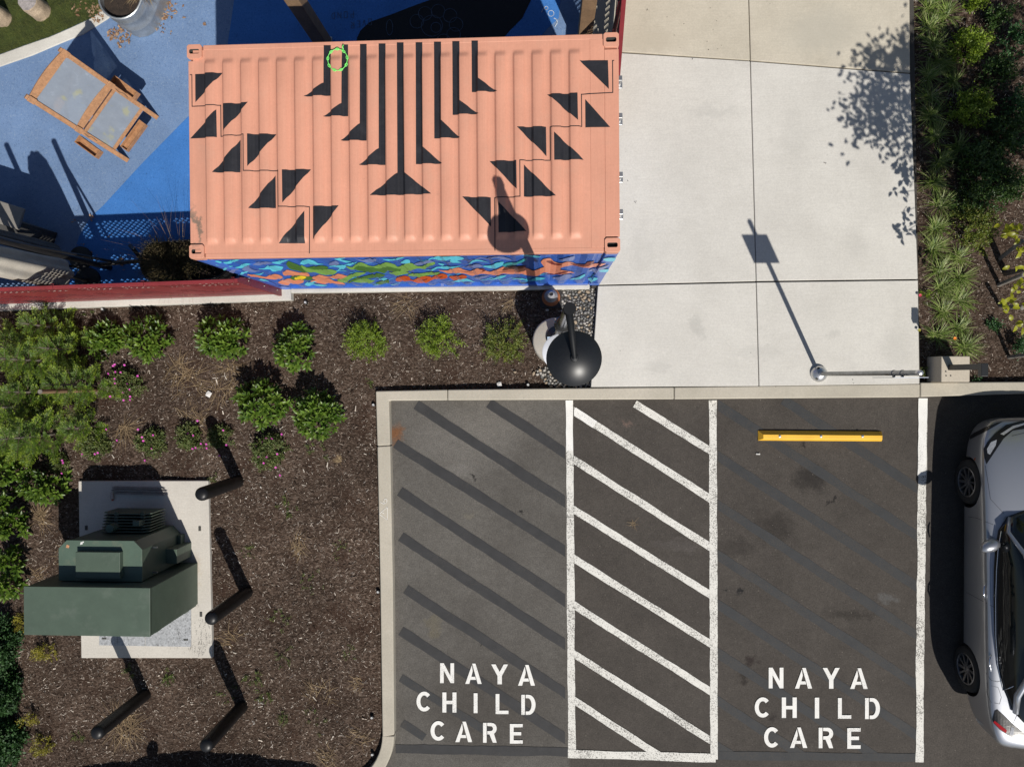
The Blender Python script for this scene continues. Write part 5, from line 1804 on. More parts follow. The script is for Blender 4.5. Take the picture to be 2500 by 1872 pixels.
fs = [(0, 1, 2, 3), (0, 4, 5, 1), (1, 5, 6, 2), (2, 6, 7, 3), (3, 7, 4, 0), (4, 8, 9, 5), (5, 9, 10, 6), (6, 10, 11, 7), (7, 11, 8, 4), (11, 10, 9, 8)]
MB().add(vs_, [f[::-1] for f in fs]).build('bar', YEL, wst, bevel=0.004)
for px_ in (1904, 2004.5, 2106):
    q = P(px_, 1065, 0.1)
    MB().lathe([(0.0, 0.09), (0.022, 0.1), (0.02, 0.106), (0.011, 0.107), (0.01, 0.114), (0, 0.116)], (q.x, q.y, 0), 14).build('bolt', CHROME, wst, smooth=40)

# ------------------------------------------------------------------ pad-mounted transformer
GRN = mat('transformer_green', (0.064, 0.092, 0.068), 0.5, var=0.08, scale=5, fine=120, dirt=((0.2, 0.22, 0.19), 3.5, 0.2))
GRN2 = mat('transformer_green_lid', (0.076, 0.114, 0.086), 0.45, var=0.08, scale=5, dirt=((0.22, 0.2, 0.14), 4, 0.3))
pz = 0.1
pc = [P(191, 1174, pz), P(508, 1173, pz), P(518, 1606, pz), P(198, 1606, pz)]
pad = thing('concrete_pad', 'rectangular concrete pad under the green transformer', 'pad', (pc[0] + pc[2]) / 2)
MB().prism(pc, -0.05, pz).build('slab', PAD, pad, bevel=0.012)
CHECK = mat('steel_vault_lid', (0.36, 0.37, 0.385), 0.55, 0.35, var=0.25, scale=30, fine=140, bmp=0.6, dirt=((0.05, 0.045, 0.04), 16, 0.75))
v0, v1 = P(243, 1574, pz), P(467, 1440, pz)
xm = P(355, 1574, pz).x
for (xa_, xb_) in ((v0.x, xm - .004), (xm + .004, v1.x)):
    ld_ = MB().bx(xa_, xb_, v0.y, v1.y, pz + .001, pz + .012).build('vault_lid', CHECK, pad, bevel=0.003)
    for yy in (v0.y + .1, v1.y - .3):
        hx = xa_ + .05 if xa_ < xm - .1 else xb_ - .12
        MB().bx(hx, hx + .07, yy, yy + .022, pz + .0125, pz + .018).build('lift_handle', SLOT, ld_)
for (x_, y_) in ((211, 1288), (488, 1290), (491, 1499)):
    q = P(x_, y_, pz)
    MB().bx(q.x - .02, q.x + .02, q.y - .035, q.y + .035, pz, pz + .012).build('lifting_pocket', SLOT, pad, bevel=0.004)
tz = 1.48
x0, x1, y0, y1 = P(60, 1490, tz).x, P(364, 1480, tz).x, P(365, 1552, tz).y, P(363, 1437, tz).y
trf = thing('pad_transformer', 'dark green pad mounted transformer cabinet on the concrete pad', 'transformer', ((x0 + x1) / 2, y1, pz))
cab = MB()
cab.bx(x0, x1, y0, y1, pz, tz - .03)
cab.build('cabinet', GRN, trf, bevel=0.006)
lid_ = MB().bx(x0 - .012, x1 + .012, y0 - .012, y1 + .012, tz - .03, tz).build('cabinet_lid', GRN, trf, bevel=0.005)
for s2 in (0, 1):
    xa_, xb_ = (x0 + .01, (x0 + x1) / 2 - .004) if s2 == 0 else ((x0 + x1) / 2 + .004, x1 - .01)
    dr_ = MB().bx(xa_, xb_, y0 - .02, y0 - .002, pz + .03, tz - .05).build('cabinet_door', GRN, trf, bevel=0.004)
    for z_ in (.35, 1.15):
        MB().tube([(xa_ + .02 if s2 == 0 else xb_ - .02, y0 - .024, z_), (xa_ + .02 if s2 == 0 else xb_ - .02, y0 - .024, z_ + .12)], .012, 8).build('hinge', GRN2, dr_)
MB().bx((x0 + x1) / 2 + .03, (x0 + x1) / 2 + .09, y0 - .045, y0 - .02, .75, .9).build('padlock_hasp', STEEL, trf, bevel=.004)
tzz = 1.2
tx0, tx1, ty1 = P(143, 1380, tzz).x, P(347, 1380, tzz).x, P(245, 1319, tzz).y
MB().prism([(tx0 + .01, y1 + .014), (tx1 - .01, y1 + .014), (tx1 - .01, ty1 - .13), (tx1 - .13, ty1 - .01), (tx0 + .13, ty1 - .01), (tx0 + .01, ty1 - .13)], pz, tzz - .02).build('tank', GRN, trf, bevel=0.005)
MB().bx(tx1 - .006, tx1 + .05, y1 + .02, ty1 - .14, pz, pz + .12).build('base_skirt', GRN, trf, bevel=0.004)
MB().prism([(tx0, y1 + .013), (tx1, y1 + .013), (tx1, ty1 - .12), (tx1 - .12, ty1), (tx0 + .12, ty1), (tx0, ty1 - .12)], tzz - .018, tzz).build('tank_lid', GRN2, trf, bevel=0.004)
h0, h1 = P(184.5, 1411.6, 1.28), P(292.5, 1348, 1.28)
MB().bx(h0.x, h1.x, h0.y, h1.y, tzz, 1.28).build('hand_hole_cover', GRN, trf, bevel=0.006)
fx0, fx1 = P(243, 1262, .7).x, P(365, 1262, .7).x
for k in range(7):
    yy = ty1 + .02 + k * .042
    tp2 = .76 - .012 * k
    MB().add([(x_, y_, z_) for y_ in (yy, yy + .012) for (x_, z_) in ((fx0, .25), (fx1, .25), (fx1, tp2 - .06), (fx1 - .08, tp2), (fx0 + .16, tp2), (fx0, tp2 - .1))],
             [(0, 1, 2, 3, 4, 5), (11, 10, 9, 8, 7, 6)] + [(m2, 6 + m2, 6 + (m2 + 1) % 6, (m2 + 1) % 6) for m2 in range(6)]).build('cooling_fin', GRN, trf)
for xx in (fx0 + .2, fx1 - .16):
    MB().bx(xx, xx + .05, ty1 - .008, ty1 + .3, .62, .66).build('fin_header', GRN, trf)
MB().bx(fx1 - .2, fx1 - .1, ty1 + .12, ty1 + .2, .66, .8).build('fin_bracket', GRN2, trf, bevel=.004)
q = P(267, 1290, 0.86)
MB().lathe([(0.06, 0.3), (0.06, 0.86), (0, 0.862)], (q.x, q.y, 0), 18).build('bushing_can', GRN2, trf, smooth=40)
MB().bx(tx1 - .008, tx1 + .16, y1 + .1, y1 + .32, pz, 0.55).build('valve_box', GRN, trf, bevel=0.005)
MB().bx(tx1 - .05, tx1 + .06, ty1 - .17, ty1 - .15, 0.9, 0.92).build('lifting_lug', STEEL, trf)
MB().bx(tx1 - .05, tx1 + .06, y1 + .06, y1 + .08, 0.9, 0.92).build('lifting_lug', STEEL, trf)
mb = MB()
for (x_, y_, r_) in ((199, 1326, .02), (203, 1323, .012)):
    q = P(x_, y_, tzz)
    mb.sheet([(q.x - r_, q.y - r_), (q.x + r_, q.y - r_ * .4), (q.x + r_ * .7, q.y + r_), (q.x - r_ * .5, q.y + r_)], tzz + .002)
mb.build('sticker', mat('white_sticker', (0.7, 0.7, 0.68), 0.5), trf)
q = P(165, 1333, tzz)
MB().sheet([(q.x - .025, q.y - .02), (q.x + .02, q.y - .025), (q.x + .028, q.y + .01), (q.x - .01, q.y + .025)], tzz + .002).build('sticker', mat('faded_orange_sticker', (0.5, 0.25, 0.13), 0.6), trf)

STAKE = mat('weathered_stake', (0.18, 0.17, 0.16), 0.8, var=0.25, scale=12)
for i, (x_, y_, xb_, lab) in enumerate(((271, 1190, 404, 'top'), (270, 1196, 409, 'middle'), (276, 1203, 408, 'lowest'))):
    a, b_ = P(x_, y_, pz + .02), P(xb_, y_ + 3, pz + .02)
    st_ = thing('wooden_stake', 'grey pointed stake lying in shadow on the pad, %s of three' % lab, 'stake', a, 'stakes on the transformer pad')
    MB().bar(a + Vector((.06, 0, 0)), b_ - Vector((.06, 0, 0)), 0.03, 0.022).build('shaft', STAKE, st_)
    for s_, e in ((1, b_), (-1, a)):
        c0 = e - Vector((.06 * s_, 0, 0))
        mb = MB().add([c0 + Vector((0, -.015, -.011)), c0 + Vector((0, .015, -.011)), c0 + Vector((0, .015, .011)), c0 + Vector((0, -.015, .011)), e], [(0, 1, 4), (1, 2, 4), (2, 3, 4), (3, 0, 4)])
        mb.build('point', STAKE, st_)
q = P(275, 1206, pz)
cn = thing('spray_can', 'small dented can dropped beside the grey stakes', 'can', q)
MB().tube([q + Vector((0, .03, .025)), q + Vector((.01, -.07, .025))], 0.024, 12).build('body', mat('can_white', (0.35, 0.32, 0.3), 0.4), cn, smooth=40)
MB().tube([q + Vector((.01, -.07, .025)), q + Vector((.013, -.1, .025))], 0.014, 10).build('cap', mat('can_red', (0.3, 0.06, 0.03), 0.5), cn, smooth=40)

# ------------------------------------------------------------------ bollards
BOLM = mat('black_bollard', (0.009, 0.009, 0.01), 0.42, var=0.2, scale=8, spec=0.35)
for (bx_, by_, tx_, ty_, lab) in ((585, 1170, 484, 1213, 'nearest the pink flowers'), (602, 1441, 512, 1517, 'beside the vault lid'), (353, 1693, 232, 1795, 'nearest the yellow shrubs'), (590, 1724, 501, 1822, 'farthest from the flowers')):
    hb = 1.27
    q = (P(tx_, ty_, hb) + P(bx_, by_, 0.03)) / 2
    bo = thing('bollard', 'round topped black steel bollard guarding the transformer, ' + lab, 'bollard', (q.x, q.y, 0.02), 'black bollards round the transformer')
    r_ = 0.098
    MB().lathe([(r_, -0.05), (r_, hb - .075), (r_ * .97, hb - .05), (r_ * .86, hb - .026), (r_ * .62, hb - .008), (r_ * .3, hb), (0, hb + .002)], (q.x, q.y, 0), 32).build('sleeve', BOLM, bo, smooth=60)

# ------------------------------------------------------------------ small things in the bed
SPR = mat('black_sprinkler', (0.02, 0.02, 0.02), 0.5)
SPRC = mat('grey_nozzle', (0.45, 0.45, 0.45), 0.4)
for (x_, y_, lab) in ((248.5, 754.5, 'against the fence plinth'), (744.7, 738, 'off the plinth corner'), (911, 988, 'by the curb corner'), (1289, 939, 'beside the river rock'),
                      (922, 1445, 'halfway down the curb'), (907, 1752, 'near the foot of the curb'), (908, 1842, 'inside the curb bend')):
    q = P(x_, y_, 0.1)
    s = thing('sprinkler_head', 'small round irrigation sprinkler head ' + lab, 'sprinkler', (q.x, q.y, 0.03), 'sprinkler heads in the bed')
    MB().lathe([(0.028, 0.0), (0.028, 0.085), (0.02, 0.09), (0, 0.092)], (q.x, q.y, 0), 16).build('body', SPR, s, smooth=40)
    MB().lathe([(0.017, 0.09), (0.017, 0.1), (0.006, 0.101), (0, 0.099)], (q.x, q.y, 0), 16).build('nozzle', SPRC, s, smooth=40)
PAPER = mat('white_paper', (0.6, 0.585, 0.56), 0.7, var=0.08)
for (x_, y_, r_, a, lab) in ((1219, 938, .036, .3, 'torn white paper scrap beside the curb'), (510, 962, .045, 1.1, 'crumpled white scrap lying among the dead grass'), (1850, 1108, .03, .0, 'tiny white scrap on the asphalt below the wheel stop')):
    q = P(x_, y_, 0.06 if x_ < 1500 else 0.01)
    mb = MB()
    pts = [(-1, -.8), (.9, -1), (1, .7), (.1, 1), (-.9, .8)] if r_ > .033 else [(-1, -.3), (1, -.35), (1, .3), (-.8, .35)]
    mb.add([(q.x + r_ * (u * math.cos(a) - v_ * math.sin(a)), q.y + r_ * (u * math.sin(a) + v_ * math.cos(a)), q.z + random.uniform(0, .02)) for u, v_ in pts] + [(q.x, q.y, q.z + .018)],
           [(i, (i + 1) % len(pts), len(pts)) for i in range(len(pts))])
    tag(mb.build('paper_scrap', PAPER), lab, 'litter')
# ------------------------------------------------------------------ silver sedan
from mathutils.bvhtree import BVHTree


def carpaint():
    m, nt, b = newmat('silver_car_paint')
    pos = coords(nt)
    fl = ramp(nt, noise(nt, pos, 900, 1), [(0.3, (0.32, 0.335, 0.37)), (0.7, (0.4, 0.415, 0.45))])
    nt.links.new(fl, b.inputs['Base Color'])
    b.inputs['Metallic'].default_value = 0.75
    b.inputs['Roughness'].default_value = 0.34
    b.inputs['Coat Weight'].default_value = 1.0
    b.inputs['Coat Roughness'].default_value = 0.04
    return m


CARP = carpaint()
GLASS = mat('dark_car_glass', (0.006, 0.008, 0.009), 0.04, var=0.02, spec=0.6)
TYRE = mat('tyre_rubber', (0.012, 0.012, 0.012), 0.8, var=0.1)
RIM = mat('alloy_rim', (0.26, 0.26, 0.27), 0.3, 0.85, var=0.05)
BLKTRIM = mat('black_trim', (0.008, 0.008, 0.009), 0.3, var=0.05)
CHROM = mat('chrome_trim', (0.75, 0.75, 0.76), 0.12, 1.0, var=0.02)
REDL = mat('red_lamp', (0.32, 0.012, 0.015), 0.12, var=0.05)
AMB = mat('amber_marker', (0.5, 0.09, 0.01), 0.25, var=0.05)
LENS = mat('clear_lamp', (0.45, 0.46, 0.48), 0.08, 0.4, var=0.2, scale=40)
SEAM = mat('panel_gap', (0.012, 0.012, 0.013), 0.8)

cx, yf = 7.075, -0.575
car = thing('parked_car', 'silver sedan parked at the edge of the second bay', 'car', (cx, yf - 2.3, 0))
SS = [0, .07, .2, .45, .8, 1.2, 1.6, 2.3, 3.0, 3.6, 4.0, 4.3, 4.5, 4.62]
WW = [.52, .70, .81, .868, .888, .9, .9, .9, .9, .9, .885, .845, .77, .66]
ZB_ = [.34, .24, .2, .18, .18, .18, .18, .18, .18, .18, .2, .26, .34, .44]
ZS_ = [.56, .63, .69, .745, .80, .84, .87, .9, .925, .945, .955, .955, .94, .88]
ZC2 = [.62, .71, .785, .86, .915, .955, .985, 1.0, 1.0, 1.01, 1.04, 1.06, 1.04, .95]
rings = []
for s_, w_, zb, zs, zc_ in zip(SS, WW, ZB_, ZS_, ZC2):
    half = [(0, zb), (.72 * w_, zb), (w_ - .06, zb + .02), (w_ - .035, zb + .1), (w_ - .026, zb + (zs - zb) * .45), (w_ - .006, zs - .16), (w_, zs - .06), (w_ - .014, zs - .02), (w_ - .07, zs + .008),
            (w_ - .2, zs + (zc_ - zs) * .45), (.45 * w_, zc_ - .012), (0, zc_)]
    ringp = [(-x_, z_) for x_, z_ in half] + [(x_, z_) for x_, z_ in reversed(half[1:-1])]
    rings.append([(cx + x_, yf - s_, z_) for x_, z_ in ringp])
n_ = len(rings[0])
mb = MB().add([p for r_ in rings for p in r_], [(i * n_ + k, (i + 1) * n_ + k, (i + 1) * n_ + (k + 1) % n_, i * n_ + (k + 1) % n_) for i in range(len(rings) - 1) for k in range(n_)])
mb.f.append(list(range(n_)))
mb.f.append([(len(rings) - 1) * n_ + n_ - 1 - k for k in range(n_)])
mb.m += [0, 0]
body = mb.build('body', CARP, car, smooth=True)
sub = body.modifiers.new('round', 'SUBSURF')
sub.levels = sub.render_levels = 2
cut = MB()
WHEELS = [(s_, sd_) for s_ in (0.965, 3.715) for sd_ in (-1, 1)]
for s_, sd_ in WHEELS:
    y_ = yf - s_
    cut.tube([(cx + sd_ * .58, y_, .335), (cx + sd_ * 1.1, y_, .335)], 0.372, 40)
cutter = cut.build('cutter', BLKTRIM)
bo_ = body.modifiers.new('arches', 'BOOLEAN')
bo_.operation = 'DIFFERENCE'
bo_.object = cutter
bo_.solver = 'EXACT'
dg_ = bpy.context.evaluated_depsgraph_get()
me_ = bpy.data.meshes.new_from_object(body.evaluated_get(dg_))
body.modifiers.clear()
body.data = me_
me_.materials.clear()
me_.materials.append(CARP)
me_.materials.append(BLKTRIM)
bpy.data.objects.remove(cutter)
me_.polygons.foreach_set('material_index', [0] * len(me_.polygons))
mi = []
for p in me_.polygons:
    c = p.center
    inw = any(abs(math.hypot(c.y - (yf - s_), c.z - .335) - .372) < .012 and abs(c.x - cx) > .57 and abs(p.normal.x) < .3 for s_, _ in WHEELS[::2]) or (abs(abs(c.x - cx) - .58) < .004 and abs(p.normal.x) > .9 and c.z < .75)
    mi.append(1 if inw else 0)
me_.polygons.foreach_set('material_index', mi)
me_.set_sharp_from_angle(angle=R(40))
me_.update()

# greenhouse
GS = [1.25, 1.36, 1.55, 1.8, 2.08, 2.5, 3.0, 3.4, 3.75, 4.02, 4.16]
GZ = [.925, 1.01, 1.14, 1.28, 1.39, 1.435, 1.42, 1.345, 1.22, 1.1, 1.045]
GB = [.42, .66, .765, .805, .825, .835, .83, .80, .735, .64, .52]
gr_ = []
for s_, z_, b_ in zip(GS, GZ, GB):
    wr = b_ * (1 - .30 * max(0, min(1, (z_ - .95) / .45)))
    half = [(b_, .86), (b_ - .004, min(.96, z_ - .02)), (wr + (b_ - wr) * .42, min(.955 + (z_ - .96) * .55, z_ - .01)), (wr, z_ - .05 * max(0, min(1, (z_ - .95) / .3))), (wr * .86, z_ - .014 * max(0, min(1, (z_ - .95) / .3))), (wr * .45, z_), (0, z_ + .004)]
    gr_.append([(cx - x_, yf - s_, q) for x_, q in half] + [(cx + x_, yf - s_, q) for x_, q in reversed(half[:-1])])
n_ = len(gr_[0])
gm = MB()
rm = MB()
rf = lambda i, k: 4 <= i <= 6 and 3 <= k <= n_ - 5
for i in range(len(gr_) - 1):
    for k in range(n_ - 1):
        q = [gr_[i][k], gr_[i + 1][k], gr_[i + 1][k + 1], gr_[i][k + 1]]
        (rm if rf(i, k) else gm).add(q, [(0, 1, 2, 3)])
gm.add(gr_[0], [list(range(n_))])
gm.add(gr_[-1], [list(range(n_ - 1, -1, -1))])


def weld(mb):
    key, v, mp = {}, [], []
    for p in mb.v:
        k_ = tuple(round(c_, 5) for c_ in p)
        if k_ not in key:
            key[k_] = len(v)
            v.append(p)
        mp.append(key[k_])
    mb.v = v
    mb.f = [[mp[i] for i in f] for f in mb.f]
    return mb


weld(gm).build('glasshouse', GLASS, car, smooth=50)
weld(rm).build('roof', CARP, car, smooth=True)
for sd_ in (0, 1):
    pick = (lambda r_, k: r_[k]) if sd_ == 0 else (lambda r_, k: r_[n_ - 1 - k])
    ap = [Vector(pick(gr_[i], 2)) * (0 if i else 1) + Vector(pick(gr_[i], 2)) * (1 if i else 0) for i in range(1, 5)]
    path = [Vector(pick(gr_[1], 1)), lerp(Vector(pick(gr_[2], 1)), Vector(pick(gr_[2], 3)), .5), Vector(pick(gr_[3], 3)), Vector(pick(gr_[4], 3)), Vector(pick(gr_[5], 3)), Vector(pick(gr_[6], 3)), Vector(pick(gr_[7], 3)), lerp(Vector(pick(gr_[8], 3)), Vector(pick(gr_[8], 1)), .25), Vector(pick(gr_[9], 2))]
    MB().tube(path, [.022, .028, .03, .03, .028, .03, .04, .045, .04], 10).build('roof_pillar', CARP, car, smooth=True)
    base = [Vector(pick(gr_[i], 1)) + Vector(((-1 if sd_ == 0 else 1) * .006, 0, .0)) for i in range(2, 9)]
    base = [Vector((p.x, p.y, .965)) for p in base]
    MB().tube(base + [base[-1] + Vector(((1 if sd_ == 0 else -1) * .06, .12, .14))], .007, 6).build('chrome_strip', CHROM, car, smooth=True)

bvh = BVHTree.FromPolygons([v.co[:] for v in me_.vertices], [list(p.vertices) for p in me_.polygons])
O_ = Vector((0, 0, CAMZ))


def hit(px, py, off=0.004):
    d = (P(px, py, 0) - O_).normalized()
    loc, nor, idx, dist = bvh.ray_cast(O_, d)
    if loc is None:
        return None
    if nor.dot(d) > 0:
        nor = -nor
    return loc + nor * off


def decal(name, poly, m_, off=0.004, g=7.0, par=None):
    """a piece lying on the bodywork: laid on the near flank and mirrored to the far one"""
    xs = list(np.arange(min(p[0] for p in poly) - 1, max(p[0] for p in poly) + g + 1, g))
    ys = list(np.arange(min(p[1] for p in poly) - 1, max(p[1] for p in poly) + g + 1, g))
    cells = MB()
    drape(cells, poly, xs, ys, lambda u, v_: (u, v_, 0))
    near, far = MB(), MB()
    for f in cells.f:
        pts = [hit(cells.v[i][0], cells.v[i][1], off) for i in f]
        if any(p is None for p in pts):
            continue
        if max((a - b_).length for a in pts for b_ in pts) > 0.25:
            continue
        near.add(pts, [list(range(len(pts)))])
        far.add([(2 * cx - p.x, p.y, p.z) for p in reversed(pts)], [list(range(len(pts)))])
    if near.f:
        near.build(name, m_, par or car)
        far.build(name, m_, par or car)


zf, zr = (2250, 940, 3.6), (2250, 1380, 3.364)
fx_ = lambda zm, pts: [(zm[0] + x_ / zm[2], zm[1] + y_ / zm[2]) for x_, y_ in pts]
decal('headlight', fx_(zf, [(545, 560), (575, 505), (640, 430), (740, 350), (860, 318), (980, 300), (1050, 300), (1050, 370), (900, 385), (800, 400), (720, 470), (640, 590), (570, 695), (552, 640)]), BLKTRIM, .004)
decal('headlamp_lens', fx_(zf, [(575, 560), (610, 500), (660, 480), (650, 530), (600, 610), (580, 600)]), LENS, .008)
decal('headlamp_lens', fx_(zf, [(690, 430), (800, 360), (900, 335), (900, 350), (800, 385), (720, 440)]), LENS, .008)
decal('bumper_vent', fx_(zf, [(405, 465), (460, 420), (560, 370), (660, 330), (715, 320), (620, 375), (520, 430), (430, 475)]), BLKTRIM, .003)
decal('side_marker', fx_(zf, [(455, 655), (478, 635), (470, 690), (460, 725)]), AMB, .006, 4)
decal('tail_lamp', fx_(zr, [(580, 1260), (600, 1190), (622, 1178), (690, 1240), (750, 1300), (841, 1372), (900, 1420), (900, 1500), (830, 1440), (720, 1400), (640, 1345), (590, 1290)]), BLKTRIM, .004)
decal('tail_lamp_red', fx_(zr, [(590, 1285), (600, 1270), (650, 1310), (700, 1350), (690, 1372), (640, 1335)]), REDL, .009, 5)
decal('tail_lamp_clear', fx_(zr, [(720, 1385), (735, 1320), (760, 1330), (750, 1395)]), LENS, .009, 5)
decal('rear_reflector', fx_(zr, [(415, 1240), (430, 1225), (470, 1268), (520, 1312), (480, 1295), (440, 1270)]), mat('bumper_reflector', (0.6, 0.6, 0.6), .2), .005, 4)


def seam(path, wd=1.3):
    for (a, b_) in zip(path[:-1], path[1:]):
        t = (Vector(b_) - Vector(a)).normalized()
        s2 = Vector((-t.y, t.x)) * wd / 2
        decal('panel_gap', [(a[0] - s2.x, a[1] - s2.y), (b_[0] - s2.x, b_[1] - s2.y), (b_[0] + s2.x, b_[1] + s2.y), (a[0] + s2.x, a[1] + s2.y)], SEAM, .0025, 12)


seam(fx_(zf, [(560, 705), (580, 830), (605, 1000), (725, 1130)]), .8)
seam(fx_(zf, [(370, 1150), (480, 1165), (630, 1225)]), .8)
seam(fx_(zr, [(370, 220), (500, 290), (620, 355)]), .8)
seam(fx_(zr, [(530, 880), (570, 940), (620, 953), (690, 935)]), .8)
seam(fx_(zr, [(845, 1080), (750, 1300)]), .8)
seam(fx_(zr, [(540, 960), (535, 1040), (570, 1120), (640, 1135), (655, 1080), (630, 1000), (570, 985)]), .6)
seam([(2470, 1064), (2500, 1057), (2540, 1052)], .8)
for yy, xx in ((1443, 2408), (1616, 2420)):
    h_ = hit(xx, yy, .012)
    if h_ is None:
        continue
    for k_ in (0, 1):
        q = h_ if k_ == 0 else Vector((2 * cx - h_.x, h_.y, h_.z))
        sg = -1 if k_ == 0 else 1
        MB().tube([q + Vector((0, .11, -.004)), q + Vector((sg * .022, .05, .0)), q + Vector((sg * .026, -.03, 0)), q + Vector((sg * .004, -.12, -.004))], [.008, .014, .014, .008], 8).build('door_handle', CHROM, car, smooth=True)
for sd_ in (-1, 1):
    mq = Vector((cx + sd_ * .945, -2.31, 1.0))
    mb = MB()
    rr_ = []
    for (dx_, a_, b2, dy_) in ((-.13, .02, .02, .02), (-.115, .055, .05, .015), (-.05, .09, .075, 0), (.04, .085, .07, -.02), (.1, .055, .045, -.04), (.115, .02, .02, -.045)):
        rr_.append([(mq.x + sd_ * dx_, mq.y + dy_ + a_ * math.cos(6.2832 * k / 14), mq.z + b2 * math.sin(6.2832 * k / 14)) for k in range(14)])
    mb.add([p for r_ in rr_ for p in r_], [(i * 14 + k, i * 14 + (k + 1) % 14, (i + 1) * 14 + (k + 1) % 14, (i + 1) * 14 + k) for i in range(5) for k in range(14)])
    mb.f += [list(range(14)), [70 + k for k in range(14)]]
    mb.m += [0, 0]
    mo = mb.build('wing_mirror', CARP, car, smooth=True)
    MB().bar((mq.x - sd_ * .1, mq.y, mq.z - .05), (mq.x - sd_ * .2, mq.y + .03, mq.z - .09), .05, .03).build('mirror_stalk', BLKTRIM, mo)

for s_, sd_ in WHEELS:
    y_ = yf - s_
    wx = cx + sd_ * .765
    RT = Matrix.Rotation(R(90) * sd_, 3, 'Y')
    wc_ = (wx, y_, .327)
    ty = MB().lathe([(.215, -.1), (.25, -.108), (.3, -.1), (.322, -.08), (.327, 0), (.322, .08), (.3, .1), (.25, .108), (.215, .1)], wc_, 40, T=RT)
    ty.f = [f for f in ty.f if len(f) == 4]
    ty.m = [0] * len(ty.f)
    wh = thing('wheel', None, None, wc_)
    wh.parent = car
    wh.matrix_parent_inverse = car.matrix_basis.inverted()
    ty.build('tyre', TYRE, wh, smooth=True)
    rim = MB().lathe([(.216, .098), (.22, .104), (.205, .106), (.2, .09), (.2, .04)], wc_, 40, T=RT)
    rim.f = [f for f in rim.f if len(f) == 4]
    rim.m = [0] * len(rim.f)
    rim.lathe([(.045, .06), (.04, .085), (0, .09)], wc_, 16, T=RT)
    ax = Vector((sd_, 0, 0))
    for k in range(10):
        a = 2 * math.pi * k / 10
        d0, d1 = Vector((0, math.cos(a), math.sin(a))), Vector((0, math.cos(a + .28), math.sin(a + .28)))
        c0 = Vector(wc_)
        p0, p1 = c0 + d0 * .035 + ax * .075, c0 + d1 * .208 + ax * .092
        rim.bar(p0, p1, .026 + .012 * (k % 2), .018, ax)
    rim.build('rim', RIM, wh, smooth=40)
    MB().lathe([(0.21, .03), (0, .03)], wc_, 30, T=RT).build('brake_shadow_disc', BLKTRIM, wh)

# a second car, outside the picture at the foot of the bed: only its shadow falls into view
car2 = copy_tree(car)
tag(car2, 'silver sedan standing on the drive beyond the curb bend, seen by its shadow', 'car')
car2.rotation_euler = (0, 0, R(90))
car2.location = (-5.3, -7.62, 0)
# ------------------------------------------------------------------ plants
def unit(a):
    return a / np.maximum(np.linalg.norm(a, axis=1, keepdims=True), 1e-9)


def leaves(name, pos, d, up, L_, W_, m_, par, broad=False, fold=0.25, arch=0.15):
    """leaf blades: pos base point, d the way the leaf points, up its upper side"""
    d = unit(d)
    s_ = unit(np.cross(d, up))
    u = np.cross(s_, d)
    L_, W_ = L_[:, None], W_[:, None]
    n_ = len(pos)
    if not broad:
        t = pos + d * L_
        c = pos + d * L_ * 0.5
        l_ = c - s_ * W_ / 2 + u * W_ * fold
        r_ = c + s_ * W_ / 2 + u * W_ * fold
        v = np.stack([pos, r_, t, l_], 1).reshape(-1, 3)
        b_ = (np.arange(n_) * 4)[:, None]
        f = np.concatenate([b_ + np.array([[0, 1, 2]]), b_ + np.array([[0, 2, 3]])], 1).reshape(-1, 3)
        return np_mesh(name, v, f, m_, par)
    m1 = pos + d * L_ * .36 + u * L_ * arch * .8
    m2 = pos + d * L_ * .72 + u * L_ * arch * .7
    t = pos + d * L_ * 0.98 + u * L_ * arch * 0.1
    cols = [pos, m1, m2, t]
    for k, w_ in ((m1, .5), (m2, .42)):
        cols += [k - s_ * W_ * w_ + u * W_ * fold, k + s_ * W_ * w_ + u * W_ * fold]
    v = np.stack(cols, 1).reshape(-1, 3)    # 0 base 1 m1 2 m2 3 tip 4 l1 5 r1 6 l2 7 r2
    b_ = (np.arange(n_) * 8)[:, None]
    tri = [[0, 5, 1], [0, 1, 4], [2, 7, 3], [2, 3, 6], [1, 5, 7], [1, 7, 2], [1, 2, 6], [1, 6, 4]]
    f = np.concatenate([b_ + np.array([q]) for q in tri], 1).reshape(-1, 3)
    return np_mesh(name, v, f, m_, par, smooth=True)


LAUREL = leafmat('laurel_leaf', [(0.032, 0.07, 0.009), (0.065, 0.125, 0.014), (0.105, 0.18, 0.022), (0.15, 0.225, 0.034), (0.05, 0.1, 0.012)], 0.4, 0.22, 0.42)
LIMEB = leafmat('lime_small_leaf', [(0.1, 0.17, 0.012), (0.17, 0.25, 0.018), (0.24, 0.32, 0.03), (0.12, 0.19, 0.014)], 0.5, 0.3)
LIMED = leafmat('olive_small_leaf', [(0.07, 0.11, 0.014), (0.12, 0.16, 0.02), (0.17, 0.21, 0.03), (0.2, 0.19, 0.04)], 0.5, 0.3)
GERL = leafmat('geranium_leaf', [(0.06, 0.095, 0.022), (0.1, 0.14, 0.034), (0.14, 0.175, 0.05), (0.15, 0.14, 0.055)], 0.6, 0.25)
FIRL = leafmat('fir_needle', [(0.11, 0.18, 0.014), (0.19, 0.28, 0.02), (0.28, 0.38, 0.032), (0.36, 0.45, 0.055)], 0.5, 0.3)
FIRD = leafmat('old_fir_needle', [(0.045, 0.095, 0.009), (0.08, 0.15, 0.014), (0.12, 0.2, 0.02)], 0.5, 0.25)
JUNL = leafmat('juniper_needle', [(0.016, 0.05, 0.014), (0.03, 0.085, 0.02), (0.05, 0.12, 0.03)], 0.6, 0.2)
YELB = leafmat('gold_leaf', [(0.2, 0.18, 0.015), (0.3, 0.26, 0.025), (0.38, 0.34, 0.05), (0.17, 0.17, 0.02)], 0.5, 0.3)
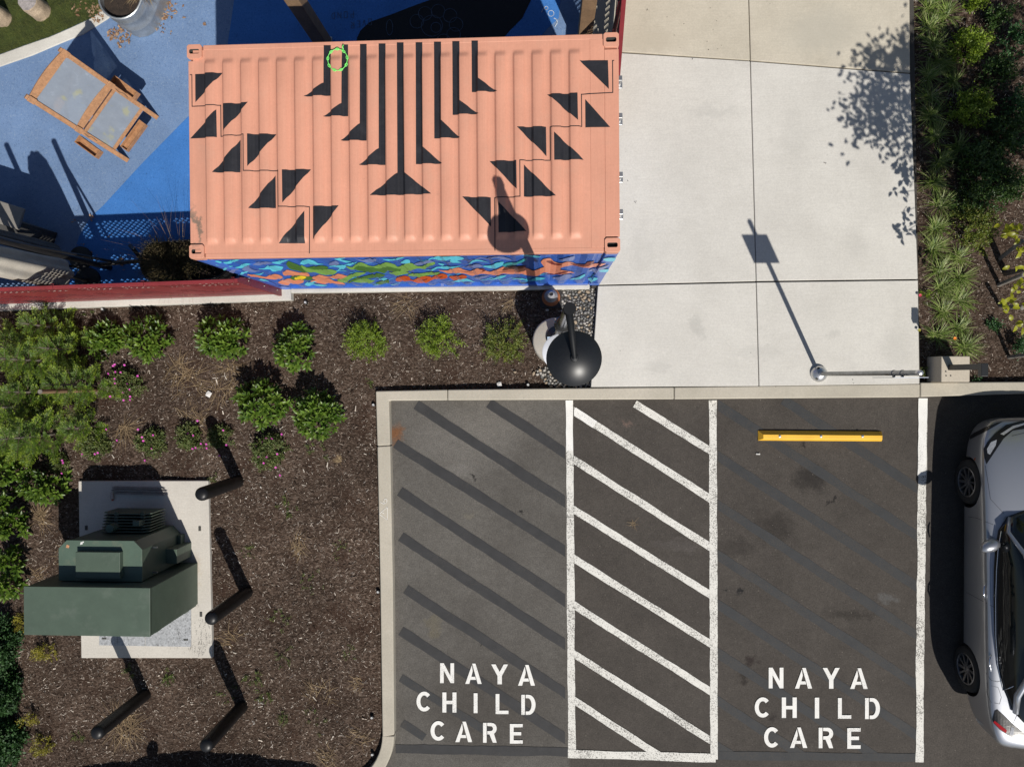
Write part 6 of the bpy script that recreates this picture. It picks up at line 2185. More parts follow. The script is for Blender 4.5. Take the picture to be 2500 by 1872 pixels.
SEDGE = leafmat('sedge_blade', [(0.07, 0.13, 0.015), (0.13, 0.2, 0.03), (0.22, 0.28, 0.07), (0.36, 0.38, 0.17)], 0.5, 0.25)
DARKL = leafmat('dark_leaf', [(0.025, 0.06, 0.012), (0.045, 0.095, 0.018), (0.07, 0.125, 0.026)], 0.45, 0.25)
BLUEG = leafmat('blue_green_leaf', [(0.03, 0.09, 0.03), (0.05, 0.13, 0.045), (0.08, 0.17, 0.05)], 0.5, 0.3)
BIGY = leafmat('yellow_green_tree_leaf', [(0.17, 0.2, 0.015), (0.26, 0.28, 0.02), (0.33, 0.33, 0.03), (0.12, 0.17, 0.012)], 0.4, 0.45)
WEED = leafmat('weed_leaf', [(0.06, 0.095, 0.018), (0.1, 0.14, 0.028), (0.15, 0.165, 0.045)], 0.7, 0.25)
PINKF = mat('magenta_petal', (0.5, 0.06, 0.36), 0.6, var=0.15)
STEM = mat('brown_stem', (0.07, 0.05, 0.03), 0.85, var=0.3)
STEMG = mat('green_stem', (0.07, 0.1, 0.02), 0.7, var=0.2)
WOODG = mat('grey_tree_bark', (0.16, 0.14, 0.12), 0.85, var=0.3, scale=14)


def dome_dirs(n_, zmin=0.0, pw=1.0):
    z_ = zmin + (1 - zmin) * rng.random(n_) ** pw
    a = rng.uniform(0, 2 * np.pi, n_)
    r_ = np.sqrt(1 - z_ ** 2)
    return np.stack([r_ * np.cos(a), r_ * np.sin(a), z_], 1)


def stems(par, c, r_, h_, n_=6, m_=None, rad=0.007):
    for i in range(n_):
        a = 2 * math.pi * i / n_ + random.uniform(-.4, .4)
        k = random.uniform(.4, .75)
        MB().tube([(c.x, c.y, 0.0), (c.x + r_ * k * .35 * math.cos(a), c.y + r_ * k * .35 * math.sin(a), h_ * .4), (c.x + r_ * k * math.cos(a), c.y + r_ * k * math.sin(a), h_ * .75)], [rad * 1.4, rad, rad * .6], 5).build('stem', m_ or STEM, par)


def lumpy(dirs, seed):
    r_ = np.random.default_rng(seed)
    k = r_.normal(0, 1, (6, 3))
    ph = r_.uniform(0, 6.28, 6)
    return 1 + 0.13 * np.sum(np.sin(dirs @ k.T * 2.2 + ph), 1) / 1.7


def laurel(x, y, rpx, label, h_=0.5, ry=None, m_=None, nsh=None):
    c = P(x, y, h_ * 0.55)
    r_ = rpx * 0.0063
    ryw = (ry or rpx) * 0.0063
    t = thing('laurel_shrub', label, 'shrub', (c.x, c.y, 0.02), 'broad leaved laurels in the mulch bed')
    nsh = nsh or int(74 * (rpx / 62) ** 2)
    ax = dome_dirs(nsh, 0.08, .6)
    lum = lumpy(ax, int(x * 7 + y))[:, None] * rng.uniform(.86, 1.06, (nsh, 1))
    tip = np.array([c.x, c.y, 0.04]) + ax * np.array([r_ * .87, ryw * .87, h_]) * lum
    axd = unit(ax * np.array([.8, .8, .8]) + np.array([0, 0, 0.55]))
    pos, d, up, L_, W_ = [], [], [], [], []
    for i in range(nsh):
        a = axd[i]
        u = np.cross(a, [0.3, 0.1, 1.0]) if abs(a[2]) < .98 else np.array([1.0, 0, 0])
        u /= np.linalg.norm(u)
        v_ = np.cross(a, u)
        nl = rng.integers(6, 10)
        a0 = rng.uniform(0, 6.28)
        for k in range(nl):
            th = a0 + k * 2.4
            rad = u * math.cos(th) + v_ * math.sin(th)
            tt = k / nl
            dd = a * (0.25 + 0.75 * (1 - tt) * .9) + rad * (0.55 + 0.6 * tt)
            pos.append(tip[i] - a * (0.02 + 0.065 * tt))
            d.append(dd)
            up.append(a + rad * -.2)
            L_.append(rng.uniform(.09, .14))
            W_.append(rng.uniform(.034, .046))
    pos, d, up, L_, W_ = map(np.array, (pos, d, up, L_, W_))
    leaves('foliage', pos, d, up, L_, W_, m_ or LAUREL, t, True, 0.16, 0.1)
    stems(t, c, r_, h_, 7)
    return t


def bushlet(name, x, y, rpx, h_, n_, lf, m_, label, cat, group, ry=None, zmin=0.05, inner=0.55, stem=True, zoff=0.03):
    c = P(x, y, h_ * 0.5)
    r_ = rpx * 0.0064
    ryw = (ry or rpx) * 0.0064
    t = thing(name, label, cat, (c.x, c.y, 0.02), group)
    nc = max(10, n_ // 26)          # small leaves gathered on twigs
    cd_ = dome_dirs(nc, zmin, .7)
    lum = lumpy(cd_, int(x * 3 + y))[:, None]
    k = rng.uniform(inner, 1.0, (nc, 1)) ** .6
    tips = np.array([c.x, c.y, zoff]) + cd_ * np.array([r_, ryw, h_]) * lum * k
    ii = rng.integers(0, nc, n_)
    ax = unit(cd_ + np.array([0, 0, .5]))
    along = rng.uniform(-.13, .03, (n_, 1)) * max(.5, min(1.2, h_ / .35))
    pos = tips[ii] + ax[ii] * along + rng.normal(0, lf * .55, (n_, 3))
    pos[:, 2] = np.maximum(pos[:, 2], zoff + 0.005)
    d = ax[ii] * 0.6 + rng.normal(0, .6, (n_, 3))
    L_ = lf * rng.uniform(.7, 1.25, n_)
    leaves('foliage', pos, d, np.array([0, 0, 1.0]) + rng.normal(0, .3, (n_, 3)), L_, L_ * rng.uniform(.4, .62, n_), m_, t)
    if stem:
        stems(t, c, r_, h_, 5, None, 0.005)
    return t, c


def flowers(t, spots_, zf_, r_=0.017):
    for (x, y) in spots_:
        q = P(x, y, zf_)
        mb = MB()
        a0 = random.uniform(0, 6)
        tl = Vector((random.uniform(-.4, .4), random.uniform(-.6, .1), 1)).normalized()
        u = tl.orthogonal().normalized()
        w_ = tl.cross(u)
        for k in range(5):
            a = a0 + k * 1.2566
            e = u * math.cos(a) + w_ * math.sin(a)
            f = u * math.cos(a + 1.57) + w_ * math.sin(a + 1.57)
            mb.add([q, q + e * r_ * .7 + f * r_ * .5 + tl * .004, q + e * r_ * 1.15 + tl * .006, q + e * r_ * .7 - f * r_ * .5 + tl * .004], [(0, 3, 2, 1)])
        mb.build('flower', PINKF, t)


# ---- the laurels
laurel(365, 829, 60, 'glossy laurel shrub below the fence, first in the sunlit row')
laurel(544, 830, 66, 'dense round laurel shrub below the fence corner', ry=54)
laurel(718, 845, 60, 'glossy laurel shrub between the fence corner and the lime bushes')
laurel(634, 985, 68, 'wide laurel shrub of the touching pair, farther from the curb')
laurel(775, 1006, 68, 'wide laurel shrub of the touching pair, nearer the curb')
laurel(250, 820, 66, 'shaded laurel shrub between the firs and the sunlit laurels', 0.45)
laurel(103, 1185, 54, 'bushy laurel shrub below the firs beside the concrete pad')
laurel(10, 1148, 44, 'laurel shrub cut by the picture edge directly under the firs')
laurel(8, 1226, 40, 'small laurel shrub at the picture edge above the dead grass')
laurel(26, 1280, 44, 'small laurel shrub at the picture edge level with the cooling fins')
laurel(14, 1372, 38, 'small laurel shrub at the picture edge level with the tank lid')
laurel(18, 1428, 38, 'small laurel shrub touching the transformer cabinet corner')

# ---- lime green bushes along the container
for (x, y, r_, lab, mm, n_, h_) in ((893, 830, 54, 'compact bright lime bush, first from the laurels', LIMEB, 4600, .5), (1064, 822, 60, 'open lime green bush in the middle of the three by the mural', LIMEB, 3800, .46),
                                    (1229, 838, 60, 'olive tinged lime bush nearest the lamp post', LIMED, 3800, .46)):
    bushlet('lime_bush', x, y, r_, h_, n_, 0.027, mm, lab, 'bush', 'small leaved bushes along the container')

# ---- pink geraniums
GER = 'pink flowering geraniums in the bed'
for (x, y, r_, h_, n_, lab, fl) in (
        (304, 935, 46, .28, 1300, 'tall geranium with the most pink flowers beside the firs', [(280, 890), (276, 893), (304, 891), (282, 908), (295, 909), (280, 925), (281, 936), (310, 937), (317, 951), (300, 958), (318, 968), (302, 977), (318, 976), (265, 912), (336, 918), (269, 968)]),
        (236, 1080, 42, .2, 1300, 'matted geranium cushion between the firs and the pad', [(201, 1108), (232, 1108), (239, 1105), (182, 1041), (190, 1047), (260, 1048), (286, 1075)]),
        (368, 1078, 38, .2, 900, 'thin geranium with pink dots above the transformer shadow', [(347, 1067), (350, 1076), (374, 1062), (371, 1095), (354, 1124), (337, 1048)]),
        (465, 1068, 36, .2, 850, 'geranium with pink flowers above the first bollard shadow', [(482, 1027), (459, 1058), (472, 1063), (478, 1093), (470, 1095), (491, 1083)]),
        (536, 1066, 34, .2, 850, 'geranium touching the tip of the first bollard shadow', [(545, 1050), (553, 1086), (504, 1084), (505, 1094), (535, 1112)]),
        (655, 1098, 46, .24, 1200, 'spreading geranium just below the paired laurels', [(625, 1089), (640, 1080), (650, 1070), (664, 1071), (688, 1060), (632, 1116), (651, 1116), (677, 1108), (644, 1130), (673, 1141), (684, 1160)]),
        (146, 1132, 26, .2, 500, 'small geranium at the foot of the firs above the pad corner', [(152, 1124), (154, 1130), (151, 1155)])):
    t, c = bushlet('pink_geranium', x, y, r_, h_, int(n_ * 3), 0.034, GERL, lab, 'flower', GER, stem=False)
    flowers(t, fl, h_ * .85 + .03)

# ---- young firs
def fir(x, y, h_, r_, label, seed):
    rs = np.random.default_rng(seed)
    c = P(x, y, 0.03)
    t = thing('young_fir', label, 'tree', (c.x, c.y, 0.02), 'young firs against the fence')
    MB().tube([(c.x, c.y, 0), (c.x + .02, c.y, h_ * .5), (c.x, c.y + .01, h_)], [.028, .018, .005], 8).build('trunk', WOODG, t)
    tw = []          # twig segments: start, end
    bm = MB()
    zlv = 0.12 * h_
    while zlv < h_ * .97:
        fr_ = 1 - zlv / h_
        nb = int(rs.integers(5, 7))
        a0 = rs.uniform(0, 6.28)
        for k in range(nb):
            a = a0 + k * 6.2832 / nb + rs.normal(0, .18)
            L_ = (r_ * fr_ ** .8 + .07) * rs.uniform(.75, 1.12)
            el = rs.uniform(.1, .5) + .35 * (1 - fr_)
            d = np.array([math.cos(a) * math.cos(el), math.sin(a) * math.cos(el), math.sin(el)])
            b0 = np.array([c.x, c.y, zlv])
            b1 = b0 + d * L_ + np.array([0, 0, -.06 * L_])
            bm.tube([b0, b1], [.006, .002], 4, False)
            tw.append((b0 + (b1 - b0) * .25, b1))
            sd_ = np.cross(d, [0, 0, 1.0])
            sd_ /= np.linalg.norm(sd_)
            m_ = max(4, int(L_ / .042))
            for j in range(m_):
                tt = .22 + .75 * j / m_
                ln = (L_ * .3 * (1 - tt) + .045) * rs.uniform(.8, 1.15)
                for s_ in (-1, 1):
                    dd = d * .75 + sd_ * s_ * .75 + np.array([0, 0, rs.normal(0, .12)])
                    dd /= np.linalg.norm(dd)
                    p0 = b0 + (b1 - b0) * tt
                    tw.append((p0, p0 + dd * ln))
                    if ln > .14:
                        for u in (.4, .68):
                            for s2 in (-1, 1):
                                d3 = dd * .8 + np.cross(dd, [0, 0, 1.0]) * s2 * .7
                                d3 /= np.linalg.norm(d3)
                                p1 = p0 + dd * ln * u
                                tw.append((p1, p1 + d3 * ln * .4))
        zlv += rs.uniform(.17, .23) * h_ ** .5
    bm.build('branches', STEM, t)
    A = np.array([q[0] for q in tw])
    B = np.array([q[1] for q in tw])
    ln = np.linalg.norm(B - A, axis=1)
    cnt = np.maximum(4, (ln / .0036).astype(int))
    ii = np.repeat(np.arange(len(tw)), cnt)
    tt = rs.random(len(ii))
    d = unit(B - A)[ii]
    pos = A[ii] + (B - A)[ii] * tt[:, None]
    sd_ = unit(np.cross(d, np.array([0, 0, 1.0])))
    sg = rs.choice([-1, 1], len(ii))[:, None]
    nd = d * .95 + sd_ * sg * rs.uniform(.4, .9, (len(ii), 1)) + np.array([0, 0, 1]) * rs.uniform(-.1, .45, (len(ii), 1))
    L2 = rs.uniform(.018, .032, len(ii))
    nd = unit(nd)
    wv = unit(np.cross(nd, np.array([0, 0, 1.0]) + rs.normal(0, .4, (len(ii), 3)))) * .0034
    v = np.stack([pos - wv, pos + wv, pos + nd * L2[:, None]], 1)
    rad = np.hypot(pos[:, 0] - c.x, pos[:, 1] - c.y) / (r_ * np.maximum(.25, 1 - pos[:, 2] / h_) ** .8 + .07)
    new = (tt > .45) & (rad + rs.normal(0, .12, len(ii)) > .62)
    for nm_, k_, m_2 in (('crown', ~new, FIRD), ('new_growth', new, FIRL)):
        vv_ = v[k_].reshape(-1, 3)
        np_mesh(nm_, vv_, np.arange(len(vv_)).reshape(-1, 3), m_2, t)



fir(232, 938, 1.15, .55, 'feathery young fir nearest the pink geranium', 1)
fir(135, 1058, 1.25, .62, 'broad young fir just above the laurel by the pad', 2)
fir(130, 880, 1.3, .55, 'young fir in the middle of the stand beside the grey stake', 3)
fir(228, 1040, .7, .36, 'smallest young fir on the outer corner of the stand', 4)
fir(150, 800, .95, .42, 'spindly young fir in the shade under the fence', 5)
fir(62, 850, 1.0, .5, 'shaded young fir under the fence at the picture edge', 6)
fir(70, 990, 1.1, .55, 'young fir at the picture edge behind the broad one', 7)
fir(120, 955, .9, .5, 'low young fir right beside the brown stake', 8)
fir(190, 855, .9, .5, 'young fir between the stake and the shaded laurel', 9)
fir(40, 1075, .8, .5, 'low young fir at the picture edge above the laurels', 10)
q0, q1 = P(240, 951, .05), P(93, 957, 1.35)
q0.x, q0.y = (q0.x + q1.x) / 2, (q0.y + q1.y) / 2
stk = thing('tree_stake', 'brown wooden tree stake standing among the young firs', 'stake', q0)
MB().tube([(q0.x, q0.y, 0), (q0.x, q0.y, 1.33)], .032, 12).build('shaft', WOODB, stk, smooth=40)
MB().lathe([(.033, .72), (.036, .725), (.036, .745), (.033, .75)], (q0.x, q0.y, 0), 12).build('tie', CHROME, stk)
MB().lathe([(.0325, 1.325), (.0325, 1.335), (0, 1.336)], (q0.x, q0.y, 0), 12).build('cut_top', WOODG, stk)

# ---- junipers and gold shrubs at the foot of the bed
bushlet('juniper', -6, 1580, 44, .5, 6500, .05, JUNL, 'dark green juniper at the picture edge below the transformer', 'shrub', 'junipers at the bed edge', ry=60, inner=.7)
bushlet('juniper', -4, 1700, 46, .5, 6500, .05, JUNL, 'dark green juniper at the picture edge, middle of three', 'shrub', 'junipers at the bed edge', ry=66, inner=.7)
bushlet('juniper', -2, 1820, 50, .5, 6500, .05, JUNL, 'dark green juniper at the picture edge, lowest of three', 'shrub', 'junipers at the bed edge', ry=66, inner=.7)
for (x, y, r_, ry, n_, lab) in ((108, 1590, 38, 26, 1100, 'spreading gold shrub just below the transformer cabinet'), (76, 1752, 24, 20, 500, 'small gold shrub between the junipers and the third bollard'),
                                (108, 1818, 28, 36, 1000, 'upright gold shrub beside the straw at the picture foot'), (46, 1526, 20, 34, 600, 'gold shrub half hidden by the transformer corner')):
    bushlet('gold_shrub', x, y, r_, .24, n_, .022, YELB, lab, 'shrub', 'gold leaved shrubs in the bed', ry=ry)

# ---- weeds and dead tufts
for (x, y, r_, n_, lab) in ((412, 1650, 26, 340, 'green weed patch between the pad and the lower bollards'), (618, 1645, 32, 260, 'weed patch off the pad corner above the last bollard'), (650, 1692, 30, 260, 'weed patch beside the last bollard footing'),
                            (696, 1748, 26, 180, 'thin weeds near the lower curb'), (680, 1508, 34, 200, 'thin weeds between the second bollard and the curb'), (700, 1240, 36, 240, 'weed patch below the geranium nearest the curb'),
                            (770, 1098, 34, 200, 'faint weeds below the laurel nearest the curb'), (320, 1632, 24, 200, 'weeds in the bollard shadow below the pad'), (196, 1800, 24, 170, 'weeds beside the third bollard head'),
                            (140, 930, 60, 420, 'green ground cover under the young firs'), (60, 1090, 46, 300, 'green ground cover between the broad fir and the laurels'), (190, 760, 60, 300, 'shaded ground cover along the fence plinth'),
                            (560, 1690, 34, 120, 'sparse weeds between the two lowest bollards'), (770, 1760, 40, 160, 'sparse weeds in the mulch above the curb bend'), (860, 1590, 26, 110, 'sparse weeds along the lower curb'), (760, 1420, 44, 130, 'sparse weeds in the middle of the open mulch'), (530, 1170, 26, 90, 'sparse weeds above the first bollard'), (840, 1330, 36, 100, 'sparse weeds beside the upright curb'),
                            (905, 935, 16, 80, 'small weed above the curb corner'), (610, 1345, 26, 130, 'sparse weeds between the first two bollards'), (690, 1600, 40, 170, 'sparse weeds in the open mulch by the curb')):
    bushlet('weed', x, y, r_, .06, n_, .022, WEED, lab, 'weed', 'weeds in the mulch', stem=False, zoff=.04, inner=.2)


DEADG = leafmat('dead_blade', [(0.13, 0.085, 0.045), (0.24, 0.165, 0.09), (0.38, 0.28, 0.16)], .85, .1)


def tuft(x, y, r_, n_, ln, label, up=(.15, .7)):
    c = P(x, y, .04)
    t = thing('dead_grass', label, 'grass', c, 'dead grass tufts in the mulch')
    blades('blade_tuft', (c.x, c.y, .035), r_ * 1.8, int(n_ * .8), ln * .9, DEADG, t, up, .0026, 1, .7, .75)


tuft(100, 1266, .05, 90, .28, 'dead straw tuft between the laurels and the pad')
tuft(300, 1772, .12, 150, .34, 'long straw clump beside the gold shrub at the picture foot', (.1, .5))
tuft(432, 905, .08, 60, .28, 'loose straw between the tall geranium and the round laurel', (.05, .4))
tuft(540, 955, .1, 70, .28, 'straw lying beside the wide laurel pair', (.05, .35))
tuft(730, 1330, .08, 50, .22, 'thin straw in the open mulch toward the curb', (.05, .4))
tuft(560, 1560, .08, 50, .2, 'thin straw right of the pad corner', (.05, .4))
tuft(780, 1700, .1, 60, .24, 'thin straw above the curb bend', (.05, .4))
tuft(465, 940, .12, 90, .32, 'flattened straw tuft above the crumpled scrap', (.05, .4))
tuft(560, 895, .05, 60, .3, 'curved straw strand below the round laurel', (.05, .3))
tuft(300, 1045, .05, 60, .34, 'upright straw wisp between two geraniums', (.1, .5))
tuft(992, 742, .07, 45, .3, 'bare twiggy tuft by the container footing', (.2, .8))
tuft(470, 1020, .1, 70, .26, 'thin straw among the geraniums', (.05, .4))
tuft(596, 780, .08, 60, .2, 'rusty straw under the fence corner plinth', (.05, .4))
tuft(800, 1850, .08, 60, .25, 'straw tuft at the picture foot near the curb bend', (.3, .9))
tuft(880, 1800, .07, 50, .2, 'pale tuft inside the curb bend', (.2, .8))
tuft(875, 1668, .05, 40, .14, 'small pale tuft along the lower curb', (.2, .8))
tuft(828, 1122, .03, 40, .1, 'small pale rosette of dead grass by the curb', (.1, .5))
tuft(95, 1402, .05, 40, .18, 'dead tuft between the laurels and the tank', (.1, .6))
tuft(160, 1350, .08, 40, .16, 'thin dead tuft under the tank lid', (.1, .5))
tuft(1250, 740, .05, 30, .2, 'dead tuft in the lamp shadow by the footing', (.1, .6))

# white gypsum left round the bollard footings
CRUMB = mat('pale_crumbs', (0.4, 0.38, 0.35), .9)
litter('mulch_debris', [(355, 1668, .09, 9), (385, 1682, .06, 5), (636, 1710, .07, 10), (622, 1760, .04, 4), (640, 1240, .35, 10), (660, 1190, .3, 8), (622, 1405, .06, 4), (600, 1150, .25, 8)],
       'white plaster crumbs strewn round the bollards', (.006, .02), .05, CRUMB)
DIRT = mat('dirt_crumbs', (0.02, 0.014, 0.01), .95)
litter('mulch_debris', [(500, 1560, .12, 60), (495, 1530, .14, 40), (480, 1580, .12, 40), (440, 1550, .3, 70), (470, 1470, .12, 20), (490, 1590, .08, 30)], 'dark soil crumbs scattered over the pad corner', (.003, .01), pz + .014, DIRT)
litter('mulch_debris', [(1535, 440, .02, 2), (1551, 492, .02, 3), (2014, 398, .02, 3), (1580, 28, .03, 3), (1700, 60, .6, 8), (1700, 120, .4, 6), (2060, 960, .3, 6), (1900, 980, .3, 6)], 'dark crumbs dropped on the concrete apron', (.004, .012), .153, DIRT)
q = P(1548, 1278, .01)
dl = thing('dried_sprig', 'dried brown sprig lying in the hatched aisle', 'sprig', q)
blades('stalks', (q.x, q.y, .012), .03, 14, .1, DEADG, dl, (.05, .3), .002, 1, .3, .95)

# ---- bed beside the apron: sedges
SED = [(2269, 19), (2311, 36), (2269, 67), (2281, 114), (2294, 150), (2269, 185), (2331, 197), (2269, 236), (2275, 283), (2286, 330), (2339, 361), (2297, 396), (2281, 445), (2295, 502), (2285, 557), (2278, 606), (2340, 628),
       (2295, 660), (2343, 678), (2298, 704), (2347, 732), (2304, 758), (2343, 800), (2288, 820), (2353, 846)]
SED.sort(key=lambda p: p[1])
ORD = ['first', 'second', 'third', 'fourth', 'fifth', 'sixth', 'seventh', 'eighth', 'ninth', 'tenth', 'eleventh', 'twelfth', 'thirteenth', 'fourteenth', 'fifteenth', 'sixteenth', 'seventeenth', 'eighteenth', 'nineteenth',
       'twentieth', 'twenty-first', 'twenty-second', 'twenty-third', 'twenty-fourth', 'twenty-fifth']
for i, (x, y) in enumerate(SED):
    c = P(x, y, .06)
    far = x > 2320
    t = thing('sedge_clump', 'striped green sedge clump, %s counting down along the apron' % ORD[i], 'grass', (c.x, c.y, .03), 'sedges along the concrete apron')
    blades('blades', (c.x, c.y, .035), .06, 105, random.uniform(.25, .33), SEDGE, t, (.3, 1.3), .0042, .95, .8, .55)
SHR = 'shrubs in the bed beside the apron'
for (nm, x, y, r_, ry, h_, n_, lf, m_, lab) in (
        ('lime_shrub', 2374, 106, 54, 48, .42, 3000, .036, LIMEB, 'bright lime shrub behind the sedges near the picture top'), ('lime_shrub', 2378, 262, 56, 50, .42, 3000, .036, LIMEB, 'lime shrub behind the sedges, half in tree shade'),
        ('lime_shrub', 2385, 2, 34, 24, .35, 900, .034, LIMEB, 'lime shrub cut off by the picture top'), ('dark_shrub', 2400, 400, 66, 60, .5, 3600, .038, DARKL, 'dark green shrub in the deepest tree shade'),
        ('lime_shrub', 2392, 545, 54, 66, .42, 3200, .034, LIMED, 'olive shrub behind the sedges above the stakes'), ('dark_shrub', 2390, 482, 56, 46, .42, 2600, .036, DARKL, 'dark shrub between the shaded shrub and the olive one'),
        ('broad_shrub', 2490, 92, 40, 40, .5, 700, .05, BLUEG, 'blue green shrub at the picture edge near the top'), ('broad_shrub', 2492, 250, 40, 50, .5, 700, .05, BLUEG, 'blue green shrub at the picture edge in tree shade'),
        ('broad_shrub', 2495, 350, 26, 24, .4, 300, .05, BLUEG, 'small blue green shrub at the picture edge below its larger neighbour'),
        ('broad_shrub', 2490, 842, 26, 26, .3, 500, .035, BLUEG, 'leafy shrub at the picture edge above the curb'), ('weed', 2430, 796, 22, 18, .12, 220, .04, BLUEG, 'leafy weed standing alone below the stakes'),
        ('dark_shrub', 2452, 330, 48, 50, .45, 2200, .04, DARKL, 'dark shrub between the shaded shrubs and the blue green one'), ('dark_shrub', 2445, 175, 40, 36, .4, 1700, .036, DARKL, 'dark shrub below the bright lime one near the top'),
        ('dark_shrub', 2465, 450, 46, 46, .45, 2000, .04, DARKL, 'dark shrub at the picture edge above the tree stakes'), ('dark_shrub', 2440, 40, 34, 34, .4, 1200, .036, DARKL, 'dark shrub near the picture top beside the blue green one'),
        ('weed', 2385, 925, 14, 8, .1, 60, .035, BLUEG, 'round leaved weed behind the concrete block'), ('weed', 2258, 905, 10, 16, .12, 120, .02, WEED, 'wiry weed at the apron corner beside the block'), ('weed', 2258, 715, 14, 12, .12, 120, .03, LIMEB, 'leafy weed with a red flower at the apron edge')):
    bushlet(nm, x, y, r_, h_, n_, lf, m_, lab, 'shrub' if 'shrub' in nm else 'weed', SHR if 'shrub' in nm else 'weeds by the apron', ry=ry)


# ---- broad-leaved trees beyond the picture edge, with stakes
def leaf_mesh(name, m_, L_=.1, W_=.055):
    n_ = 9
    mb = MB()
    top, bot, mid = [], [], []
    for i in range(n_):
        t = i / (n_ - 1)
        w_ = W_ / 2 * math.sin(math.pi * t ** .85) ** .8 if 0 < t < 1 else 0
        z_ = .012 * math.sin(math.pi * t)
        mid.append((L_ * t, 0, z_))
        top.append((L_ * t, w_, z_ + w_ * .25))
        bot.append((L_ * t, -w_, z_ + w_ * .25))
    mb.add(mid + top + bot, [(i, i + 1, n_ + i + 1, n_ + i) for i in range(n_ - 1)] + [(i + 1, i, 2 * n_ + i, 2 * n_ + i + 1) for i in range(n_ - 1)])
    me = bpy.data.meshes.new(name)
    me.from_pydata(mb.v, [], mb.f)
    me.polygons.foreach_set('use_smooth', [True] * len(me.polygons))
    me.materials.append(m_)
    return me


LM = leaf_mesh('leaf', BIGY)


def tree(name, base, cen, rad, n_, label, seed, m_):
    rs = np.random.default_rng(seed)
    t = thing(name, label, 'tree', base, 'young trees beside the apron')
    bx_, by_ = base[0], base[1]
    MB().tube([(bx_, by_, 0), (bx_ + .03, by_, 1.2), (cen[0], cen[1], cen[2] - rad[2] * .3), (cen[0], cen[1], cen[2] + rad[2] * .8)], [.045, .036, .026, .006], 10).build('trunk', WOODG, t, smooth=True)
    cl, bm = [], MB()
    while len(cl) < 95:
        p = rs.uniform(-1, 1, 3)
        if .25 < np.linalg.norm(p) < 1:
            cl.append(p)
    cl = np.array(cl)
    ctr = np.array(cen) + cl * np.array(rad)
    for p in ctr:
        zb = max(1.2, p[2] - .45)
        fz_ = (zb - 1.2) / max(.1, cen[2] - 1.2)
        bm.tube([(bx_ + (cen[0] - bx_) * min(1, fz_), by_ + (cen[1] - by_) * min(1, fz_), zb), tuple((np.array([cen[0], cen[1], zb]) + p) / 2 + np.array([0, 0, .08])), tuple(p)], [.012, .008, .003], 5, False)
    bm.build('limbs', WOODG, t)
    ii = rs.integers(0, len(ctr), n_)
    pos = ctr[ii] + rs.normal(0, .15, (n_, 3)) * np.array([1, 1, .8])
    d = rs.normal(0, 1, (n_, 3)) * np.array([1, 1, .35]) + unit(pos - np.array(cen)) * .8 - np.array([0, 0, .2])
    L_ = rs.uniform(.06, .1, n_)
    leaves('crown', pos, d, np.array([0, 0, 1.0]) + rs.normal(0, .35, (n_, 3)), L_, L_ * .55, m_, t, True, .15, .06)
    return t


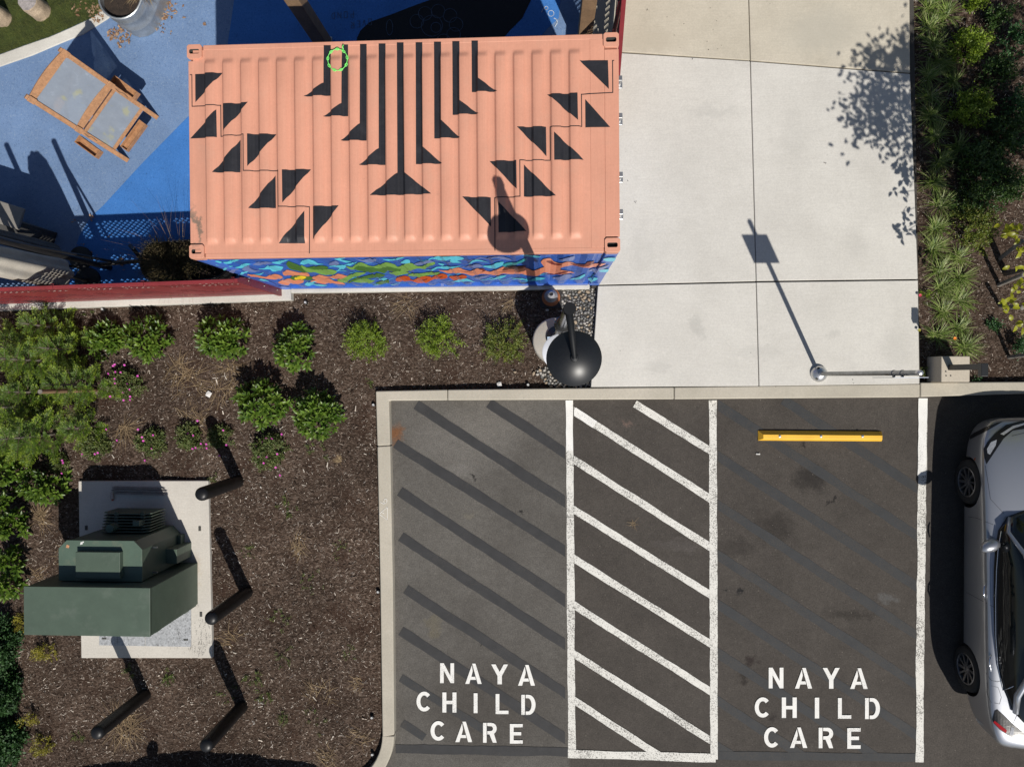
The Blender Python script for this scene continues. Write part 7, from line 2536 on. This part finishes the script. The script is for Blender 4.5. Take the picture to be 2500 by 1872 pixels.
tb = P(2452, 668, .03)
tree1 = tree('young_tree', (tb.x, tb.y, .03), (7.1, 1.55, 3.25), (1.4, 1.05, .75), 6200, 'young broad leaved tree with yellow green leaves at the picture edge', 5, BIGY)
for (cx_, cy_, z_, n_, sp) in ((2452, 565, 1.7, 13, 26), (2478, 572, 1.75, 9, 22), (2462, 745, 1.7, 11, 22), (2488, 735, 1.75, 10, 26), (2490, 655, 1.9, 8, 20), (2494, 790, 1.5, 8, 16), (2492, 610, 1.8, 7, 18), (2478, 700, 1.8, 5, 14)):
    tip = P(cx_, cy_, z_)
    MB().tube([(tb.x + .02, tb.y, z_ - .25), ((tb.x + tip.x) / 2, (tb.y + tip.y) / 2, z_ - .04), tip], [.012, .007, .003], 5).build('twig', WOODG, tree1)
    for k in range(n_):
        q = P(cx_ + random.gauss(0, sp * .55), cy_ + random.gauss(0, sp * .45), z_ + random.uniform(-.06, .06))
        o = link('leaf', LM, tree1)
        o.location = Vector(q) - Vector(tree1.location) + Vector(tree1.location)
        o.rotation_euler = (random.gauss(0, .35), random.gauss(0.1, .3), random.uniform(0, 6.28))
        s_ = random.uniform(.75, 1.15)
        o.scale = (s_, s_, s_)
tree('young_tree', (8.3, 3.6, .03), (8.2, 3.6, 3.1), (1.3, 1.3, 1.1), 1300, 'young broad leaved tree outside the picture shading the upper grass bed', 9, BIGY)
WST = mat('weathered_timber', (0.2, 0.18, 0.155), .85, var=.25, scale=10)
for (x0_, y0_, x1_, y1_, z_, lab) in ((2441, 631, 2496, 588, .62, 'upper of the leaning grey stakes under the young tree'), (2437, 696, 2500, 670, .66, 'middle leaning grey stake under the young tree'),
                                      (2441, 746, 2496, 752, .55, 'dark lower stake under the young tree'), (2461, 872, 2540, 862, .7, 'grey stake near the curb at the picture edge')):
    a, b_ = P(x0_, y0_, .03), P(x1_, y1_, z_)
    t = thing('tree_stake', lab, 'stake', a, 'grey stakes under the young tree')
    MB().tube([a, b_], .03, 10).build('shaft', WST, t, smooth=40)
    MB().lathe([(.0, .0), (.029, .0), (.02, .006), (0, .007)], b_, 10, T=(b_ - a).to_track_quat('Z', 'Y').to_matrix()).build('cut_top', WST, t)
# three small blooms along the apron edge
for (x, y, m_, lab) in ((2246, 721, mat('red_petal', (0.5, 0.04, 0.08), .6), 'single crimson bloom fallen at the apron edge'), (2244, 806, YELB, 'yellow leaf sprig over the apron edge'), (2282, 903, mat('yellow_petal', (0.75, 0.4, 0.01), .6), 'yellow bloom beside the concrete block'),
                        (2331, 826, mat('orange_petal', (0.7, 0.2, 0.01), .6), 'orange bloom among the lowest sedges')):
    q = P(x, y, .2)
    mb = MB()
    for k in range(7):
        a = k * .9
        e = Vector((math.cos(a), math.sin(a), .35)) * .026
        f = Vector((-math.sin(a), math.cos(a), 0)) * .011
        mb.add([q, q + e * .6 - f, q + e, q + e * .6 + f], [(0, 1, 2, 3)])
    t = thing('small_bloom', lab, 'flower', (q.x, q.y, .03))
    mb.build('petals', m_, t)
    MB().tube([(q.x, q.y, .02), q], .003, 5).build('stalk', STEMG, t)
